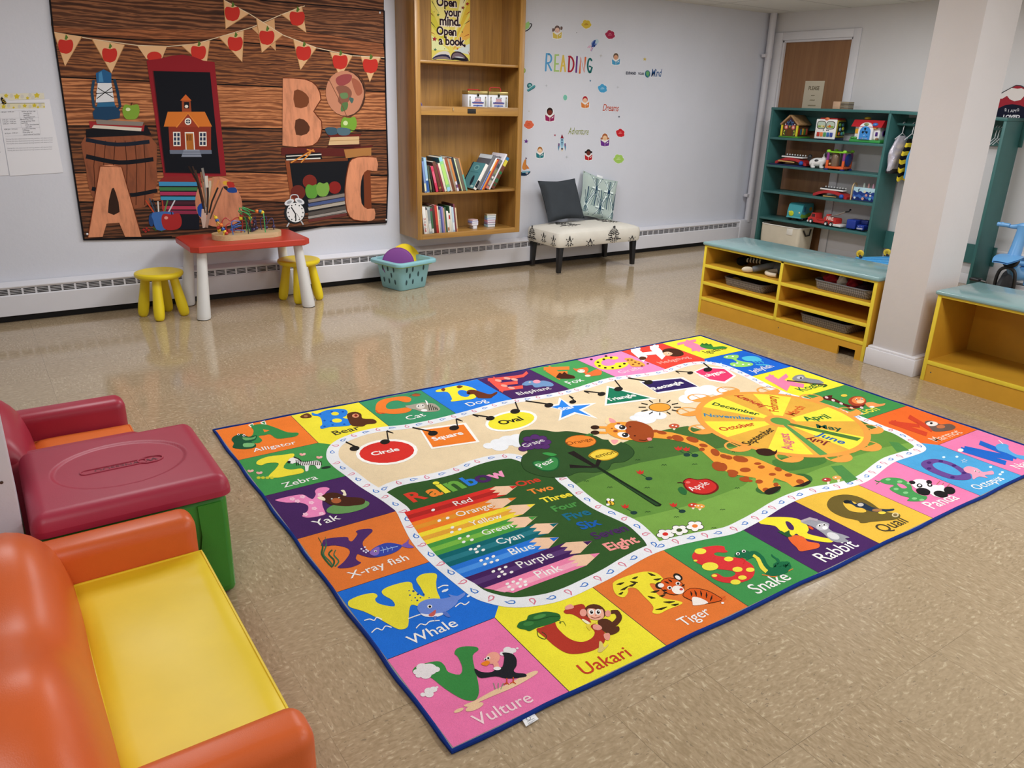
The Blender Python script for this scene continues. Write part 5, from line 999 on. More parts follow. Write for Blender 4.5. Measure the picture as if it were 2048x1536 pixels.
for x, y, r_, c in ((670, 50, 28, 'a8302c'), (612, 100, 26, '8a3a3a'), (250, 500, 36, 'a82a34'), (296, 190, 22, '4a6a3a'), (258, 635, 24, '4a7a5a'), (543, 625, 16, 'c8622c'), (605, 410, 12, '3a3a2c'), (243, 152, 10, '8a6a2c'), (378, 625, 8, '6a7a3a')): po.poly(star(x, y, r_, r_*.45, 5, 1, .2), c, 3)
for p, c in (([(215, 10), (240, 60), (305, 165)], '4a5a3a'), ([(203, 170), (240, 210)], '8a3a2a'), ([(205, 285), (262, 355)], '3a3430'), ([(700, 150), (650, 190)], 'b8502c'), ([(697, 265), (632, 310)], '3a3a34'), ([(690, 440), (625, 470)], 'b04a2c'), ([(210, 415), (255, 440)], 'a83a34'), ([(700, 700), (680, 655)], 'c8502c'), ([(640, -10), (615, 40)], '6a3a3a')): po.line(p, [9, 5, 3], c, 2, sm=3)
po.poly([(218, 752), (260, 700), (320, 662), (400, 655), (440, 680), (458, 765), (420, 745), (330, 740), (260, 762)], 'ded9d2', 4, 2); po.poly([(218, 752), (265, 715), (340, 695), (430, 705), (455, 768), (400, 750), (320, 745), (262, 765)], '2a2a4a', 5, 2); po.poly([(225, 755), (300, 725), (400, 725), (455, 768), (380, 757), (290, 757)], '8a7a7a', 6, 2)
po.poly([(458, 765), (470, 690), (520, 658), (580, 665), (640, 710), (690, 778), (600, 780), (520, 765)], '3a2a30', 4, 2); po.poly([(475, 745), (490, 690), (540, 675), (590, 690), (640, 735), (560, 725)], '7a6a72', 5, 2); po.poly([(470, 760), (510, 735), (580, 740), (675, 775), (560, 770)], '1a1a20', 6, 2); po.poly([(500, 730), (560, 722), (640, 745), (560, 742)], 'c8ccd0', 6, 2)
tag(po.build('poster'), 'yellow poster reading Open your mind, Open a book, in the bookcase', 'poster')

# --- two tin lunch boxes
def tin(x0, x1, label, tilt):
    t = thing('lunch_tin', label, 'lunch box', ((x0+x1)/2, 5.49, 1.3455), 0, 'tin lunch boxes')
    w_ = (x1-x0)/2; sil = P('c9c9c4', .3, .6, metal=.7); gold = P('b9a56a', .3, metal=.7)
    B().box((-w_, 0, 0), (w_, .095, .098), P('dcdfe6', .35, .5), .006).box((-w_-.001, -.001, 0), (w_+.001, .096, .008), sil, .003).build('body', t)
    _b = B().box((-w_-.001, -.001, .0985), (w_+.001, .096, .124), gold, .006); ld_ = _b.build('lid', t)
    a = Art(lambda x, y: Vector((x, -.0006, y)), (0, -1, 0), .0003)
    a.poly([(-.045, .012), (.045, .012), (.04, .022), (-.04, .022)], '5a6aa8', 1); a.poly([(-.05, .03), (.05, .03), (.035, .047), (-.035, .047)], '9a5a6a', 1)
    a.poly([(-.028, .05), (.028, .05), (.024, .068), (-.024, .068)], 'b07a84', 1); a.poly([(-.055, .034), (.055, .034), (.052, .044), (-.052, .044)], '4a5a96', 2)
    for k in range(5): a.ell(-.022+k*.011, .078-(abs(k-2))*.002, .0035, .006, '4a4a52', 1)
    for x in (-w_+.018, w_-.02): a.poly([(x-.01, .01), (x+.01, .01), (x+.008, .055), (x+.003, .072), (x-.005, .072), (x-.009, .05)], 'a4a69c', 1); a.ell(x, .077, .0055, .007, '7a6a5a', 2); a.line([(x, .012), (x, .05)], .003, '5a5a5e', 2)
    a.poly([(-.012, .006), (-.002, .024), (.012, .008), (.006, .016)], '2a4aa0', 3)
    for x in (-.02, -.01, 0, .01): a.line([(x, .055), (x+.004, .063)], .003, 'f0e8e8', 2)
    a.build('printed_front', t)
    B().lathe([(.0001, 0), (.009, 0), (.009, .004), (.0001, .004)], P('4a4a40', .35, metal=.6), 14, rot_mat((-.002, -.002, .092), rx=pi/2)).box((-.008, -.006, .085), (.005, -.001, .108), P('5a5648', .35, metal=.6), .002).build('clasp', t)
    h = [(-.05, .05, .124), (-.05, .05-.02*sin(tilt), .124+.02*cos(tilt)), (-.035, .05-.03*sin(tilt), .124+.03*cos(tilt)), (.035, .05-.03*sin(tilt), .124+.03*cos(tilt)), (.05, .05-.02*sin(tilt), .124+.02*cos(tilt)), (.05, .05, .124)]
    B().tube(smooth_loop(h, 4, False), .0045, plastic('b3302c'), 8).build('handle', ld_)
tin(3.312, 3.492, 'silver tin lunch box with its red handle folded down, left one on the shelf', -1.25)
tin(3.504, 3.686, 'silver tin lunch box with its red handle raised, right one on the shelf', -.25)
tag(B().tube([(2.884+.018*cos(a_*pi/8), 5.478, 1.352+.022*sin(a_*pi/8)) for a_ in range(9)], .006, P('6a5a8a', .6), 8).build('bracelet'), 'small purple ring standing in the corner left of the lunch tins', 'ring')

# --- books
pagem = P('e9e1cf', .8, .2, bmp=.2, bscale=900)
def book(x, z, t, h, d, lean, spine, cover, label, y0=5.468, deco=None, group=None, cover_art=None):
    """a book standing on its lower edge; lean in degrees, positive = top to the right; returns the next free x"""
    r = radians(lean); o = thing('book', label, 'book', (x, y0, z), 0, group)
    o.rotation_euler = (0, r, 0)
    x0 = -t if lean > 0 else 0.
    if lean > 0: o.location.x = x + t/cos(r)
    c = P(cover, .45, .5, var=.05); s_ = P(spine, .45, .5, var=.05); b = B(); th = min(.003, t*.2)
    b.box((x0, 0, 0), (x0+th, d, h), c, .0008); b.box((x0+t-th, 0, 0), (x0+t, d, h), c, .0008); b.box((x0, -.001, 0), (x0+t, th, h), s_, .0012)
    cv = b.build('cover', o)
    B().box((x0+th, th, .003), (x0+t-th, d-.004, h-.003), pagem).build('pages', o)
    if deco:
        a = Art(lambda u, v: Vector((x0+u*t, -.0012, v*h)), (0, -1, 0), .0003)
        for it in deco:
            if it[0] == 'b': a.poly([(.08, it[1]), (.92, it[1]), (.92, it[2]), (.08, it[2])], it[3], 1)
            elif it[0] == 'e': a.ell(.5, it[1], it[2], it[2]*t/h, it[3], 2)
            elif it[0] == 't':
                for k, ch in enumerate(it[1]): a.text(ch, (.25, it[2]-k*it[3]), (.75, it[2]-k*it[3]), it[4] if k % 2 else it[5], 2, .02)
        a.build('spine_print', cv)
    if cover_art: cover_art(cv, x0, t, h, d)
    return x + t/cos(r)
SX = lambda px: 2.911+(px-120)*.000575
zs = .7185; G3 = 'picture books on the third shelf'; x = 2.882
g1 = [(.016, .235, -5, '7c97cc', '6a86c0', 'blue book leaning at the far left end of the third shelf', [('b', .05, .3, 'e8e4b8')]),
      (.022, .262, -5, '9cc3de', '88b4d6', 'pale blue tall book second from the left on the third shelf', [('b', .02, .34, '2f57a0'), ('b', .36, .4, 'd8e4f0')])]
prev = None
def row(items, x, z, d, grp, leans, y0=5.468):
    prev = None
    for (t, h, s_, c, lb_, dc), ln in zip(items, leans):
        if prev: x += max(0, min(h, prev[1])*(math.tan(radians(-ln))-math.tan(radians(-prev[0]))))*1.02 + .0008
        x = book(x, z, t, h, d, ln, s_, c, lb_, y0=y0, deco=dc, group=grp); prev = (ln, h)
    return x
g1b = [(.014, .205, '4a5a48', '3c4a3c', 'thin dark green book left of the pink spine on the third shelf', [('b', .1, .5, '8a8a6a')]), (.014, .20, '23241f', '1d1e1c', 'thin black book touching the pink spine on the third shelf', None),
       (.022, .20, 'd4375c', 'b02a4a', 'short pink book on the third shelf', [('b', .35, .8, 'e06a84')]), (.026, .235, '6a3f2e', '4a2a22', 'dark brown book right of the pink spine', [('b', .1, .16, 'a87a4a')]),
       (.016, .215, '8a3040', '7a2a3a', 'thin maroon book left of the cream book on the third shelf', None), (.018, .225, 'ece2cc', '6a4a3a', 'cream spined book with brown cover on the third shelf', None),
       (.032, .27, '8fd28c', '2f5a6a', 'tall green spined book with a dark teal cover', [('b', .0, .12, '9ccbe4'), ('b', .88, 1., '9cd0e8'), ('b', .2, .8, 'b4e07a')]),
       (.014, .262, 'd8d0c4', '7a4a3a', 'white thin book right of the tall green spine', None), (.022, .268, '7a4a34', '5a3428', 'tall reddish brown book right of the thin white one', [('b', .6, .95, 'a8583a')]),
       (.014, .255, 'a49884', '8a7c6a', 'thin grey beige book in the middle of the left leaning row', None), (.018, .258, 'd08a4a', 'a8683a', 'tan orange book with white lower spine in the leaning row', [('b', .0, .3, 'dcd8e4'), ('b', .1, .2, '6a4a7a')]),
       (.022, .268, '1e2a38', '22222a', 'dark navy book with speckled white edge in the leaning row', [('b', .05, .2, '6a3a2a')]), (.010, .262, 'd8e6b8', 'c8d8a8', 'thin pale green book beside the navy one', None),
       (.026, .252, '75685a', '4a4038', 'thick grey brown book near the right end of the left leaning row', None), (.014, .262, '64b0a4', 'c87f4a', 'thin teal and orange book last of the left leaning row', [('b', .5, 1., 'c88a54')])]
lean1 = [-6, -6.5, -9, -11, -14, -15.5, -16, -16.5] + [-17]*20
x = row([(t, h, s_, c, lb_, dc) for t, h, ln, s_, c, lb_, dc in g1] + g1b, 2.915, zs, .2, G3, lean1)
def teal_cover(o, x0, t, h, d):
    a = Art(lambda u, v: Vector((x0-.0006, d-u*d, v*h)), (-1, 0, 0), .0003)
    a.poly([(.02, .0), (.98, 0), (.98, 1), (.02, 1)], '57939a', 0); a.poly([(.02, .0), (.09, 0), (.09, 1), (.02, 1)], '1d2a34', 1); a.ell(.5, .8, .2, .1, '7cb4b4', 1); a.ell(.5, .8, .12, .06, '4a828a', 2); a.line([(.2, .62), (.8, .62)], .02, '3f7680', 1); a.ell(.62, .3, .1, .2, '20303a', 1, 10); a.poly([(.7, .05), (.9, .05), (.9, .12), (.7, .12)], 'b4d8d4', 2)
    a.build('cover_print', o)
def dark_cover(o, x0, t, h, d):
    a = Art(lambda u, v: Vector((x0-.0006, d-u*d, v*h)), (-1, 0, 0), .0003); a.poly([(.02, .88), (.98, .88), (.98, .99), (.02, .99)], 'd4dde2', 0); a.build('cover_print', o)
def white_cover(o, x0, t, h, d):
    a = Art(lambda u, v: Vector((x0-.0006, d-u*d, v*h)), (-1, 0, 0), .0003); a.text('Favorites', (.25, .86), (.8, .86), '4a4a52', 1, .02); a.build('cover_print', o)
g2 = [(.028, .225, 'eceae4', '3c6870', 'teal covered book with white spine leaning right in the middle of the third shelf', [('b', .08, .35, '20242a')], teal_cover),
      (.030, .30, '6c6e74', '585a62', 'tall grey book with pale top behind the teal covered one', None, dark_cover), (.014, .285, 'eef0f2', 'd8dce4', 'thin white tall book right of the grey one', [('b', .0, .6, '4a6ab4')], None),
      (.012, .27, 'ef9a34', 'd87a2a', 'thin orange book leaning right on the third shelf', None, None), (.012, .272, 'b03a34', '9a2f2c', 'thin red book leaning right on the third shelf', None, None),
      (.030, .262, '6a6e6c', '565a5a', 'grey book with animal pictures on its spine', [('b', .02, .1, 'c87a6a'), ('b', .14, .3, 'b0a490'), ('e', .4, .32, 'e6e2da'), ('b', .52, .66, '8a8a6a'), ('b', .72, .86, '4a5052')], None),
      (.014, .318, 'e6e4ec', 'e2dfe8', 'tall white book with a grey title near the right end', None, white_cover), (.034, .285, '6a3a2c', '2f5a44', 'green and brown patterned book at the right end of the third shelf', [('b', .72, .9, 'd8cc4a'), ('b', .9, .99, '3a78a8'), ('e', .5, .4, '2f7a4a'), ('b', .2, .32, '3a6a4a'), ('e', .12, .3, '2c5a3a')], None)]
x = 3.345
for t, h, s_, c, lb_, dc, ca in g2: x = book(x+.0005, zs, t, h, .2, 31, s_, c, lb_, deco=dc, group=G3, cover_art=ca)
zs = .3955; G4 = 'picture books on the bottom shelf'; x = 2.880
g4 = [(.030, .215, 'e9e7e2', 'd8d6d2', 'white book with a column of letters at the left end of the bottom shelf', [('t', 'HORCE', .52, .105, '23242a', 'a83a34')]), (.014, .19, 'd4cfc4', '9a4a44', 'short cream and red book second on the bottom shelf', None), (.024, .21, 'a4adae', '7c8688', 'grey mottled book left of the green spine on the bottom shelf', [('b', .1, .4, 'c8ccc8'), ('b', .5, .9, '8a9496')]),
      (.018, .212, '3c6a48', '2f5a3c', 'green spined book on the bottom shelf', [('b', .04, .2, 'd8d8d4'), ('b', .85, .95, '8a3a5a')]), (.020, .22, '4a2a26', '5a1f22', 'dark maroon book with brown spine on the bottom shelf', None), (.022, .225, 'b03230', '8a2428', 'tall red book with cream edge on the bottom shelf', [('b', .3, .95, 'c8483a')]), (.010, .218, 'eadfc0', 'd8cca8', 'thin cream book right of the tall red one', None),
      (.014, .185, '9ca8b0', '8a96a0', 'short grey spotted book in the middle of the bottom shelf', [('e', .6, .3, 'd8d8d4')]), (.012, .205, '4a5a9a', '3a4884', 'thin blue book in the middle of the bottom shelf', None), (.014, .208, '9a88bc', '8474a8', 'thin lilac book right of the blue one', None), (.012, .2, 'b89a74', '8a4a3a', 'thin tan book right of the lilac one', None),
      (.012, .205, '2f5a44', '1f4434', 'thin dark green book on the bottom shelf', None), (.018, .172, 'e8e6e2', 'd8d4cc', 'short white book on the bottom shelf', [('b', .1, .25, 'a87a5a')]), (.014, .155, 'e4dccc', 'c8c0b0', 'shortest white book on the bottom shelf', [('b', .7, .9, 'b83a34')]), (.016, .21, 'd8dcd4', '2f5a3c', 'white spined book with a dark green cover on the bottom shelf', None),
      (.018, .2, 'b8cfe0', 'a4bed4', 'pale blue book near the right end of the bottom shelf', [('b', .1, .4, 'e0e8ee')]), (.012, .225, '7a3a4a', '4a2430', 'tall plum book near the right end of the bottom shelf', None), (.012, .195, 'e0c8a4', 'c8a880', 'thin tan book at the right end of the bottom row', [('b', .0, .15, 'c88a5a')])]
x = row(g4, 2.908, zs, .19, G4, [-6]*30, 5.47)
def mini(x, y, z, w_, d, h, c, label, grp, rz=0):
    t = thing('small_box', label, 'small box', (x, y, z), rz, grp)
    B().box((-w_/2, 0, 0), (w_/2, d, h), P(c, .5), .0015).build('sleeve', t); B().box((-w_/2+.003, -.0008, .003), (w_/2-.003, .004, h-.003), P('dfe2ea', .6)).build('label_strip', t)
z = zs
for k, (w_, h, c, lb_) in enumerate(((.04, .028, 'b8b8bc', 'grey'), (.062, .019, 'd8c8cc', 'pale pink'), (.066, .018, '8a90c8', 'lilac'), (.06, .012, 'c8a8a8', 'dusty rose'))):
    mini(3.425, 5.55, z, w_, .06, h, c, lb_+' little box in the stack beside the bottom row of books, '+('lowest', 'second up', 'third up', 'topmost')[k], 'little boxes left stack', .05*k); z += h
z = zs
for k, (w_, h, c, lb_) in enumerate(((.075, .022, '9ab8c4', 'blue grey'), (.078, .018, '8a7a9a', 'mauve'), (.076, .018, 'd89aae', 'pink'), (.080, .018, '8fb0d8', 'light blue'), (.082, .018, '9ac8c0', 'mint'), (.086, .014, 'b8a070', 'tan'))):
    mini(3.605, 5.58, z, w_, .06, h, c, lb_+' little box in the stack at the right of the bottom shelf, '+('lowest', 'second up', 'third up', 'fourth up', 'fifth up', 'topmost')[k], 'little boxes right stack', -.04*k); z += h

# ================================================================== wall stickers
KD, KE = crop(1035, 20, 6.606), crop(1035, 150, 6.606)
GS = 'reading stickers on the wall'
def sticker(name, label, cat, fn, k, halo=None):
    a = Art(lambda x, y: on_y(x, y, WY-.0012), (0, -1, 0), .00015); a.use(k)
    fn(a); return tag(a.build(name), label, cat, GS)
rd = thing('lettering_sticker', 'multicoloured word READING in tall letters stuck on the wall', 'sticker', (0, 0, 0), 0, GS)
def strokes(name, col, lines, lab):
    a = Art(lambda x, y: on_y(x, y, WY-.0012), (0, -1, 0), .00015); a.use(KD)
    for l in lines: a.line(l, 36, 'e6e8ee', 0)
    for l in lines:
        a.line(l, 24, col, 1)
        for p in (l[0], l[-1]): a.ell(*p, 12, 12, col, 1)
    o = a.build(name, rd); o['label'] = lab
arc = lambda cx, cy, rx, ry, a0, a1, n=10: [(cx+rx*cos(radians(a0+(a1-a0)*i/n)), cy+ry*sin(radians(a0+(a1-a0)*i/n))) for i in range(n+1)]
strokes('letter', '5a9fd0', [[(385, 585), (372, 800)], [(385, 580), (420, 580)] + arc(412, 640, 36, 58, -80, 90) + [(385, 702)], [(400, 700), (445, 795)]], 'blue letter R')
strokes('letter', 'a8c87a', [[(500, 595), (490, 805)], [(500, 597), (540, 595)], [(495, 710), (535, 712)], [(490, 803), (540, 805)]], 'pale green letter E')
strokes('letter', 'd8bc5a', [[(605, 605), (570, 808)], [(605, 605), (630, 808)], [(588, 735), (618, 737)]], 'yellow letter A')
strokes('letter', 'a8283c', [[(685, 615), (675, 812)], [(680, 615), (700, 615)] + arc(690, 715, 52, 98, -75, 80) + [(678, 812)]], 'dark red letter D')
strokes('letter', '6a3a86', [[(787, 618), (775, 820)]], 'purple letter I')
strokes('letter', 'd8683a', [[(822, 830), (835, 625), (882, 822), (898, 630)]], 'orange letter N')
strokes('letter', '1f6a6a', [arc(958, 735, 30, 92, -50, -280, 16) + [(985, 760), (955, 745)]], 'teal letter G')
def kid(x, y, hair, skin, book_, s=1., pig=None, lean=0):
    def fn(a):
        r = lambda px, py: (x+(px*cos(lean)-py*sin(lean))*s, y+(px*sin(lean)+py*cos(lean))*s)
        P_ = lambda pts, c, L, sm=0: a.poly([r(*p) for p in pts], c, L, sm)
        a.ell(*r(0, -45), 50*s, 58*s, 'eceef2', 0); P_([(-70, -5), (70, -5), (66, 80), (0, 95), (-66, 80)], 'eceef2', 0)
        a.ell(*r(0, -48), 40*s, 50*s, hair, 1); a.ell(*r(0, -32), 31*s, 36*s, skin, 2)
        if pig:
            for sx in (-1, 1): a.ell(*r(sx*46, pig), 14*s, 17*s, hair, 1)
        P_([(-62, -8), (0, 35), (62, -12), (56, 70), (0, 84), (-56, 70)], book_, 3); P_([(-58, -12), (-52, -16), (0, 24), (52, -20), (58, -14), (0, 35)], 'efe6dc', 4)
        P_([(22, 36), (46, 16), (46, 28), (26, 44)], 'f2f0ee', 5); a.line([r(0, 35), r(0, 84)], 4*s, 'efe6dc', 4)
        for sx in (-12, 12): a.line([r(sx-5, -28), r(sx, -25), r(sx+5, -28)], 3*s, '4a342c', 5)
        a.line([r(-7, -12), r(0, -9), r(7, -12)], 3*s, '8a4a40', 5)
    return fn
def cloud_st(x, y, c, c2, s=1., rot=0., mark=0):
    def fn(a):
        for L, k, cc in ((0, 1.16, 'eceef2'), (1, 1., c)):
            for dx, dy, r_ in ((-42, 5, 26), (-15, -28, 32), (22, -20, 34), (48, 8, 24), (0, 18, 44), (-28, 26, 22), (30, 26, 26)):
                q = (dx*cos(rot)-dy*sin(rot), dx*sin(rot)+dy*cos(rot)); a.ell(x+q[0]*s, y+q[1]*s, r_*s*k, r_*s*k, cc, L)
        a.line([(x-28*s, y+8), (x+26*s, y+4)], 7, c2, 3); a.line([(x-15*s, y-10), (x+15*s, y-13)], 6, c2, 3)
        if mark: a.line([(x-20, y+22), (x+22, y+18)], 6, c2, 3)
    return fn
def star_st(x, y, r_, c, n=5, k=.45): return lambda a: a.poly(star(x, y, r_, r_*k, n, 1, .1), c, 1)
def fn(a):
    kid(525, 285, '6e5a58', 'e8c4b4', 'd8bc4a', .95)(a)
    for x, y in ((475, 260), (585, 235)): a.poly([(x-12, y-20), (x+12, y-12), (x+8, y+22), (x-14, y+24)], '6e5a58', 1, 2)
sticker('child_sticker', 'sticker of a girl with bunches holding a yellow book', 'sticker', lambda a: (kid(525, 300, '6e5a58', 'e8c4b4', 'd8c05a', .98)(a), [a.poly([(x-14, y-20), (x+12, y-14), (x+8, y+20), (x-14, y+24)], '6e5a58', 1, 2) for x, y in ((475, 262), (583, 238))]), KD)
sticker('child_sticker', 'sticker of a brown haired boy behind a blue book', 'sticker', kid(1300, 655, '6a5648', 'd8a080', '4a9cc8', .88), KD)
sticker('child_sticker', 'sticker of a red haired child reading an orange book', 'sticker', kid(893, 365, 'b02a3a', 'eac0a0', 'd8803c', .88), KE)
sticker('child_sticker', 'sticker of a dark haired child reading a magenta book', 'sticker', kid(427, 530, '2a1a1a', '7a3428', '96245a', 1.02), KE)
sticker('child_sticker', 'sticker of a girl with braids reading a purple book', 'sticker', kid(1155, 865, 'a8623c', 'ecc49a', '6a2f8a', .95, -25), KE)
sticker('child_sticker', 'sticker of a child with two black buns reading a red book', 'sticker', kid(938, 1060, '1e1618', '6a3026', 'b8242c', .82, -50), KE)
sticker('child_sticker', 'sticker of a fair boy reading a teal book', 'sticker', kid(297, 1030, 'a8703c', 'eecaa8', '2a7a84', .85), KE)
sticker('cloud_sticker', 'pink red cloud sticker above the boy with the blue book', 'sticker', cloud_st(1222, 325, 'a82f50', 'd88a9c', .95, .25), KD)
sticker('cloud_sticker', 'yellow cloud sticker near the ceiling', 'sticker', cloud_st(908, 188, 'dcc048', 'a85a2c', .95, .0), KD)
sticker('cloud_sticker', 'sky blue cloud sticker below the boy with the blue book', 'sticker', cloud_st(1122, 1035, '4aa0d0', 'b8dcf0', .92, .4), KD)
sticker('cloud_sticker', 'salmon orange cloud sticker beside the bookcase', 'sticker', cloud_st(148, 655, 'de6a4a', 'b8482c', .95, -.1), KE)
sticker('cloud_sticker', 'bright red cloud sticker right of the girl with braids', 'sticker', cloud_st(1358, 765, 'c8242e', 'ee8a84', .88, .5), KE)
sticker('cloud_sticker', 'light green cloud sticker lowest on the wall', 'sticker', cloud_st(1335, 1108, 'a4cc62', 'd8ecac', 1.0, 0), KE)
def fn(a):
    a.poly([(105, 175), (150, 150), (165, 190), (150, 235), (105, 262), (60, 262), (60, 175)], 'a8dc8c', 1); a.line([(60, 288), (105, 280), (150, 255), (180, 215), (185, 185), (160, 182)], 13, '3a3a3e', 2, sm=3)
sticker('leaf_sticker', 'green leaf with a dark stem half hidden by the bookcase near the ceiling', 'sticker', fn, KD)
sticker('scroll_sticker', 'small green sticker just showing beside the bookcase', 'sticker', lambda a: (a.ell(85, 800, 22, 34, '9ab85a', 1), a.ell(80, 795, 14, 20, 'c8d88a', 2)), KD)
def fn(a):
    a.ell(162, 1000, 36, 38, '2f6f78', 1); a.poly([(122, 1055), (215, 985), (240, 1005), (225, 1030), (140, 1082)], '4a98a0', 2); a.line([(130, 1050), (222, 985)], 9, 'c8e4e4', 3); a.line([(140, 1078), (228, 1025)], 9, '2a5f68', 3); a.ell(162, 995, 18, 16, '7ab8bc', 2)
sticker('hat_sticker', 'teal round hat shaped sticker left of the crystal star', 'sticker', fn, KD)
def fn(a):
    a.poly([(975, 440), (1010, 400), (1055, 390), (1065, 420), (1040, 465), (1000, 495)], '7a90c8', 1, 3); a.ell(1045, 415, 28, 30, 'b8d0dc', 2); a.poly([(990, 440), (1020, 395), (1035, 400), (1010, 480), (975, 495)], '2f4a90', 2); a.poly([(1000, 480), (1030, 450), (1020, 490)], '22346a', 3)
    for x in (925, 945, 965): a.line([(x+30, 470), (x, 500 if x < 950 else 540)], 10, 'e0a8c4', 1)
    a.line([(995, 500), (975, 545)], 12, 'a8a4c8', 1)
sticker('rocket_sticker', 'blue and lilac rocket sticker flying aslant above READING', 'sticker', fn, KD)
def fn(a):
    a.ell(588, 900, 34, 95, 'eceef2', 0); a.poly([(588, 782), (612, 838), (566, 838)], '8a1f34', 2); a.poly([(566, 838), (612, 838), (615, 910), (602, 965), (574, 965), (560, 910)], '9cc8e0', 2)
    for y in (858, 893, 922): a.ell(588, y, 12 if y < 900 else 7, 13 if y < 900 else 8, '2c3a5a', 3); a.ell(588, y, 6 if y < 900 else 3, 7 if y < 900 else 4, '7aa8c8', 4)
    for s_ in (-1, 1): a.poly([(588+s_*30, 905), (588+s_*48, 900), (588+s_*52, 950), (588+s_*32, 940)], '6a4a7a', 2); a.poly([(588+s_*52, 945), (588+s_*30, 935), (588+s_*46, 1005)], '4a86a8', 2)
    a.poly([(572, 968), (604, 968), (598, 985), (578, 985)], '2c2c34', 3); a.poly([(576, 985), (602, 985), (588, 1015)], 'e0d0b0', 2)
sticker('rocket_sticker', 'upright rocket sticker with a dark red nose above the bench', 'sticker', fn, KE)
def fn(a):
    a.poly([(105, 1110), (62, 1180), (60, 1250), (165, 1245), (130, 1190)], 'eceef2', 0); a.poly([(108, 1112), (80, 1150), (62, 1210), (68, 1245), (112, 1245)], 'd88a3c', 2, 2); a.poly([(118, 1180), (160, 1238), (118, 1242)], 'd07a34', 2); a.line([(112, 1090), (114, 1250)], 5, '4a3a34', 2); a.poly([(105, 1090), (130, 1098), (108, 1110)], '5a2a4a', 3)
    a.poly([(38, 1285), (165, 1268), (158, 1300), (120, 1328), (70, 1332), (38, 1325)], '16304a', 2, 2); a.poly([(60, 1275), (160, 1268), (160, 1285), (60, 1295)], '6aa8bc', 3); a.ell(124, 1295, 15, 15, 'e8e8ea', 4); a.ell(124, 1295, 8, 8, '16304a', 5)
sticker('sailboat_sticker', 'orange sailed boat sticker at the edge of the bookcase', 'sticker', fn, KE)
sticker('balloon_sticker', 'mint green oval sticker under READING', 'sticker', lambda a: (a.ell(630, 298, 32, 44, 'e6ecec', 0), a.ell(630, 298, 27, 38, '7cc4b0', 1)), KE)
def words(lst, halo='e8eaf0'):
    def fn(a):
        for s_, a0, b0, c, b, ys, sh in lst: a.text(s_, a0, b0, halo, 0, b+.05, ys, sh); a.text(s_, a0, b0, c, 1, b, ys, sh)
    return fn
def fn(a):
    words([('EXPAND', (1432, 850), (1566, 854), '202a44', .05, 1.0, 0), ('YOUR', (1588, 855), (1672, 858), '202a44', .05, 1.0, 0), ('Mind', (1765, 880), (1905, 880), '24508a', .015, 1.45, .25)])(a)
    a.poly([(1428, 815), (1690, 815), (1760, 790), (1915, 790), (1910, 890), (1690, 890), (1428, 862)], 'dadde7', -.5)
    a.ell(1718, 845, 36, 48, '2a6a86', 2); a.poly([(1700, 815), (1735, 812), (1740, 850), (1710, 870), (1698, 840)], '6aa86a', 3, 3); a.ell(1730, 875, 12, 8, '6aa86a', 3)
sticker('lettering_sticker', 'sticker reading EXPAND YOUR Mind with a little globe', 'sticker', fn, KD)
sticker('lettering_sticker', 'red italic word Dreams on the wall', 'sticker', words([('Dreams', (1125, 472), (1335, 480), 'b8442f', .01, 1.4, .25)]), KE)
sticker('lettering_sticker', 'olive italic word Adventure above the rocket', 'sticker', words([('Adventure', (668, 782), (938, 788), '7f8a3a', .005, 1.55, .3)]), KE)
for k, x, y, r_, c, n, lb_ in ((KD, 1682, 650, 26, 'd0ba5a', 5, 'yellow star sticker above the words EXPAND YOUR Mind'), (KD, 1102, 605, 26, 'b8b8b4', 4, 'grey sparkle sticker between READING and the boy with the blue book'), (KD, 962, 935, 13, '3a6a90', 5, 'tiny blue star sticker under the letter G'), (KD, 380, 1000, 24, 'b4bac0', 4, 'grey sparkle sticker under the letter R'),
                            (KD, 1325, 1020, 22, 'b8bcc0', 4, 'grey sparkle sticker right of the sky blue cloud'), (KD, 782, 298, 9, '8a8e96', 5, 'tiny grey dot sticker between the girl and the yellow cloud'), (KE, 1342, 552, 14, '3a3f50', 5, 'tiny dark star sticker under the word Dreams'), (KE, 495, 795, 16, 'a83a50', 5, 'tiny red star sticker left of the rocket nose'),
                            (KE, 115, 876, 32, '6a348a', 5, 'purple star sticker over the sailboat'), (KE, 650, 1085, 24, 'b4b8bc', 4, 'grey sparkle sticker below the upright rocket'), (KE, 152, 478, 12, 'b4b08a', 4, 'tiny olive sparkle sticker over the salmon cloud')):
    sticker('star_sticker', lb_, 'sticker', star_st(x, y, r_, c, n, .45 if n == 5 else .22), k)
# ================================================================== bench with pillows
damask = '2b2a2c'
bench = thing('bench', 'upholstered bench with black damask motifs on cream fabric and black legs', 'bench', (4.535, 5.47, 0))
cream = P('d9d5ca', .9, .2, var=.04, bmp=.35, bscale=300)
HXB, HYB = .465, .232
def seat_top(x, y):   # crowned cushion
    u, v = abs(x)/HXB, abs(y)/HYB
    return .352 + .036*max(0, 1-u**4)**.5*max(0, 1-v**4)**.5
sb = B(); nu, nv = 28, 16
def sg(i, j):
    x, y = (i*2-1)*HXB, (j*2-1)*HYB
    # round the corners in plan
    cr = .035; ax, ay = max(0, abs(x)-HXB+cr), max(0, abs(y)-HYB+cr); d = math.hypot(ax, ay)
    if d > cr: x -= math.copysign(ax*(1-cr/d), x); y -= math.copysign(ay*(1-cr/d), y)
    return Vector((x, y, seat_top(x, y)))
top = [[sg(i/nu, j/nv) for i in range(nu+1)] for j in range(nv+1)]
ring_ = [top[0][i] for i in range(nu+1)] + [top[j][nu] for j in range(1, nv+1)] + [top[nv][i] for i in range(nu-1, -1, -1)] + [top[j][0] for j in range(nv-1, 0, -1)]
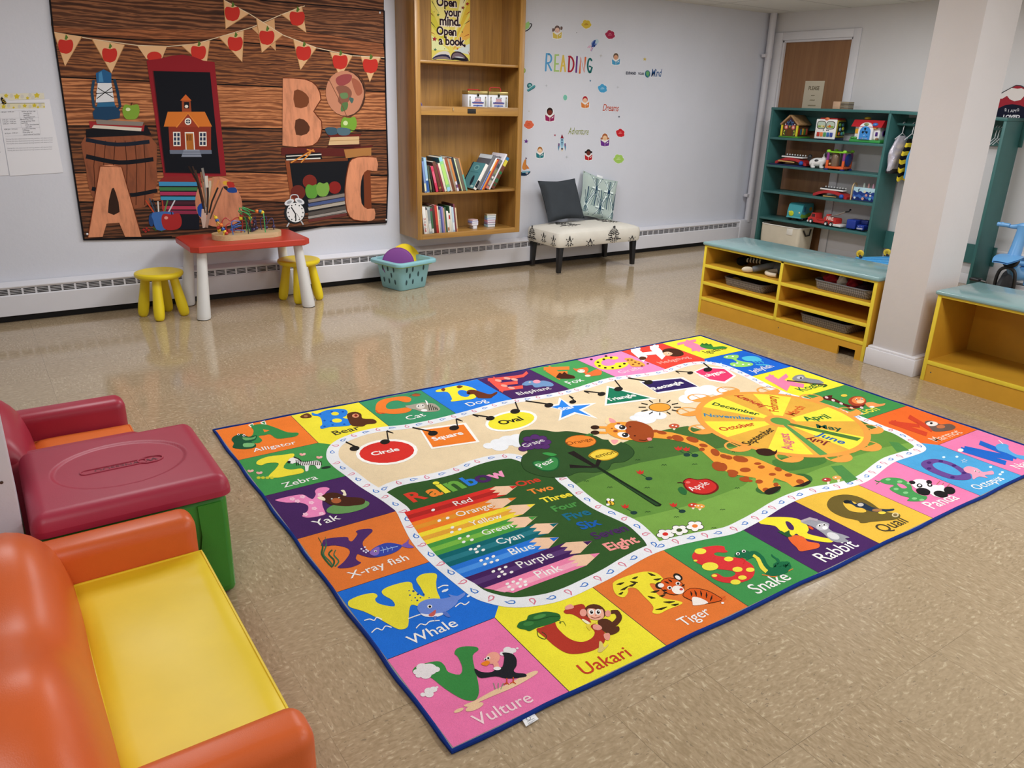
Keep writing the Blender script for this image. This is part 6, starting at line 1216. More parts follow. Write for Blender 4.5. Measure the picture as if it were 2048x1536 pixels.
sb.add([v for r_ in top for v in r_], [(j*(nu+1)+i, j*(nu+1)+i+1, (j+1)*(nu+1)+i+1, (j+1)*(nu+1)+i) for j in range(nv) for i in range(nu)], cream)
lv = []
for k, (dz, off) in enumerate(((0, 0), (-.02, .010), (-.06, .012), (-.10, .008), (-.117, 0), (-.118, -.03))):
    for v in ring_:
        n_ = Vector((v.x/HXB, v.y/HYB, 0)); n_ = Vector((math.copysign(abs(n_.x)**6, n_.x), math.copysign(abs(n_.y)**6, n_.y), 0)); n_.normalize()
        lv.append(Vector((v.x, v.y, (.352 if k else v.z)+dz)) + n_*off)
m_ = len(ring_); sb.add(lv, [(k*m_+i, k*m_+(i+1) % m_, (k+1)*m_+(i+1) % m_, (k+1)*m_+i) for k in range(5) for i in range(m_)] + [tuple(5*m_+i for i in range(m_))], cream)
seat_ = sb.build('seat', bench, angle=50)
random.seed(11)
def motif(a, cx, cy, sx, sy, big=True):
    leaf = [(0, -.03), (.15, .12), (.11, .32), (0, .50), (-.11, .32), (-.15, .12)]
    def pl(x, y, s, ang, L=1, c=damask):
        a.poly([(cx+sx*(x+s*(px*cos(ang)-py*sin(ang))), cy+sy*(y+s*(px*sin(ang)+py*cos(ang)))) for px, py in leaf], c, L)
    if big:
        for r_, s, n in ((.05, .5, 1), (.26, .62, 9), (.5, .5, 13), (.74, .40, 17)):
            for k in range(n):
                an = 2*pi*k/n; w_ = 1-.25*abs(sin(an)); pl(-sin(an)*r_*w_, cos(an)*r_*1.15, s, an)
        for y in (1.0, 1.18, 1.34):
            for s_ in (-.8, 0, .8): pl(s_*.2*(1.5-y), y-.1, .45, -s_)
        for s_ in (-1, 1):
            for k in range(4): pl(s_*(.35+.16*k), -.55-.08*k+.1*k, .5, -s_*(.9+.3*k)); pl(s_*(.25+.12*k), .75-.18*k, .42, -s_*1.2)
    else:
        for an in (-2.5, -1.8, -1.1, -.4, .4, 1.1, 1.8, 2.5): pl(-sin(an)*.2, cos(an)*.25, .62, an)
        for s_ in (-1, 1): pl(s_*.5, .35, .5, -s_*.9); pl(s_*.55, -.2, .5, -s_*2)
        pl(0, .4, .9, 0)
at = Art(lambda x, y: Vector((x, y, seat_top(x, y)+.0012)), (0, 0, 1), .0003, mat=lambda h: cloth(h, .2))
for c_ in ((-.20, .02, .11, .12, True), (.30, .05, .11, .12, True), (.06, .19, .05, .03, False)): motif(at, *c_)
at.build('top_print', seat_)
af = Art(lambda x, y: Vector((x, -HYB-.0135, y)), (0, -1, 0), .0003, mat=lambda h: cloth(h, .2))
motif(af, .135, .303, .085, .062); motif(af, -.13, .252, .065, .055, False); motif(af, .36, .252, .06, .045, False); motif(af, -.36, .275, .055, .075, False); af.build('front_print', seat_)
al = Art(lambda y, z: Vector((-HXB-.0135, y, z)), (-1, 0, 0), .0003, mat=lambda h: cloth(h, .2))
motif(al, .145, .295, .062, .058); motif(al, -.03, .285, .05, .07, False); motif(al, -.17, .275, .045, .08, False); al.build('side_print', seat_)
blk = P('17171a', .35, .5)
for sx in (-1, 1):
    for sy in (-1, 1):
        b = B(); b.box((-.024, -.024, -.222), (.024, .024, 0), blk, .003)
        for v in b.v:
            k = .70+.30*((v.z+.222)/.222); v.x *= k; v.y *= k
            v.x += sx*.008*(-v.z/.222); v.y += sy*.004*(-v.z/.222)
        for v in b.v: v += Vector((sx*(HXB-.045), sy*(HYB-.04), .2345))
        b.build('leg', bench)
def pillow(name, label, c, w_, h, th, mat, tilt, spin, yaw=0., art=None, shear=0.):
    """standing pillow: its lower edge at c, leaning back by tilt against the wall"""
    o = thing(name, label, 'pillow', c, 0, 'throw pillows on the bench')
    M_ = Matrix.Rotation(yaw, 4, 'Z') @ Matrix.Rotation(tilt, 4, 'X') @ Matrix.Rotation(spin, 4, 'Y') @ Matrix(((1, 0, -shear, 0), (0, 1, 0, 0), (0, 0, 1, 0), (0, 0, 0, 1)))
    b = B(); n = 18
    def f(u, v, s):
        x, z = (u*2-1), (v*2-1); e = max(0, (1-x**6)*(1-z**6))**.5
        pin = 1-.05*(1-abs(x))*abs(z)**3 - .05*(1-abs(z))*abs(x)**3
        return M_ @ Vector((x*w_/2*pin*(1-.05*(1-abs(z)**2)), s*th/2*e**.8 + .006*sin(5*x+3*z)*e, z*h/2*pin*(1-.05*(1-abs(x)**2)) + h/2))
    for s in (-1, 1): b.grid(lambda u, v: f(u, v, s), n, n, mat)
    cv = b.build('cover', o, angle=80)
    lp = [f(i/n, 0, 0) for i in range(n)] + [f(1, i/n, 0) for i in range(n)] + [f(1-i/n, 1, 0) for i in range(n)] + [f(0, 1-i/n, 0) for i in range(n)]
    B().tube(lp, .0035, mat, 6, closed=True).build('piping', cv)
    if art: art(cv, lambda x, z: f((x+1)/2, (z+1)/2, -1) , M_)
    return o
pillow('throw_pillow', 'plain charcoal pillow on the bench', (4.385, 5.545, .412), .41, .36, .10, P('3d4247', .95, .15, var=.06, bmp=.5, bscale=250), -.30, -.02, 0, None, .13)
def zig(o, f, M_):
    n = (M_.to_3x3() @ Vector((0, -1, 0))).normalized()
    a = Art(lambda x, z: f(max(-1, min(1, x)), max(-1, min(1, z))), n, .0005, mat=lambda h: cloth(h, .15)); a.cnt = 5
    for cx, cz in ((-.35, .35), (.42, .35), (0, -.5), (-.8, -.5), (.85, -.5)):
        for dx, dz, wd_, c in ((0, 1, .05, '2f4860'), (0, -1, .05, '2f4860'), (.5, .95, .11, 'e4f2ee'), (-.5, .95, .11, 'e4f2ee'), (.5, -.95, .11, 'e4f2ee'), (-.5, -.95, .11, 'e4f2ee'), (.1, .98, .05, '8fa8a4'), (-.1, -.98, .05, '8fa8a4'), (.56, .9, .025, '2f4860'), (-.56, .9, .025, '2f4860'), (.56, -.9, .025, '2f4860'), (-.56, -.9, .025, '2f4860'),
                               (.2, 1, .022, '37505f'), (-.2, 1, .022, '37505f'), (.2, -1, .022, '37505f'), (-.2, -1, .022, '37505f'), (.35, .95, .02, '5a7a80'), (-.35, .95, .02, '5a7a80'), (.35, -.95, .02, '5a7a80'), (-.35, -.95, .02, '5a7a80')):
            pts = [(cx+dx*t*.85, cz+dz*t*.85) for t in (0, .2, .4, .6, .8, 1)]; pts = [p for p in pts if abs(p[0]) <= .97 and abs(p[1]) <= .97]
            if len(pts) > 1: a.line(pts, wd_, c, 2 if wd_ < .06 else 1)
        if abs(cx) < .6:
            a.line([(cx-.26, cz), (cx-.13, cz), (cx, cz), (cx+.13, cz), (cx+.26, cz)], .085, 'e4f2ee', 3); a.line([(cx-.26, cz-.06), (cx, cz-.06), (cx+.26, cz-.06)], .03, '37505f', 3); a.ell(cx, cz, .07, .1, '2f4860', 4)
    a.build('woven_pattern', o)
    b = M_ @ Vector((.0, .01, .395))
    B().box((-.04, -.004, -.012), (.03, .004, .012), cloth('eef0f2', .1), .002, xf=Matrix.Translation(b) @ M_).build('label_tag', o)
pillow('throw_pillow', 'grey green pillow with blue and white diamond lines on the bench', (4.800, 5.645, .384), .42, .40, .09, P('b4c4be', .95, .15, var=.05, bmp=.4, bscale=300), -.20, .26, 0, zig)

# ================================================================== laundry basket with pads
bk = thing('laundry_basket', 'pale blue plastic laundry basket with slots and a green line below the rim', 'basket', (2.72, 5.47, 0), radians(14))
BL = plastic('8cc3cd'); GRN = plastic('a5cf4a')
def rr(w_, d, r_, n=5):
    pts = []
    for cx, cy, a0 in ((w_-r_, d-r_, 0), (-w_+r_, d-r_, 90), (-w_+r_, -d+r_, 180), (w_-r_, -d+r_, 270)):
        for i in range(n+1): a_ = radians(a0+90*i/n); pts.append((cx+r_*cos(a_), cy+r_*sin(a_)))
    return pts
def shell(b, prof, mat, r0=.03):
    L = [(rr(w_, d, r_), z) for w_, d, r_, z in prof]; n = len(L[0][0])
    b.add([(x, y, z) for pts, z in L for x, y in pts], [(k*n+i, k*n+(i+1) % n, (k+1)*n+(i+1) % n, (k+1)*n+i) for k in range(len(L)-1) for i in range(n)], mat); return n, len(L)
b = B(); n, k = shell(b, [(.13, .115, .03, .002), (.137, .122, .035, .012), (.165, .148, .04, .205), (.161, .144, .038, .205), (.133, .118, .03, .014)], BL)
b.f.append(list(range(n))[::-1]); b.fm.append(b.mi(BL)); b.f.append([4*n+i for i in range(n)]); b.fm.append(b.mi(BL)); tub_ = b.build('tub', bk)
b = B(); shell(b, [(.162, .145, .04, .205), (.205, .188, .06, .200), (.208, .191, .062, .208), (.205, .188, .06, .222), (.195, .178, .055, .228), (.168, .15, .045, .226), (.162, .145, .04, .205)], BL); rim_ = b.build('rim', bk)
b = B(); shell(b, [(.166, .149, .04, .185), (.184, .166, .05, .190), (.190, .172, .052, .199), (.163, .146, .04, .199)], GRN); b.build('rim_line', rim_)
sl = B(); dk_ = P('2c4a52', .6)
for s_, fx in ((-1, 'y'),):
    for u, z, w_ in ((-.09, .165, 0), (-.03, .165, 0), (-.055, .115, 0), (-.085, .065, 0), (-.02, .065, 0), (.08, .165, 0), (.03, .12, 0), (.075, .07, 0)):
        d = .1225+.026*(z-.012)/.193+.0008; ang = math.atan2(.026, .193)
        sl.lathe([(.0001, 0), (.008, 0), (.008, .0012), (.0001, .0012)], dk_, 12, rot_mat((u, -d, z), rx=pi/2+ang, s=None) @ Matrix.Diagonal((1, 2.6, 1, 1)))
    for u, z in ((-.07, .165), (.0, .165), (-.035, .118), (-.07, .068), (.0, .068), (.06, .165), (.06, .07)):
        d = .1375+.028*(z-.012)/.193+.0008; ang = math.atan2(.028, .193)
        for s2 in (1, -1):
            sl.lathe([(.0001, 0), (.008, 0), (.008, .0012), (.0001, .0012)], dk_, 12, rot_mat((s2*d, u, z), ry=s2*(pi/2+ang)) @ Matrix.Diagonal((2.6, 1, 1, 1)))
sl.build('slots', tub_)
def pad(label, c, loc, rx, rz, r_=.135, th=.05):
    o = thing('round_pad', label, 'cushion', loc, rz, 'round pads in the laundry basket')
    m = P(c, .5, .45, var=.03, bmp=.1, bscale=60); M_ = Matrix.Rotation(rx, 4, 'X')
    _b = B().lathe([(.0001, -th/2), (r_*.85, -th/2), (r_*.97, -th*.42), (r_, -th*.25), (r_, th*.25), (r_*.97, th*.42), (r_*.85, th/2), (.0001, th/2)], m, 36, M_); cu_ = _b.build('cushion', o)
    for s_ in (-1, 1): B().tube([M_ @ Vector((r_*cos(a_*pi/18), r_*sin(a_*pi/18), s_*th*.30)) for a_ in range(36)], .003, m, 6, closed=True).build('seam', cu_)
pad('purple vinyl round pad standing in the laundry basket', '7b3a8a', (2.665, 5.45, .190), radians(76), radians(-30), .122)
pad('yellow vinyl round pad leaning in the laundry basket', 'f0d428', (2.785, 5.55, .190), radians(66), radians(10), .128, .05)

# ================================================================== play table, stools and bead maze
TX0, TX1, TY0, TY1, TZ = 1.10, 1.885, 5.19, 5.685, .48
tb = thing('play_table', 'child table with a red top on tapered white legs', 'table', ((TX0+TX1)/2, (TY0+TY1)/2, 0), radians(0))
red = plastic('bb3a28', .4); hw, hd = (TX1-TX0)/2, (TY1-TY0)/2
b = B(); cl = [(-hw+.045, -hd), (hw-.045, -hd), (hw, -hd+.045), (hw, hd-.045), (hw-.045, hd), (-hw+.045, hd), (-hw, hd-.045), (-hw, -hd+.045)]
def bev_prism(b, pts, h0, h1, bv, mat):
    n = len(pts); g = lambda k: [(x*(1-k/max(abs(x), .1)*1.), y*(1-k/max(abs(y), .1))) for x, y in pts]
    lv = [(g(bv), h0), (pts, h0+bv), (pts, h1-bv), (g(bv), h1)]
    b.add([(x, y, z) for p, z in lv for x, y in p], [(k*n+i, k*n+(i+1) % n, (k+1)*n+(i+1) % n, (k+1)*n+i) for k in range(3) for i in range(n)] + [tuple(range(n))[::-1], tuple(3*n+i for i in range(n))], mat)
bev_prism(b, cl, TZ-.042, TZ, .005, red); b.build('tabletop', tb, angle=30)
for sx in (-1, 1):
    for sy in (-1, 1):
        a_ = Vector((sx*(hw-.075), sy*(hd-.07), TZ-.045)); e = Vector((sx*(hw-.035), sy*(hd-.035), 0)); ax = e-a_
        b = B(); b.tube([a_ + ax*t for t in (0, .3, .6, .85, .955, .97, 1)], [.030, .033, .038, .0425, .0445, .044, .0425], plastic('dcdcda', .45), 20)
        b.v = [Vector((v.x, v.y, max(v.z, .004))) for v in b.v]; lg_ = b.build('leg', tb)
        B().lathe([(.0001, .0005), (.042, .0005), (.042, .004), (.0001, .004)], P('1f1f22', .6), 20, rot_mat(e)).build('foot_pad', lg_)
def stool():
    o = thing('stool', 'yellow plastic stool standing left of the red topped table', 'stool', (0, 0, 0), 0, 'yellow stools at the play table')
    Y_ = plastic('ecd321', .38)
    B().lathe([(.0001, .262), (.12, .262), (.137, .266), (.147, .276), (.150, .286), (.147, .296), (.138, .3005), (.118, .302), (.105, .2995), (.0001, .2985)], Y_, 40).build('seat', o)
    for k in range(4):
        a_ = pi/4+k*pi/2; d = Vector((cos(a_), sin(a_), 0)); t0 = d*.085 + Vector((0, 0, .268)); t1 = d*.132
        b = B(); ax = t1-t0
        b.tube([t0+ax*t for t in (0, .2, .45, .7, .86, .94, .985, 1.0)], [.027, .0285, .0315, .0345, .0335, .030, .024, .016], Y_, 18); b.build('leg', o)
    return o
s1 = stool(); s1.location = (.932, 5.432, 0); s1.rotation_euler.z = radians(22)
dup(s1, (1.872, 5.437, 0), radians(17), 'yellow plastic stool half under the right end of the red topped table')

mz = thing('bead_maze', 'wooden base bead maze with bent coloured wires on the red table', 'toy', (1.525, 5.44, TZ+.0006), radians(4))
b = B(); L_, W_ = .235, .105
pl = [(L_-W_+W_*cos(radians(a_)), W_*sin(radians(a_))) for a_ in range(-90, 91, 10)] + [(-L_+W_+W_*cos(radians(a_)), W_*sin(radians(a_))) for a_ in range(90, 271, 10)]
b.prism(pl, 0, .034, wood('b39668', 'cbb184', 'dcc69c', 1.4, 0, .5, .1)); b.build('base', mz, angle=30)
wires = [('3fa860', [(.02, .06, .034), (.02, .06, .10), (-.02, .05, .19), (.04, .03, .16), (-.01, .01, .20), (.06, -.02, .17), (.10, -.05, .17), (.10, -.07, .13), (.10, -.075, .034)], 'green'),
         ('3fa860', [(.03, .05, .034), (.02, .05, .11), (-.035, .03, .175), (.045, .02, .145), (.0, 0., .165), (.03, -.01, .13), (.02, .0, .034)], 'green'),
         ('3a6ab8', [(-.12, -.07, .034), (-.12, -.07, .12), (-.06, -.06, .11), (-.12, -.05, .085), (-.05, -.04, .085), (-.12, -.02, .06), (-.03, -.02, .05), (-.02, -.01, .034)], 'blue'),
         ('b02a2c', [(-.14, .04, .034), (-.15, .04, .10), (-.12, .05, .13), (-.09, .04, .11), (-.05, .05, .125), (-.02, .05, .12), (-.01, .04, .09), (-.02, .04, .034)], 'red'),
         ('b02a2c', [(-.13, .0, .034), (-.14, .0, .08), (-.10, .01, .10), (-.07, .0, .06), (-.04, .01, .05), (-.04, .0, .034)], 'red'),
         ('2f2a5a', [(.03, -.02, .034), (.02, -.01, .10), (.07, .0, .13), (.05, .01, .07), (.08, .03, .09), (.075, .04, .034)], 'purple'),
         ('2f2a5a', [(.12, .04, .034), (.12, .05, .10), (.16, .04, .12), (.15, .03, .07), (.19, .03, .11), (.20, .02, .08), (.19, .0, .034)], 'purple'),
         ('d8b42a', [(-.18, -.06, .034), (-.17, -.05, .07), (-.20, -.03, .12), (-.21, .0, .16), (-.19, .02, .10), (-.18, .03, .034)], 'yellow'),
         ('22242a', [(-.02, -.08, .034), (-.02, -.08, .085), (-.015, -.06, .12), (.0, -.03, .13), (.02, -.02, .10), (.02, -.02, .034)], 'black')]
for c, p, nm in wires: B().tube(smooth_loop(p, 5, False), .0034, P(c, .35), 8).build('wire', mz)['label'] = nm+' bent wire'
beads = [(-.205, -.015, .145, 'e8c62a', 'b'), (-.20, -.02, .128, '2a5aa8', 'b'), (-.185, -.045, .10, 'e87a2c', 'b'), (-.175, -.05, .072, '2a5aa8', 'b'), (-.168, -.053, .056, 'e8c62a', 'b'), (-.16, -.06, .046, 'c03a2c', 'b'), (-.195, -.02, .08, 'c03a2c', 'b'), (-.19, -.01, .06, 'e8c62a', 'b'), (-.12, .0, .05, 'b02a2c', 'c'), (-.09, .01, .052, 'b02a2c', 'c'), (-.085, -.0, .075, '2a4a9a', 'b'),
         (-.018, .05, .122, 'ecd02a', 'c'), (.035, .01, .122, 'ecd02a', 'c'), (.03, .0, .10, 'b02a2c', 'c'), (-.01, .05, .14, 'b02a2c', 'c'), (.07, -.03, .172, 'e87a2c', 'b'), (.088, -.045, .172, '2a6a8a', 'b'), (.1, -.05, .166, 'e8c62a', 'b'), (.04, -.02, .05, '2f2450', 'b'), (.08, .03, .05, '2f2450', 'b'), (.06, .0, .1, '2f2450', 'b'), (.15, .03, .05, '2f2450', 'b'), (.19, .0, .055, '2f2450', 'b')]
for x, y, z, c, k in beads:
    b = B()
    if k == 'b': b.ball((x, y, z), .0125, P(c, .35, coat=.3), 14, 8)
    else: b.box((x-.0105, y-.0105, z-.0105), (x+.0105, y+.0105, z+.0105), P(c, .35, coat=.3), .002)
    b.build('bead', mz)
# ================================================================== yellow cubbies with teal tops
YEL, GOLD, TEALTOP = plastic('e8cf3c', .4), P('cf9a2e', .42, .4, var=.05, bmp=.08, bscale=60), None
def vinyl_top(h):
    m, nt, b = base('teal_vinyl'); v = coords(nt); n = noise(nt, v, 7, 4, .6)
    c = lin(h); nt.links.new(ramp(nt, n, ((.3, tuple(x*.9 for x in c[:3])), (.7, c))), b.inputs['Base Color'])
    b.inputs['Roughness'].default_value = .13; bump(nt, b, noise(nt, coords(nt, (1, 3, 1)), 5, 3), .12, .01); return m
VT = vinyl_top('86a8aa')
CF, CBK = 4.235, 4.66
def cubby(name, label, y0, y1, div, notch, tops):
    o = thing(name, label, 'cabinet', (0, 0, 0)); t = .021; zt = .486
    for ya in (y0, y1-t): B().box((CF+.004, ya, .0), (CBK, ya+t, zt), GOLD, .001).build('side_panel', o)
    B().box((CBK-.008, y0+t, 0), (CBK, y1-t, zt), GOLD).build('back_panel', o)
    B().box((CF-.012, y0-.012, zt), (CBK+.012, y1+.012, zt+.024), VT, .010, 3).build('top', o)
    bays = [(y0+t, div-t/2), (div+t/2, y1-t)] if div else [(y0+t, y1-t)]
    if div: B().box((CF+.004, div-t/2, .118), (CBK-.008, div+t/2, zt), GOLD, .001).build('divider', o)
    e = B()
    for ya, yb in ((y0, y0+t), (y1-t, y1)) + (((div-t/2, div+t/2),) if div else ()): e.box((CF, ya, .1 if div and ya == div-t/2 else 0), (CF+.006, yb, zt), YEL, .0015)
    e.box((CF, y0+t, zt-.012), (CF+.006, y1-t, zt), YEL, .0015); e.build('edge_banding', o)
    for (ya, yb), zs_ in zip(bays, tops):
        for z in zs_:
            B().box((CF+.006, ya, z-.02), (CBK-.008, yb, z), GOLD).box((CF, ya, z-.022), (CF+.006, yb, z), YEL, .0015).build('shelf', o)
    k = B()
    if notch:
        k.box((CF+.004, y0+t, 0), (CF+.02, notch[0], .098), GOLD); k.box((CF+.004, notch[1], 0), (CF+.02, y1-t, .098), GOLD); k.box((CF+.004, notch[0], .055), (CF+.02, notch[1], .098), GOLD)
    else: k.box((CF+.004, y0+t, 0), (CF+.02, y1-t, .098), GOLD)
    k.lathe([(.0001, 0), (.0035, 0), (.0035, .001), (.0001, .001)], dk_, 10, rot_mat((CF+.0045, (y0+y1)/2-.04 if div else y1-.05, .055), ry=-pi/2)); k.build('kick_board', o)
    return o
cubby('toy_cubby', 'yellow two bay cubby with a teal top left of the column', 2.45, 3.772, 3.111, (2.512, 2.629), [(.119, .231, .354), (.119, .231, .354)])
cubby('toy_cubby', 'open yellow cabinet with a teal top cut by the right picture edge', .95, 2.098, None, None, [(.119,)])
# --- grey lattice baskets
def lattice():
    m, nt, b = base('grey_lattice'); L = nt.links; tc = nt.nodes.new('ShaderNodeTexCoord')
    ck = nt.nodes.new('ShaderNodeTexChecker'); mp = nt.nodes.new('ShaderNodeMapping'); mp.inputs['Rotation'].default_value = (radians(45), 0, 0)
    L.new(tc.outputs['Object'], mp.inputs[0]); ck.inputs['Scale'].default_value = 110; L.new(mp.outputs[0], ck.inputs[0])
    ck.inputs['Color1'].default_value = lin('8a8a8c'); ck.inputs['Color2'].default_value = lin('55555a'); L.new(ck.outputs[0], b.inputs['Base Color']); b.inputs['Roughness'].default_value = .45
    bump(nt, b, ck.outputs[1], .6, .002); return m
LT_ = lattice(); GRY = plastic('6e6e72', .4)
def tray(label, y0, y1, z, x0=4.275, d=.27):
    o = thing('storage_basket', label, 'basket', (x0+d/2, (y0+y1)/2, z+.0008), 0, 'grey lattice baskets in the cubby'); hw_, hd_ = d/2, (y1-y0)/2
    b = B(); n, k = shell(b, [(hw_-.016, hd_-.018, .03, 0), (hw_-.010, hd_-.012, .035, .008), (hw_, hd_, .045, .052), (hw_-.004, hd_-.004, .042, .052), (hw_-.013, hd_-.015, .032, .010)], LT_)
    b.f.append(list(range(n))[::-1]); b.fm.append(0); b.f.append([4*n+i for i in range(n)]); b.fm.append(0); b.build('tub', o)
    b = B(); shell(b, [(hw_, hd_, .045, .050), (hw_+.004, hd_+.004, .048, .053), (hw_+.003, hd_+.003, .047, .0585), (hw_-.004, hd_-.004, .042, .0585), (hw_-.004, hd_-.004, .042, .050)], GRY); b.build('rim', o)
    return o
tray('grey lattice basket with dark things, on the middle shelf of the left bay', 3.26, 3.615, .231)
tray('grey lattice basket of red and white dress up clothes, top shelf of the right bay', 2.51, 2.90, .354)
tray('grey lattice basket on the lowest shelf of the right bay', 2.60, 2.965, .119)
def lump(name, label, cat, c, r_, mat, seed=0, amp=.18, grp=None):
    random.seed(seed); ph = [random.uniform(0, 6) for _ in range(6)]
    b = B(); b.ball((0, 0, 0), 1, mat, 28, 18)
    for v in b.v:
        k = 1 + amp*sin(5*v.x+ph[0]+2*v.z) + amp*.7*sin(7*v.y+ph[1]+3*v.x) + amp*.5*sin(9*v.z+ph[2]+4*v.y)
        v.x *= r_[0]*k; v.y *= r_[1]*k; v.z = max(v.z*r_[2]*k, -r_[2]*.9)
    o = tag(b.build(name, angle=70), label, cat, grp); o.location = c; return o
G5 = 'things in the grey baskets'
lump('toy_bundle', 'dark bundle with a yellow patch in the basket of the left bay', 'toy', (4.40, 3.44, .268), (.08, .12, .026), cloth('2b2a28'), 1, .15, G5)
lump('yellow_cloth', 'small yellow cloth beside the dark bundle in the left bay basket', 'cloth', (4.335, 3.545, .266), (.035, .035, .022), cloth('8a7a28'), 2, .12, G5)
lump('dress_up_cloth', 'red crumpled cloth at the left end of the dress up basket', 'cloth', (4.38, 2.83, .402), (.07, .05, .042), cloth('a82a30'), 3, .16, G5)
lump('dress_up_cloth', 'white and cream crumpled cloth in the middle of the dress up basket', 'cloth', (4.355, 2.745, .400), (.05, .028, .05), cloth('ddd2c4'), 4, .16, G5)
lump('dress_up_cloth', 'bright red folded cloth right of the white one in the dress up basket', 'cloth', (4.40, 2.69, .404), (.06, .03, .048), cloth('b83038'), 5, .14, G5)
lump('dress_up_cloth', 'dark plum cloth at the right end of the dress up basket', 'cloth', (4.39, 2.60, .394), (.07, .045, .036), cloth('3f2a30'), 6, .14, G5)
lump('toy_bundle', 'black bundle in the basket on the lowest shelf', 'toy', (4.40, 2.78, .158), (.08, .14, .026), cloth('1f1f22'), 7, .14, G5)
# --- plush toys on the top left shelf
pl_ = thing('plush_toy', 'plush doll with black bow shoes and striped legs on the top cubby shelf', 'toy', (4.46, 3.50, .355), radians(-80))
def skin_tube(pts, r_, mat, name, par): b = B(); b.tube(smooth_loop(pts, 4, False), [r_[min(i//4, len(r_)-1)] for i in range(4*(len(pts)-1)+1)], mat, 12); return b.build(name, par)
for s_ in (-1, 1):
    b = B(); P0, P1 = Vector((-.06, .02*s_, .045)), Vector((.055, .016*s_, .05))
    for k in range(10):
        a_, c_ = P0.lerp(P1, k/10), P0.lerp(P1, (k+1)/10); b.tube([a_, c_], .016, cloth('e6dfcf') if k % 2 else cloth('2a2826'), 12)
    b.build('striped_leg', pl_); b = B(); b.ball((-.095, .024*s_, .030), (.036, .018, .029), cloth('17171a')); b.ball((-.07, .02*s_, .045), (.02, .018, .02), cloth('17171a')); b.build('shoe', pl_)
B().ball((.095, 0, .045), (.05, .045, .044), cloth('222226')).build('body', pl_)
p2 = thing('plush_toy', 'grey plush animal with cream feet lying beside the striped doll', 'toy', (4.39, 3.27, .355), radians(-75))
gm, cm = cloth('6f7378'), cloth('dccfb8')
B().ball((.03, .03, .045), (.075, .05, .043), gm).build('body', p2); B().ball((.10, .05, .042), (.038, .036, .036), cloth('34373c')).build('head', p2)
skin_tube([(-.01, .02, .06), (-.07, -.03, .045), (-.13, -.07, .025)], [.024, .021, .018], gm, 'leg', p2); B().ball((-.158, -.085, .0215), (.040, .018, .020), cm, xf=rot_mat((-.158, -.085, 0), rz=.5) @ Matrix.Translation((.158, .085, 0))).build('foot', p2)
skin_tube([(.02, -.02, .03), (-.03, -.06, .020), (.0, -.10, .0165), (.05, -.10, .0165)], [.016, .015, .014, .014], cm, 'leg', p2); skin_tube([(.05, -.02, .035), (.07, -.07, .024), (.09, -.095, .016)], [.018, .016, .015], gm, 'arm', p2)

# ================================================================== teal shelf unit and costume rack
TE = P('3a6b69', .42, .45, var=.06, bmp=.06, bscale=80); SX0, SX1 = 6.80, 7.085
un = thing('shelf_unit', 'teal painted shelf unit of toys with a costume rack on its right side', 'shelves', (0, 0, 0))
YL, YM, YR, t = 5.388, 4.128, 3.135, .024
for y in (YL-t, YM-t, YR): B().box((SX0, y, 0), (SX1, y+t, 1.388 if y > 4 else 1.357), TE, .002).build('upright', un)
B().box((SX0-.002, YM-.01, 1.388), (SX1, YL+.002, 1.412), TE, .003).build('top_board', un); b = B(); b.box((SX0-.002, YR-.002, 1.388), (SX1, YM-.0105, 1.412), TE, .003)
for v in b.v: v.z -= .030*(YM-v.y)/(YM-YR)
b.build('rack_top', un)
for z in (1.13, .863, .607, .338): B().box((SX0+.002, YM, z-.022), (SX1, YL-t, z), TE, .002).build('shelf', un)
B().box((SX1-.015, YM, 1.20), (SX1, YL-t, 1.388), TE).build('back_rail', un); B().box((SX1-.015, YR+t, 1.16), (SX1, YM-t, 1.355), TE).build('back_rail', un)
B().box((SX1-.015, YR+t, .19), (SX1, YM-t, .35), TE).build('back_rail', un)
B().box((SX1-.012, YR-.03, .19), (SX1, YR, .35), TE, .002).box((SX1-.012, YR-.03, 1.16), (SX1, YR, 1.355), TE, .002).build('batten', un)
B().tube([(6.93, YR+t, 1.302), (6.93, YM-t, 1.302)], .013, TE, 14).build('rod', un)
# sign and blocks on top
sg = Art(lambda y, z: Vector((7.1365, y, z)), (-1, 0, 0), .0003)
sg.box((7.137, 5.062, 1.395), (7.1385, 5.285, 1.668), P('cfc4ac', .6))
sg.text('PLEASE', (5.236, 1.583), (5.112, 1.583), '5a5038', 2, .01, 1.25)
for y0, y1, z, h_ in ((5.195, 5.152, 1.530, .008), (5.202, 5.143, 1.488, .009), (5.215, 5.125, 1.437, .010)):
    k = 9
    for q_ in range(k): sg.line([(y0+(y1-y0)*q_/k, z+h_*(.3 if q_ % 3 else 0)), (y0+(y1-y0)*(q_+.7)/k, z)], h_, '8d8266', 2)
tag(sg.build('sign'), 'beige paper sign reading PLEASE taped to the brown door above the shelves', 'sign')
b = B(); b.box((6.86, 4.665, 1.4126), (6.93, 4.74, 1.478), wood('b08a6c', 'c9a486', 'd8b89a', 2, 1, .6, 0), .002); tag(b.build('wooden_block'), 'pinkish wooden block on top of the teal shelves beside the sign', 'block')
b = B()
for k in range(4): b.box((6.865, 4.58, 1.4126+k*.0165), (6.95, 4.662, 1.428+k*.0165), P(('7a6a58', '8a7d68', '6a5f50', '948872')[k], .7), .001)
tag(b.build('coaster_pile'), 'pile of thin grey brown boards on the teal top beside the block', 'boards')

# --- toys (local x runs to the right along the shelf, local y into it)
def toy(name, label, y, z, x=6.835, rz=0., cat='toy', g='toys on the teal shelves'): return thing(name, label, cat, (x, y, z+.0006), -pi/2+rz, g)
pl = plastic; S1, S2, S3, S4 = 1.13, .863, .607, .338
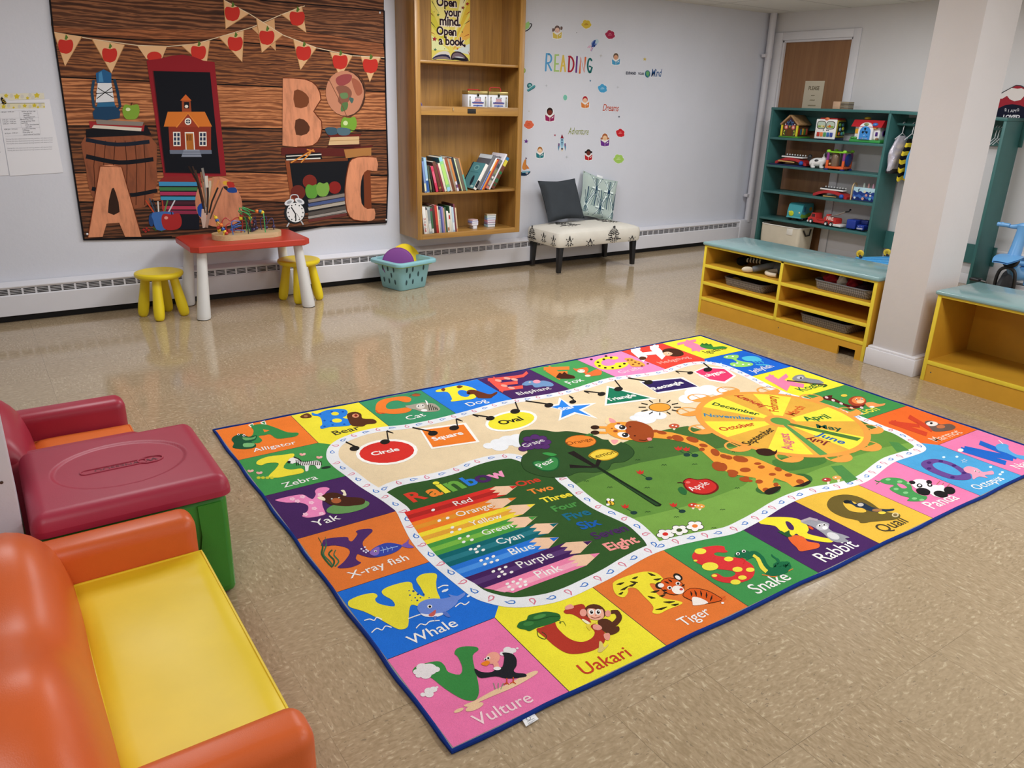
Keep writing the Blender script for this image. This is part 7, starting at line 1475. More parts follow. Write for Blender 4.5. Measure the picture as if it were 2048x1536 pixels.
# barn shaped bead house
o = toy('activity_barn', 'yellow and brown wooden activity barn at the left of the top toy shelf', 5.185, S1, 6.85)
B().box((-.115, 0, 0), (.115, .20, .014), pl('4f9a3c'), .004).build('base', o)
b = B(); b.add([(x, y, z) for y in (.012, .19) for x, z in ((-.088, .0145), (.088, .0145), (.088, .12), (0, .195), (-.088, .12))], [(0, 1, 2, 3, 4), (9, 8, 7, 6, 5)] + [(i, (i+1) % 5, 5+(i+1) % 5, 5+i) for i in range(5)], P('5a3a22', .6)); b.build('walls', o)
a = Art(lambda x, z: Vector((x, .0108, z)), (0, -1, 0), .0006); a.poly([(-.07, .12), (0, .185), (.07, .12)], '3a2a4a', 0); a.poly([(-.03, .118), (0, .165), (.03, .118)], '1c2a44', 2); a.line([(-.03, .118), (0, .165), (.03, .118)], .006, '6a9ad0', 3, True)
for sx in (-1, 1): a.ell(sx*.042, .098, .021, .021, 'e0685a', 2); a.ell(sx*.042, .098, .011, .011, 'f2c8c0', 3); a.ell(sx*.055, .125, .006, .006, 'e8e8ea', 3); a.ell(sx*.03, .145, .006, .006, '4aa0d8', 3)
for sx in (-1, 1):
    for k in range(6): a.ell(sx*(.055+.008*(k % 2)), .028+k*.009, .006, .006, ('8ac04a', 'e8e05a', '3a7a3a')[k % 3], 2)
a.poly([(-.028, .016), (.028, .016), (.028, .07), (0, .09), (-.028, .07)], '6a4420', 1); a.ell(0, .105, .006, .01, 'e8d84a', 2); a.build('front_print', o)
for sx in (-1, 1): B().box((sx*.09-.008, .0, .0145), (sx*.09+.008, .018, .118), pl('ecdc34'), .002).build('corner_post', o)
for sx in (-1, 1): b = B(); b.box((0, -.004, 0), (.135, .20, .016), wood('8a6844', 'b48c60', 'c8a478', 1.5, 0, .5, 0), .003, xf=rot_mat((0, 0, .205), ry=(sx*.72)+(pi if sx < 0 else 0)) if sx > 0 else rot_mat((0, 0, .205)) @ Matrix.Diagonal((-1, 1, 1, 1)) @ Matrix.Rotation(.72, 4, 'Y')); b.build('roof_panel', o)
b = B()
for k, c in enumerate(('8a2f2a', '3a6a8a', 'd8a83a', '4a7a3a', 'b04a34')): b.box((.089, .03+k*.03, .03), (.097, .05+k*.03, .09-.006*(k % 2)), pl(c), .002)
b.build('side_play_pieces', o)
# activity cube
o = toy('activity_cube', 'white fronted electronic activity cube in the middle of the top toy shelf', 4.768, S1, 6.845, .08)
B().box((-.095, .02, 0), (.095, .19, .022), pl('1f2a5c'), .006).build('base', o); B().box((-.098, .018, .0225), (.098, .19, .182), pl('e8cf3a'), .015, 3).build('body', o); B().box((-.09, .03, .178), (.09, .185, .2), pl('c0302c'), .008).build('lid', o)
B().box((-.108, 0, .008), (.105, .0175, .188), pl('f0f0ee'), .008, 3).build('front_panel', o)
a = Art(lambda x, z: Vector((x, -.0008, z)), (0, -1, 0), .0006)
for sx in (-1, 1): a.poly(smooth_loop([(sx*.008, .105), (sx*.085, .105), (sx*.085, .165), (sx*.01, .165)], 4), '3f3a2a', 1); a.poly(smooth_loop([(sx*.012, .11), (sx*.08, .11), (sx*.08, .16), (sx*.014, .16)], 4), 'b8c8b8', 2); a.poly([(sx*.012, .112), (sx*.08, .112), (sx*.08, .13), (sx*.012, .126)], '8aa84a', 3); a.ell(sx*.04, .126, .012, .012, 'd8cfa0' if sx < 0 else 'd0622c', 4); a.ell(sx*.02, .122, .008, .009, 'c8a04a', 4)
for x in (-.02, .015, .03): a.ell(x, .09, .006, .005, '2a2a34', 1)
a.build('front_print', o)
for k, c in enumerate(('c0392b', 'e8823c', '4a9a5a', '2f6ab0', '3a4a9a')): B().box((-.082+k*.034, -.007, .03), (-.053+k*.034, .001, .07), pl(c), .004).build('key', o)
B().ball((.0, .008, .19), (.024, .018, .016), pl('e87a4a')).build('fox_ornament', o)
sp = B(); sp.box((.0985, .04, .04), (.1025, .175, .17), pl('2a3a2a'), .002); sp.build('side_recess', o)
for y, z, c in ((.07, .14, '6aa84a'), (.12, .14, '4a8a9a'), (.08, .10, 'a0c4e0'), (.13, .105, 'd8d84a'), (.07, .06, 'd06a34'), (.12, .06, '4a9aa8'), (.15, .065, '6ab06a')): B().ball((.1045, y, z), (.006, .018, .016), pl(c)).build('bead', o)
# play house
o = toy('play_house', 'white play house with a red roof and blue door on the top toy shelf', 4.345, S1, 6.845)
B().box((-.155, -.004, 0), (.155, .185, .026), pl('3a9a4a'), .006).build('base', o); B().box((-.125, .02, .0265), (.125, .165, .145), pl('f0f0f2'), .008).build('walls', o)
b = B(); b.add([(x, y, z) for x in (-.15, .15) for y, z in ((-.012, .135), (.03, .195), (.16, .195), (.19, .135))], [(0, 1, 2, 3), (7, 6, 5, 4)] + [(i, (i+1) % 4, 4+(i+1) % 4, 4+i) for i in range(4)], pl('b8242c')); b.build('roof', o)
b = B(); arch = [(-.072, .0265), (-.072, .11)] + [(.072*cos(radians(a_)), .11+.065*sin(radians(a_))) for a_ in range(180, -1, -15)] + [(.072, .11), (.072, .0265)]
b.prism(arch, 0, .025, pl('f0f0f2'), rot_mat((0, .016, 0), rx=pi/2)); b.build('porch', o)
dr = [(-.052, .028), (-.052, .09)] + [(.052*cos(radians(a_)), .09+.052*sin(radians(a_))) for a_ in range(165, 0, -15)] + [(.052, .09), (.052, .028)]
b = B(); b.prism(dr, 0, .008, pl('3a8ad4'), rot_mat((0, -.0095, 0), rx=pi/2)); d_ = b.build('door', o)
a = Art(lambda x, z: Vector((x, -.018, z)), (0, -1, 0), .0006)
for an in (90, 205, -25): a.poly([(0, .098), (.028*cos(radians(an-26)), .098+.028*sin(radians(an-26))), (.032*cos(radians(an)), .098+.032*sin(radians(an))), (.028*cos(radians(an+26)), .098+.028*sin(radians(an+26)))], '16283c', 1)
a.line([(-.012, .062), (.01, .066)], .006, '9ac8f0', 1); a.line([(.022, .052), (.036, .056)], .007, '1f5aa0', 1)
for k in range(4): a.ell(-.024+k*.016, .038, .004, .004, ('e06a5a', 'e8d84a', '8ad08a', 'e8a0c0')[k], 1)
a.build('door_print', d_); B().ball((0, -.006, .158), (.026, .012, .015), pl('8a9a6a')).build('arch_plate', o)
B().box((-.118, .014, .075), (-.078, .019, .118), pl('e8a828'), .002).build('window_shutter', o); B().box((.085, .014, .06), (.108, .019, .095), pl('4a2a7a'), .002).build('purple_window', o)
B().box((.062, -.004, .12), (.098, .02, .15), pl('e0a04a'), .004).ball((.08, .004, .158), (.026, .022, .016), pl('3f7ac8')).build('bird_house', o)
B().ball((-.06, .09, .208), (.03, .03, .014), pl('d8b83a')).build('sun_knob', o); B().lathe([(.022, -.004), (.026, -.004), (.026, .004), (.022, .004), (.022, -.004)], pl('4a2a7a'), 16, rot_mat((.132, .08, .085), ry=pi/2)).build('spinner', o)
for x, c in ((-.13, '3a8a3a'), (-.1, '4aa04a'), (.115, '8a6a4a'), (.1, 'd8d8c8')): B().ball((x, .004, .036), (.018, .014, .012), pl(c)).build('shrub', o)
# xylophone pianos
def xylo(label, y, z, mallet):
    o = toy('xylophone', label, y, z, 6.86, .0); R_ = pl('b8282c'); L_ = .185
    b = B(); n = 16
    def f(u, v): return None
    pr = []
    for i in range(n+1):
        x = -L_+2*L_*i/n; k = (x/L_)**2; pr.append((x, .052-.050*k, .066-.050*k*.9))
    vs = [(x, y_, z_) for y_ in (0, .12) for x, z0, z1 in pr for z_ in (max(z0-.012, .0), z1)]
    m = 2*(n+1); fs = []
    for i in range(n):
        a0, a1, b0, b1 = 2*i, 2*i+1, 2*i+2, 2*i+3
        fs += [(a0, b0, b1, a1), (m+a1, m+b1, m+b0, m+a0), (a1, b1, m+b1, m+a1), (m+a0, m+b0, b0, a0)]
    fs += [(0, 1, m+1, m), (2*n, m+2*n, m+2*n+1, 2*n+1)]
    b.add(vs, fs, R_); b.build('frame', o, angle=50)
    B().box((-.12, .006, .066), (.13, .09, .080), pl('eef0ee'), .003).build('key_bed', o)
    for k in range(8): B().box((-.112+k*.031, .012, .0805), (-.09+k*.031, .05, .087), pl('1b1c20'), .002).build('key', o); B().ball((-.101+k*.031, .07, .092), .0075, pl('eceeee')).build('knob', o)
    B().ball((.135, -.012, .0225), .022, pl('2456b0')).build('mallet_head', o)
    if mallet: B().tube([(-.13, -.018, .03), (.06, -.02, .025)], [.008, .005], wood('b08a4a', 'd0a862', 'e0bc7c', 2, 0, .5, 0), 10).build('mallet_stick', o)
    else: B().tube([(-.06, -.01, .008), (.08, -.012, .012)], [.007, .004], wood('b08a4a', 'd0a862', 'e0bc7c', 2, 0, .5, 0), 10).build('mallet_stick', o)
    return o
xylo('red xylophone piano on a blue book at the left of the second toy shelf', 5.12, S2+.012, True); xylo('red xylophone piano beside the ocean toy on the third toy shelf', 4.62, S3, False)
b = B(); b.box((6.815, 4.95, S2+.0004), (7.0, 5.345, S2+.011), P('1f2c5a', .4), .002); tag(b.build('flat_book'), 'flat dark blue book under the left xylophone', 'book')
# puppy toy
o = toy('puppy_toy', 'white and black plastic puppy toy beside the drum cube', 4.79, S2, 6.87, .5, 'toy'); wm, km = pl('e6e6e4'), pl('1d1d20')
b = B(); b.tube(smooth_loop([(-.075, .02, .05), (-.04, .02, .058), (.0, .02, .06), (.03, .02, .075), (.045, .015, .105)], 4, False), [.030, .034, .037, .039, .040, .041, .041, .041, .041, .040, .039, .037, .035, .033, .031, .029, .027], wm, 14); b.ball((.062, .012, .122), (.042, .036, .036), wm); b.ball((.10, .005, .11), (.024, .022, .02), wm); b.ball((-.08, .02, .05), (.02, .03, .03), wm)
for x in (-.06, .02):
    for y in (-.005, .045): b.tube([(x, y, .05), (x-.005, y, .022), (x, y, .012)], [.018, .016, .017], wm, 10); b.ball((x+.004, y, .0125), (.02, .017, .0125), wm)
b.build('body', o); b = B(); b.ball((.055, -.024, .135), (.022, .009, .03), km); b.ball((.055, .05, .135), (.022, .009, .03), km); b.build('ears', o); B().ball((.122, .003, .116), .008, km).build('nose', o)
b = B(); b.tube([(-.09, .02, .06), (-.105, .02, .085), (-.10, .02, .105)], [.011, .018, .022], km, 12); b.ball((-.10, .02, .105), .022, km); b.build('tail', o); B().ball((-.03, -.014, .07), (.022, .006, .016), km).build('patch', o)
for s_ in (-1, 1): B().ball((.088, .008+s_*.02, .135), .006, km).build('eye', o)
# drum cube
o = toy('drum_cube', 'orange and purple activity cube with a green top on the second toy shelf', 4.61, S2, 6.84, .12)
B().box((-.092, .0, .012), (.092, .17, .034), pl('e8622c'), .006).build('base', o); B().box((-.095, -.002, .158), (.095, .172, .172), pl('8ad02c'), .006).build('top_frame', o)
for x in (-.08, .08):
    for y in (.012, .158): b = B(); b.lathe([(.013, .0345), (.0125, .09)], pl('e8622c'), 14, rot_mat((x, y, 0))); b.lathe([(.0125, .09), (.012, .158)], pl('8a3a8a'), 14, rot_mat((x, y, 0))); b.build('post', o); B().ball((x, y, .172), (.02, .018, .014), pl('9ae03c')).build('corner_cap', o); B().lathe([(.02, 0), (.022, .006), (.018, .012)], pl('1f2a7a'), 14, rot_mat((x, y, 0))).build('foot', o)
B().lathe([(.034, .035), (.036, .06), (.036, .13), (.03, .145), (.02, .157)], P('7a6450', .15, .6), 20, rot_mat((-.02, .05, 0))).build('bead_bottle', o)
B().lathe([(.0001, 0), (.058, 0), (.058, .006), (.05, .009), (.0001, .009)], pl('1f3a8a'), 28, rot_mat((.088, .085, .096), ry=pi/2)).build('drum_skin', o); B().ball((-.055, .02, .055), .012, P('c8b48a', .2, metal=.5)).build('bell', o)
# ocean bead toy
o = toy('ocean_toy', 'wooden ocean scene bead toy at the right end of the third toy shelf', 4.27, S3, 6.85, .05)
a = Art(lambda x, z: Vector((x, .0284, z)), (0, -1, 0), .0006)
B().box((-.115, .029, .004), (.115, .045, .125), P('b8dce8', .5), .002).build('board', o)
wv_ = lambda z0, c, L: a.poly([(-.113, .006)] + [(-.113+i*.0113, z0+.008*sin(i*1.1+L)) for i in range(21)] + [(.113, .006)], c, L)
wv_(.085, '27408a', 1); wv_(.055, '3f6ab8', 2); wv_(.032, '1f2f6a', 3)
for x, z, r_, c in ((-.0, .09, .012, 'e8e0c0'), (.06, .06, .010, 'e8e4e4'), (.02, .06, .012, 'd89a9a'), (-.01, .026, .013, 'e0a898'), (.06, .03, .013, '7ac0d8'), (-.09, .028, .01, 'e8f0f4'), (-.06, .09, .006, '7a9a4a')): a.ell(x, z, r_, r_, c, 5)
a.line([(-.06, .085), (-.065, .105), (-.05, .112)], .006, '1a2a5a', 5); a.line([(.045, .085), (.06, .095)], .006, '1a2a5a', 5); a.build('wave_print', o)
for sx in (-1, 1): b = B(); b.tube(smooth_loop([(sx*.12, .012, .006), (sx*.12, .012, .10), (sx*.12, .022, .14), (sx*.12, .05, .158), (sx*.12, .085, .13), (sx*.12, .092, .006)], 4, False), .006, wood('b89a6a', 'd8bc8c', 'e4cca0', 2, 2, .5, 0), 8); b.build('side_hoop', o)
for x, c in ((-.02, 'b8c8c0'), (.025, 'c89a9a'), (.07, 'd8a8c0')): B().lathe([(.009, .1255), (.009, .16), (.007, .166), (.0001, .168)], P(c, .4), 12, rot_mat((x, .037, 0))).build('peg', o)
# van
def wheel(b_par, x, y, z, r_, w_, hub, axis='y', tyre='1c1c1e'):
    M_ = rot_mat((x, y, z), rx=pi/2) if axis == 'y' else rot_mat((x, y, z), ry=pi/2)
    B().lathe([(.0001, -w_/2), (r_*.8, -w_/2), (r_, -w_*.3), (r_, w_*.3), (r_*.8, w_/2), (.0001, w_/2)], pl(tyre), 20, M_).lathe([(.0001, -w_/2-.001), (r_*.5, -w_/2-.001), (r_*.5, w_/2+.001), (.0001, w_/2+.001)], pl(hub), 16, M_).build('wheel', b_par)
o = toy('toy_van', 'turquoise toy van facing out at the left of the lowest toy shelf', 4.975, S4, 6.845, .12); TQ = pl('3f9ea8')
b = B(); sec = [(.0, .0), (.0, .06), (.022, .128), (.05, .142), (.21, .142), (.222, .125), (.222, .0)]
b.add([(x, y, z+.028) for x in (-.078, .078) for y, z in sec], [tuple(range(7)), tuple(range(13, 6, -1))] + [(i, (i+1) % 7, 7+(i+1) % 7, 7+i) for i in range(7)], TQ); b.build('body', o, angle=20)
B().add([(x*.066, .0045+(z-.095)*.325, z) for x, z in ((-1, .092), (1, .092), (.92, .15), (-.92, .15))], [(0, 1, 2, 3)], P('2a4450', .15, .6)).build('windscreen', o)
B().box((.0785, .03, .09), (.0795, .075, .14), P('2f6a8a', .2, .6)).build('side_window', o); B().box((-.08, -.006, .028), (.08, .004, .042), pl('5ab4bc'), .003).build('bumper', o)
B().lathe([(.0001, 0), (.026, 0), (.026, .005), (.02, .008), (.0001, .008)], pl('c8d42c'), 20, rot_mat((-.03, -.002, .072), rx=pi/2)).build('spare_wheel', o)
a = Art(lambda y, z: Vector((.0788, y, z)), (1, 0, 0), .0005); a.poly([(.0, .035), (.22, .035), (.22, .06), (.15, .08), (.06, .06), (.0, .075)], '7fae3c', 1, 2); a.ell(.17, .115, .03, .02, 'b8862c', 1); a.build('side_print', o)
for x in (-.06, .06):
    for y in (.04, .18): wheel(o, x, y, .026, .026, .026, '8a8a7a', 'x')
for x in (-.055, .055): B().ball((x, -.001, .085), (.009, .004, .009), pl('e8e0a0')).build('headlight', o)
# fire truck
o = toy('fire_truck', 'red toy fire truck with a raised ladder on the lowest toy shelf', 4.63, S4, 6.84, -.08); RD = pl('c9342f')
b = B(); sec = [(-.19, .018), (-.19, .055), (-.165, .068), (-.15, .105), (-.10, .108), (-.095, .055), (.0, .055), (.0, .085), (.13, .085), (.14, .075), (.14, .02)]
n = len(sec); b.add([(x, y, z) for y in (.005, .095) for x, z in sec], [tuple(range(n))[::-1], tuple(range(n, 2*n))] + [(i, (i+1) % n, n+(i+1) % n, n+i) for i in range(n)], RD); b.build('body', o, angle=20)
B().box((-.15, .004, .068), (-.11, .0055, .098), P('4a1a1c', .3)).build('cab_window', o); B().box((-.196, .0, .012), (-.18, .1, .03), pl('e8e8e6'), .003).build('bumper', o); B().box((.10, -.002, .012), (.205, .1, .034), pl('dcdcda'), .003).build('rear_step', o)
for x in (-.145, .035, .095):
    for y in (.006, .094): wheel(o, x, y, .0235, .0235, .024, 'f0f0ee')
B().box((.0, .03, .0855), (.035, .07, .11), RD, .004).build('turntable', o)
b = B()
for y in (.035, .062): b.tube([(.03, y, .09), (.12, y, .118), (.20, y, .155)], .0045, P('a8a49c', .35, metal=.4), 8)
for k in range(8): b.tube([(.04+k*.02, .035, .094+k*.0075), (.04+k*.02, .062, .094+k*.0075)], .003, P('a8a49c', .35, metal=.4), 6)
b.build('ladder', o); b = B(); b.tube([(.20, .048, .155), (.235, .048, .165), (.25, .048, .185)], [.008, .006, .010], P('23242a', .4), 8); b.build('ladder_basket', o)
a = Art(lambda x, z: Vector((x, .0046, z)), (0, -1, 0), .0005); a.text('FIRE', (.03, .062), (.11, .062), 'f0d8d0', 1, .03); a.line([(-.08, .045), (.13, .05)], .004, '7a1a1c', 1); a.build('side_lettering', o)
# blue truck
o = toy('toy_truck', 'dark blue toy truck at the right end of the lowest toy shelf', 4.285, S4, 6.845, .0); BLU = pl('1f3a9a')
B().box((-.10, .0, .01), (-.005, .14, .095), BLU, .010, 3).build('box_body', o); B().box((.012, .0, .012), (.085, .12, .058), BLU, .008, 3).build('bonnet', o); B().box((.015, .05, .058), (.088, .13, .10), pl('16286a'), .010, 3).build('cab', o); B().box((-.006, .04, .02), (.014, .12, .05), pl('14182a'), .003).build('coupling', o)
a = Art(lambda x, z: Vector((x, -.0008, z)), (0, -1, 0), .0005); a.text('HAPPY', (.018, .018), (.08, .018), 'e8e8ec', 1, .03)
for x in (.035, .062): a.ell(x, .045, .007, .005, '7a8ac8', 1)
a.build('front_print', o)
for x, y in ((-.085, .03), (-.085, .11), (.075, .03), (.075, .10)): wheel(o, x, y, .0165, .016, .02, '2a3a6a', 'x')
# --- cloth bin under the shelves
o = thing('cloth_bin', 'cream canvas storage bin with a white rim under the lowest toy shelf', 'bin', (6.925, 5.09, 0), 0); CV = P('d8cfba', .95, .15, var=.05, bmp=.4, bscale=180)
b = B(); n, k = shell(b, [(.11, .225, .03, .001), (.118, .232, .035, .02), (.122, .236, .035, .15), (.122, .238, .03, .274), (.116, .232, .028, .274), (.112, .228, .03, .02)], CV)
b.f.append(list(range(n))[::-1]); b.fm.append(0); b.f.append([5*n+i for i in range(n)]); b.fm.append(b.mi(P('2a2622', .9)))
for v in b.v: v.x += .006*sin(9*v.y+14*v.z)*(1 if .02 < v.z < .27 else 0); v.z -= .016*sin((v.y+.24)*6.5)*(1 if v.z > .27 else 0)
b.build('canvas_body', o)
b = B(); lp = [(x, y, .275-.016*sin((y+.24)*6.5)) for x, y in rr(.120, .236, .03)]; b.tube(lp, .006, P('e4e0d6', .8), 8, closed=True); b.build('rim_binding', o)
B().box((-.126, -.16, .20), (-.1225, -.09, .262), cloth('e8e4da', .2), .001).build('flap', o); B().tube([(-.06, -.238, .255), (-.03, -.252, .20), (.03, -.252, .205), (.06, -.238, .26)], .008, P('2a2620', .8), 8).build('handle', o)
# --- costumes
def hanger(par, y, z=1.302, x=6.93):
    b = B(); b.tube(smooth_loop([(x-.018, y, z+.006), (x, y, z+.018), (x+.017, y, z+.004), (x+.004, y, z-.03), (x, y, z-.075)], 4, False), .0028, pl('e8e8ea'), 8); b.tube([(x-.10, y, z-.125), (x, y, z-.075), (x+.10, y, z-.125)], .0035, pl('e8e8ea'), 8); b.build('hanger', par)
def garment(name, label, y, z0, z1, w_, th, mats, par_=None, sway=0.):
    o = thing(name, label, 'costume', (0, 0, 0), 0, 'costumes on the rack'); hanger(o, y); n = len(mats)
    for k in range(n):
        b = B(); a0, a1 = k/n, (k+1)/n
        def f(u, v):
            t_ = a0+(a1-a0)*v; g = (.38+.62*min(1, t_*2.2)**.7)*(1-.10*max(0, t_-.75)*4*.5); an = u*2*pi
            return Vector((6.93+w_*g*cos(an)*(1+.05*sin(11*t_+3*an)), y+sway*t_+th*(.5+.5*min(1, 3*t_))*sin(an)*(1+.18*sin(4*an+7*t_)), z1-(z1-z0)*t_+.010*sin(5*an)*t_))
        b.grid(f, 28, 6, mats[k], closed_u=True); b.build('stripe_panel' if n > 2 else 'cloth_body', o, angle=70)
    return o
foil = P('cfcad6', .22, .8, metal=.25, var=.2, bmp=1., bscale=40)
g_ = garment('costume', 'shiny silver pink costume on a white hanger at the left of the rack', 4.045, .90, 1.205, .135, .04, [foil, foil]); 
b = B(); b.lathe([(.13, .885), (.138, .9), (.125, .925)], P('26262c', .4), 26, Matrix.Translation((6.93, 4.045, 0)) @ Matrix.Diagonal((1, .34, 1, 1))); b.build('dark_hem', g_)
ky, kb_ = cloth('d8bf34', .3), cloth('191919', .3)
garment('costume', 'black and yellow striped bee costume on the rack', 3.955, .83, 1.185, .105, .03, [kb_, ky, kb_, ky, kb_, ky, kb_, ky, kb_, ky])
garment('costume', 'sky blue costume half hidden behind the column', 3.885, .86, 1.17, .125, .026, [cloth('5a9ad0'), cloth('5a9ad0')])
for k in range(3):
    o = thing('coat_hanger', ('first', 'second', 'third')[k]+' empty white hanger from the right end of the costume rack', 'hanger', (0, 0, 0), 0, 'empty hangers'); hanger(o, 3.215+k*.022)
# --- I AM LOVED house sign
o = thing('wall_sign', 'house shaped red and dark sign reading I AM LOVED on the right wall', 'sign', (0, 0, 0))
a = Art(lambda x, y: on_x(x, y, 7.094), (-1, 0, 0), .0004); a.use(crop(1960, 140, 9.6))
b = B(); q = [on_x(*crop(1960, 140, 9.6)(p), 7.095) for p in ((250, 520), (690, 285), (770, 290), (1130, 470), (1060, 1240), (200, 1275))]; m = len(q)
b.add([v for v in q]+[v+Vector((.013, 0, 0)) for v in q], [tuple(range(m)), tuple(range(m, 2*m))]+[(i, (i+1) % m, m+(i+1) % m, m+i) for i in range(m)], P('1c1a24', .5)); b.build('board', o)
a.poly([(265, 535), (690, 305), (770, 308), (1110, 480), (1045, 1225), (215, 1255)], 'a02a36', 1); a.poly([(265, 535), (610, 345), (720, 360), (800, 350), (1110, 490), (1100, 600), (960, 470), (850, 500), (780, 575), (660, 600), (570, 560), (520, 495), (430, 550), (330, 555), (255, 590)], 'e4dcd8', 2)
a.poly([(230, 830), (330, 745), (480, 675), (620, 655), (780, 680), (960, 760), (1090, 870), (1075, 960), (850, 945), (740, 1000), (225, 1000)], '16182c', 2); a.poly([(222, 1130), (1060, 1100), (1045, 1225), (215, 1255)], '9a6a86', 2); a.line([(222, 1130), (1060, 1105)], 14, 'e4dcd8', 3)
a.text('I AM', (540, 812), (690, 812), 'e8e6ea', 3, .0, 1.0); a.text('LOVED', (440, 925), (760, 930), 'e8e6ea', 3, .04, .9)
for x in (492, 735):
    for an in range(0, 360, 60): a.line([(x+8*cos(radians(an)), 765+12*sin(radians(an))), (x+22*cos(radians(an)), 765+32*sin(radians(an)))], 9, 'e8e6ea', 3)
a.build('lettering', o)
# --- upturned blue cart
o = thing('toy_cart', 'upturned light blue plastic cart with yellow wheels behind the cubby', 'toy', (6.15, 3.50, .075), radians(-20)); CB = pl('4aa0d8')
B().box((-.20, -.20, -.074), (.20, .22, .165), CB, .02, 3).build('tub', o)
b = B()
for k in range(6): b.box((-.18, -.17+k*.065, .1655), (.18, -.14+k*.065, .178), CB, .004)
for k in range(4): b.box((-.17+k*.105, -.18, .1655), (-.155+k*.105, .19, .172), pl('2f86c4'), .003)
b.build('underside_ribs', o)
for x, y in ((-.15, .17), (.13, .19), (.15, -.12)):
    M_ = rot_mat((x, y, .208), rz=.6) @ Matrix.Rotation(pi/2, 4, 'Y'); b = B(); b.lathe([(.013, -.013), (.025, -.013), (.030, -.007), (.030, .007), (.025, .013), (.013, .013), (.013, -.013)], pl('d8bc3a'), 20, M_); b.build('wheel', o); B().box((x-.012, y-.022, .16), (x+.012, y+.022, .20), pl('2a2a2c'), .003).build('axle_block', o)
# --- balance bike
o = thing('tricycle', 'light blue child tricycle with black pedals standing by the right wall', 'tricycle', (6.62, 2.79, 0), 0); TB = pl('6aa6dc', .3); K_ = pl('1a1a1c', .4)
B().lathe([(.0001, -.022), (.085, -.022), (.112, -.014), (.118, 0), (.112, .014), (.085, .022), (.0001, .022)], pl('232326', .6), 32, rot_mat((0, 0, .118), rx=pi/2)).build('front_wheel', o)
b = B(); b.tube(smooth_loop([(-.0, .07, .11), (-.005, .068, .2), (-.005, .05, .262), (-.005, 0, .285), (-.005, -.05, .262), (-.005, -.068, .2), (0, -.07, .11)], 4, False), .013, K_, 10); b.box((-.02, .06, .09), (.02, .08, .13), K_, .004); b.box((-.02, -.08, .09), (.02, -.06, .13), K_, .004); b.build('fork', o)
b = B(); b.tube([(0, -.12, .118), (0, .12, .118)], .006, P('9a9a9c', .3, metal=.8), 8); b.tube([(0, .12, .118), (-.03, .13, .15), (-.03, .17, .152)], .005, P('9a9a9c', .3, metal=.8), 8); b.tube([(0, -.12, .118), (.03, -.13, .085), (.03, -.17, .083)], .005, P('9a9a9c', .3, metal=.8), 8); b.build('crank', o)
B().box((-.065, .165, .142), (.005, .245, .166), K_, .01, 3).build('pedal', o); B().box((-.005, -.245, .072), (.065, -.165, .096), K_, .01, 3).build('pedal', o)
def fd(u, v):
    x = -.17+.36*u; y = (v*2-1)*(.035+.055*sin(pi*min(1, u*1.1+.12))**1.); return Vector((x, y, .34+.045*sin(pi*u*.9+.15)-.9*y*y/.09*.1 - .05*max(0, u-.7)))
b = B(); b.grid(fd, 16, 10, TB); b.grid(lambda u, v: fd(u, v)-Vector((0, 0, .012)), 16, 10, TB); b.build('front_fender', o, angle=80)
b = B(); b.tube([(.03, 0, .33), (.06, 0, .45), (.085, 0, .56), (.09, 0, .60)], [.050, .042, .040, .046], TB, 18); b.tube(smooth_loop([(.07, .16, .60), (.08, .09, .585), (.09, 0, .595), (.08, -.09, .585), (.07, -.16, .60)], 4, False), [.014]*5+[.017, .02, .026, .032, .026, .02, .017]+[.014]*5, TB, 12); b.build('stem_and_handlebar', o)
for s_ in (-1, 1): B().lathe([(.016, 0), (.017, .09), (.0001, .095)], TB, 14, rot_mat((.072, s_*.095, .592), rx=-s_*pi/2+.0)).build('grip', o)
B().tube([(.02, -.0, .335), (.0, 0, .345)], [.062, .055], K_, 18).build('collar', o)
b = B(); b.tube(smooth_loop([(.05, 0, .30), (.15, 0, .22), (.28, 0, .21), (.40, 0, .25)], 4, False), [.045]*4+[.05]*4+[.06]*5, TB, 16); b.box((.24, -.08, .27), (.44, .08, .31), TB, .02, 3); b.build('frame', o)
b = B(); b.tube([(.40, -.14, .10), (.40, .14, .10)], .01, K_, 8); b.tube([(.40, 0, .24), (.40, 0, .10)], .03, TB, 10); b.build('rear_axle', o)
for s_ in (-1, 1): B().lathe([(.0001, -.018), (.09, -.018), (.10, 0), (.09, .018), (.0001, .018)], pl('232326', .6), 28, rot_mat((.40, s_*.16, .1), rx=pi/2)).build('rear_wheel', o)
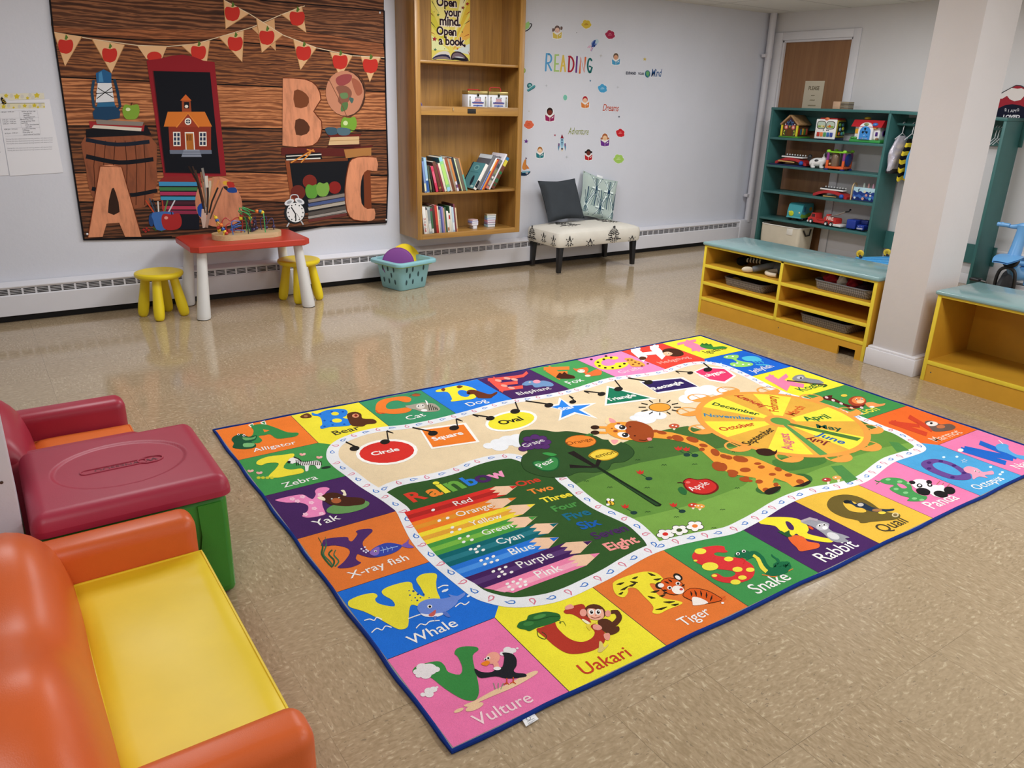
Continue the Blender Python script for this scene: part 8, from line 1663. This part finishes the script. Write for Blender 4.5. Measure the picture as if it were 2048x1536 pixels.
# ================================================================== toddler sofas and toy chest
def sofa(label, x, y, col, seatcol, W=.485, humps=2):
    """rotomoulded toddler seat facing +X"""
    o = thing('toddler_sofa', label, 'sofa', (x, y, 0)); m = P(col, .38, .45, var=.03, bmp=.12, bscale=420)
    # arms: rounded slabs, slightly swollen front
    for s_ in (-1, 1):
        b = B(); b.box((-.17, s_*(W-.048)-.052, .0), (.345, s_*(W-.048)+.052, .350), m, .034, 5); b.build('arm', o, angle=60)
    b = B(); b.box((-.17, -W+.09, 0), (.332, W-.09, .218), m, .025, 4); b.build('base', o, angle=60)
    # back: lofted section, its top edge with two humps and a dip between them
    b = B(); nu, nv = 60, 18
    def f(u, v):
        yy = (u*2-1)*W; t = abs(u*2-1)
        hump = .452 - .030*cos(2*pi*humps*u)
        edge = max(0, 1-max(0, (t-.70)/.30)**2.6)**.5
        top = .30 + (hump-.30)*edge
        dip = .008*(1+cos(2*pi*humps*u))
        a_ = v*pi                              # from the front foot over the top to the rear foot
        # superellipse profile of the back in x,z
        cx, rx = -.085, .135-.0*dip
        c_, s2 = cos(a_), sin(a_)
        xx = cx + rx*math.copysign(abs(c_)**.62, c_) - (dip*s2**3 if c_ > 0 else 0)
        zz = .10 + (top-.10)*abs(s2)**.55
        if v == 0 or v == 1: zz = .0
        lean = -.10*max(0, zz-.2)
        return Vector((xx+lean, yy*(1-.0*zz), zz))
    b.grid(f, nu, nv, m)
    b.f.append([j*(nu+1) for j in range(nv+1)]); b.fm.append(0); b.f.append([j*(nu+1)+nu for j in range(nv, -1, -1)]); b.fm.append(0)
    b.build('back', o, angle=75)
    # vinyl seat pad with welted edge
    sm_ = P(seatcol, .40, .45, var=.03, bmp=.10, bscale=30); b = B(); n = 26
    def st(u, v):
        xx = .040+.305*u; yy = (-1+2*v)*(W-.104); e = (max(0, 1-abs(2*u-1)**8)*max(0, 1-abs(2*v-1)**8))**.5
        return Vector((xx, yy, .252 + .010*e + .0055*sin(yy*11+.6)*e + .0035*sin(9*yy+14*xx)*e*u + .0025*sin(70*yy+30*xx)*e*max(0, u-.72)*max(0, yy-.12)*14))
    b.grid(st, 16, 40, sm_); sp_ = b.build('seat_pad', o, angle=80)
    sd = B(); ring2 = [st(i/16, 0) for i in range(17)] + [st(1, j/40) for j in range(1, 41)] + [st(1-i/16, 1) for i in range(1, 17)] + [st(0, 1-j/40) for j in range(1, 40)]
    k = len(ring2); sd.add([v for v in ring2] + [Vector((v.x, v.y, .2185)) for v in ring2], [(i, (i+1) % k, k+(i+1) % k, k+i) for i in range(k)], sm_)
    sd.tube(ring2, .0035, sm_, 6, closed=True); sd.tube([v-Vector((0, 0, .028)) for v in ring2], .003, sm_, 6, closed=True); sd.build('seat_welt', sp_)
    return o
sofa('orange toddler sofa with a yellow vinyl seat nearest the camera', .005, 1.568, 'd4612a', 'e8ca24')
sofa('dark red toddler armchair with an orange seat behind the toy chest', -.005, 2.815, 'a62a40', 'e0702c', .243, 1)
# --- toy chest
o = thing('toy_chest', 'toy chest with a green body and a dark red lid between the two sofas', 'chest', (.228, 2.315, 0))
GR = P('3a8a2c', .4, .45, var=.03, bmp=.1, bscale=420); LR = P('a82a44', .42, .5, var=.03, bmp=.12, bscale=420)
hx, hy = .243, .238
b = B(); b.box((-hx+.008, -hy+.008, .004), (hx-.008, hy-.008, .332), GR, .022, 4); bd_ = b.build('body', o, angle=60)
for s_ in (-1, 1):   # moulded waves on the sides
    b = B(); pr = [(.15, .315), (.153, .22), (.14, .14), (.10, .085), (.03, .05), (.03, .035), (.215, .035), (.215, .315)]
    b.prism(smooth_loop(pr, 1), 0, .006, GR, rot_mat((0, s_*(hy-.0085) + (.006 if s_ > 0 else 0), 0), rx=pi/2)); b.build('side_relief', bd_, angle=30)
# lid: rounded slab with an oval groove
b = B(); nx, ny = 96, 96
def oval(x, y):
    r_ = math.hypot(x/.178, y/.150); return r_
def ld(i, j):
    x, y = (-1+2*i/nx)*(hx+.006), (-1+2*j/ny)*(hy+.004)
    d = min(hx+.006-abs(x), hy+.004-abs(y)); z = .392
    if d < .042: z -= .042*(1-math.sqrt(max(0, 1-((.042-d)/.042)**2)))
    cr = .035; ax, ay = max(0, abs(x)-hx-.006+cr), max(0, abs(y)-hy-.004+cr); q_ = math.hypot(ax, ay)
    if ax and ay: z = .392 - .042*(1-math.sqrt(max(0, 1-max(0, (q_+.007)/.042)**2))) if q_ < cr else .35
    r_ = oval(x, y)
    if q_ > cr: x -= math.copysign(ax*(1-cr/q_), x); y -= math.copysign(ay*(1-cr/q_), y)
    if r_ < 1: z -= .0045*min(1, (1-r_)/.035)
    return Vector((x, y, z))
b.grid(lambda u, v: ld(u*nx, v*ny), nx, ny, LR)
q = [ld(i, 0) for i in range(nx)] + [ld(nx, j) for j in range(ny)] + [ld(nx-i, ny) for i in range(nx)] + [ld(0, ny-j) for j in range(ny)]; k = len(q)
b.add([v for v in q] + [Vector((v.x*1.0, v.y*1.0, .333)) for v in q], [(i, (i+1) % k, k+(i+1) % k, k+i) for i in range(k)] + [tuple(range(k, 2*k))], LR)
lid = b.build('lid', o, angle=60)
# raised maker's plate, read from the far side
b = B(); pill = lambda L_, r_: [(L_+r_*cos(radians(a_)), r_*sin(radians(a_))) for a_ in range(-90, 91, 15)] + [(-L_+r_*cos(radians(a_)), r_*sin(radians(a_))) for a_ in range(90, 271, 15)]
LX, LY = .0, -.01
lp = [Vector((LX-.02+x, LY+y, .3885)) for x, y in pill(.072, .014)]; b.tube(lp, .0022, LR, 6, closed=True)
lp = [Vector((LX+.078+.034*cos(radians(a_)), LY+.0+.021*sin(radians(a_)), .389)) for a_ in range(0, 360, 12)]; b.tube(lp, .0026, LR, 6, closed=True)
vs, fs, wd_, hi, lo = text_mesh('VNESSOO', .0); kx = .115/wd_
b.add([(LX+.045-x*kx, LY+.008-y*kx*1.05, .3884) for x, y in vs], fs, P('5e0e1e', .4)); vs, fs, wd_, hi, lo = text_mesh('W', .03); kx = .038/wd_
b.add([(LX+.098-x*kx, LY+.008-y*kx*.8, .3886) for x, y in vs], fs, P('5e0e1e', .4)); b.build('embossed_logo', lid)
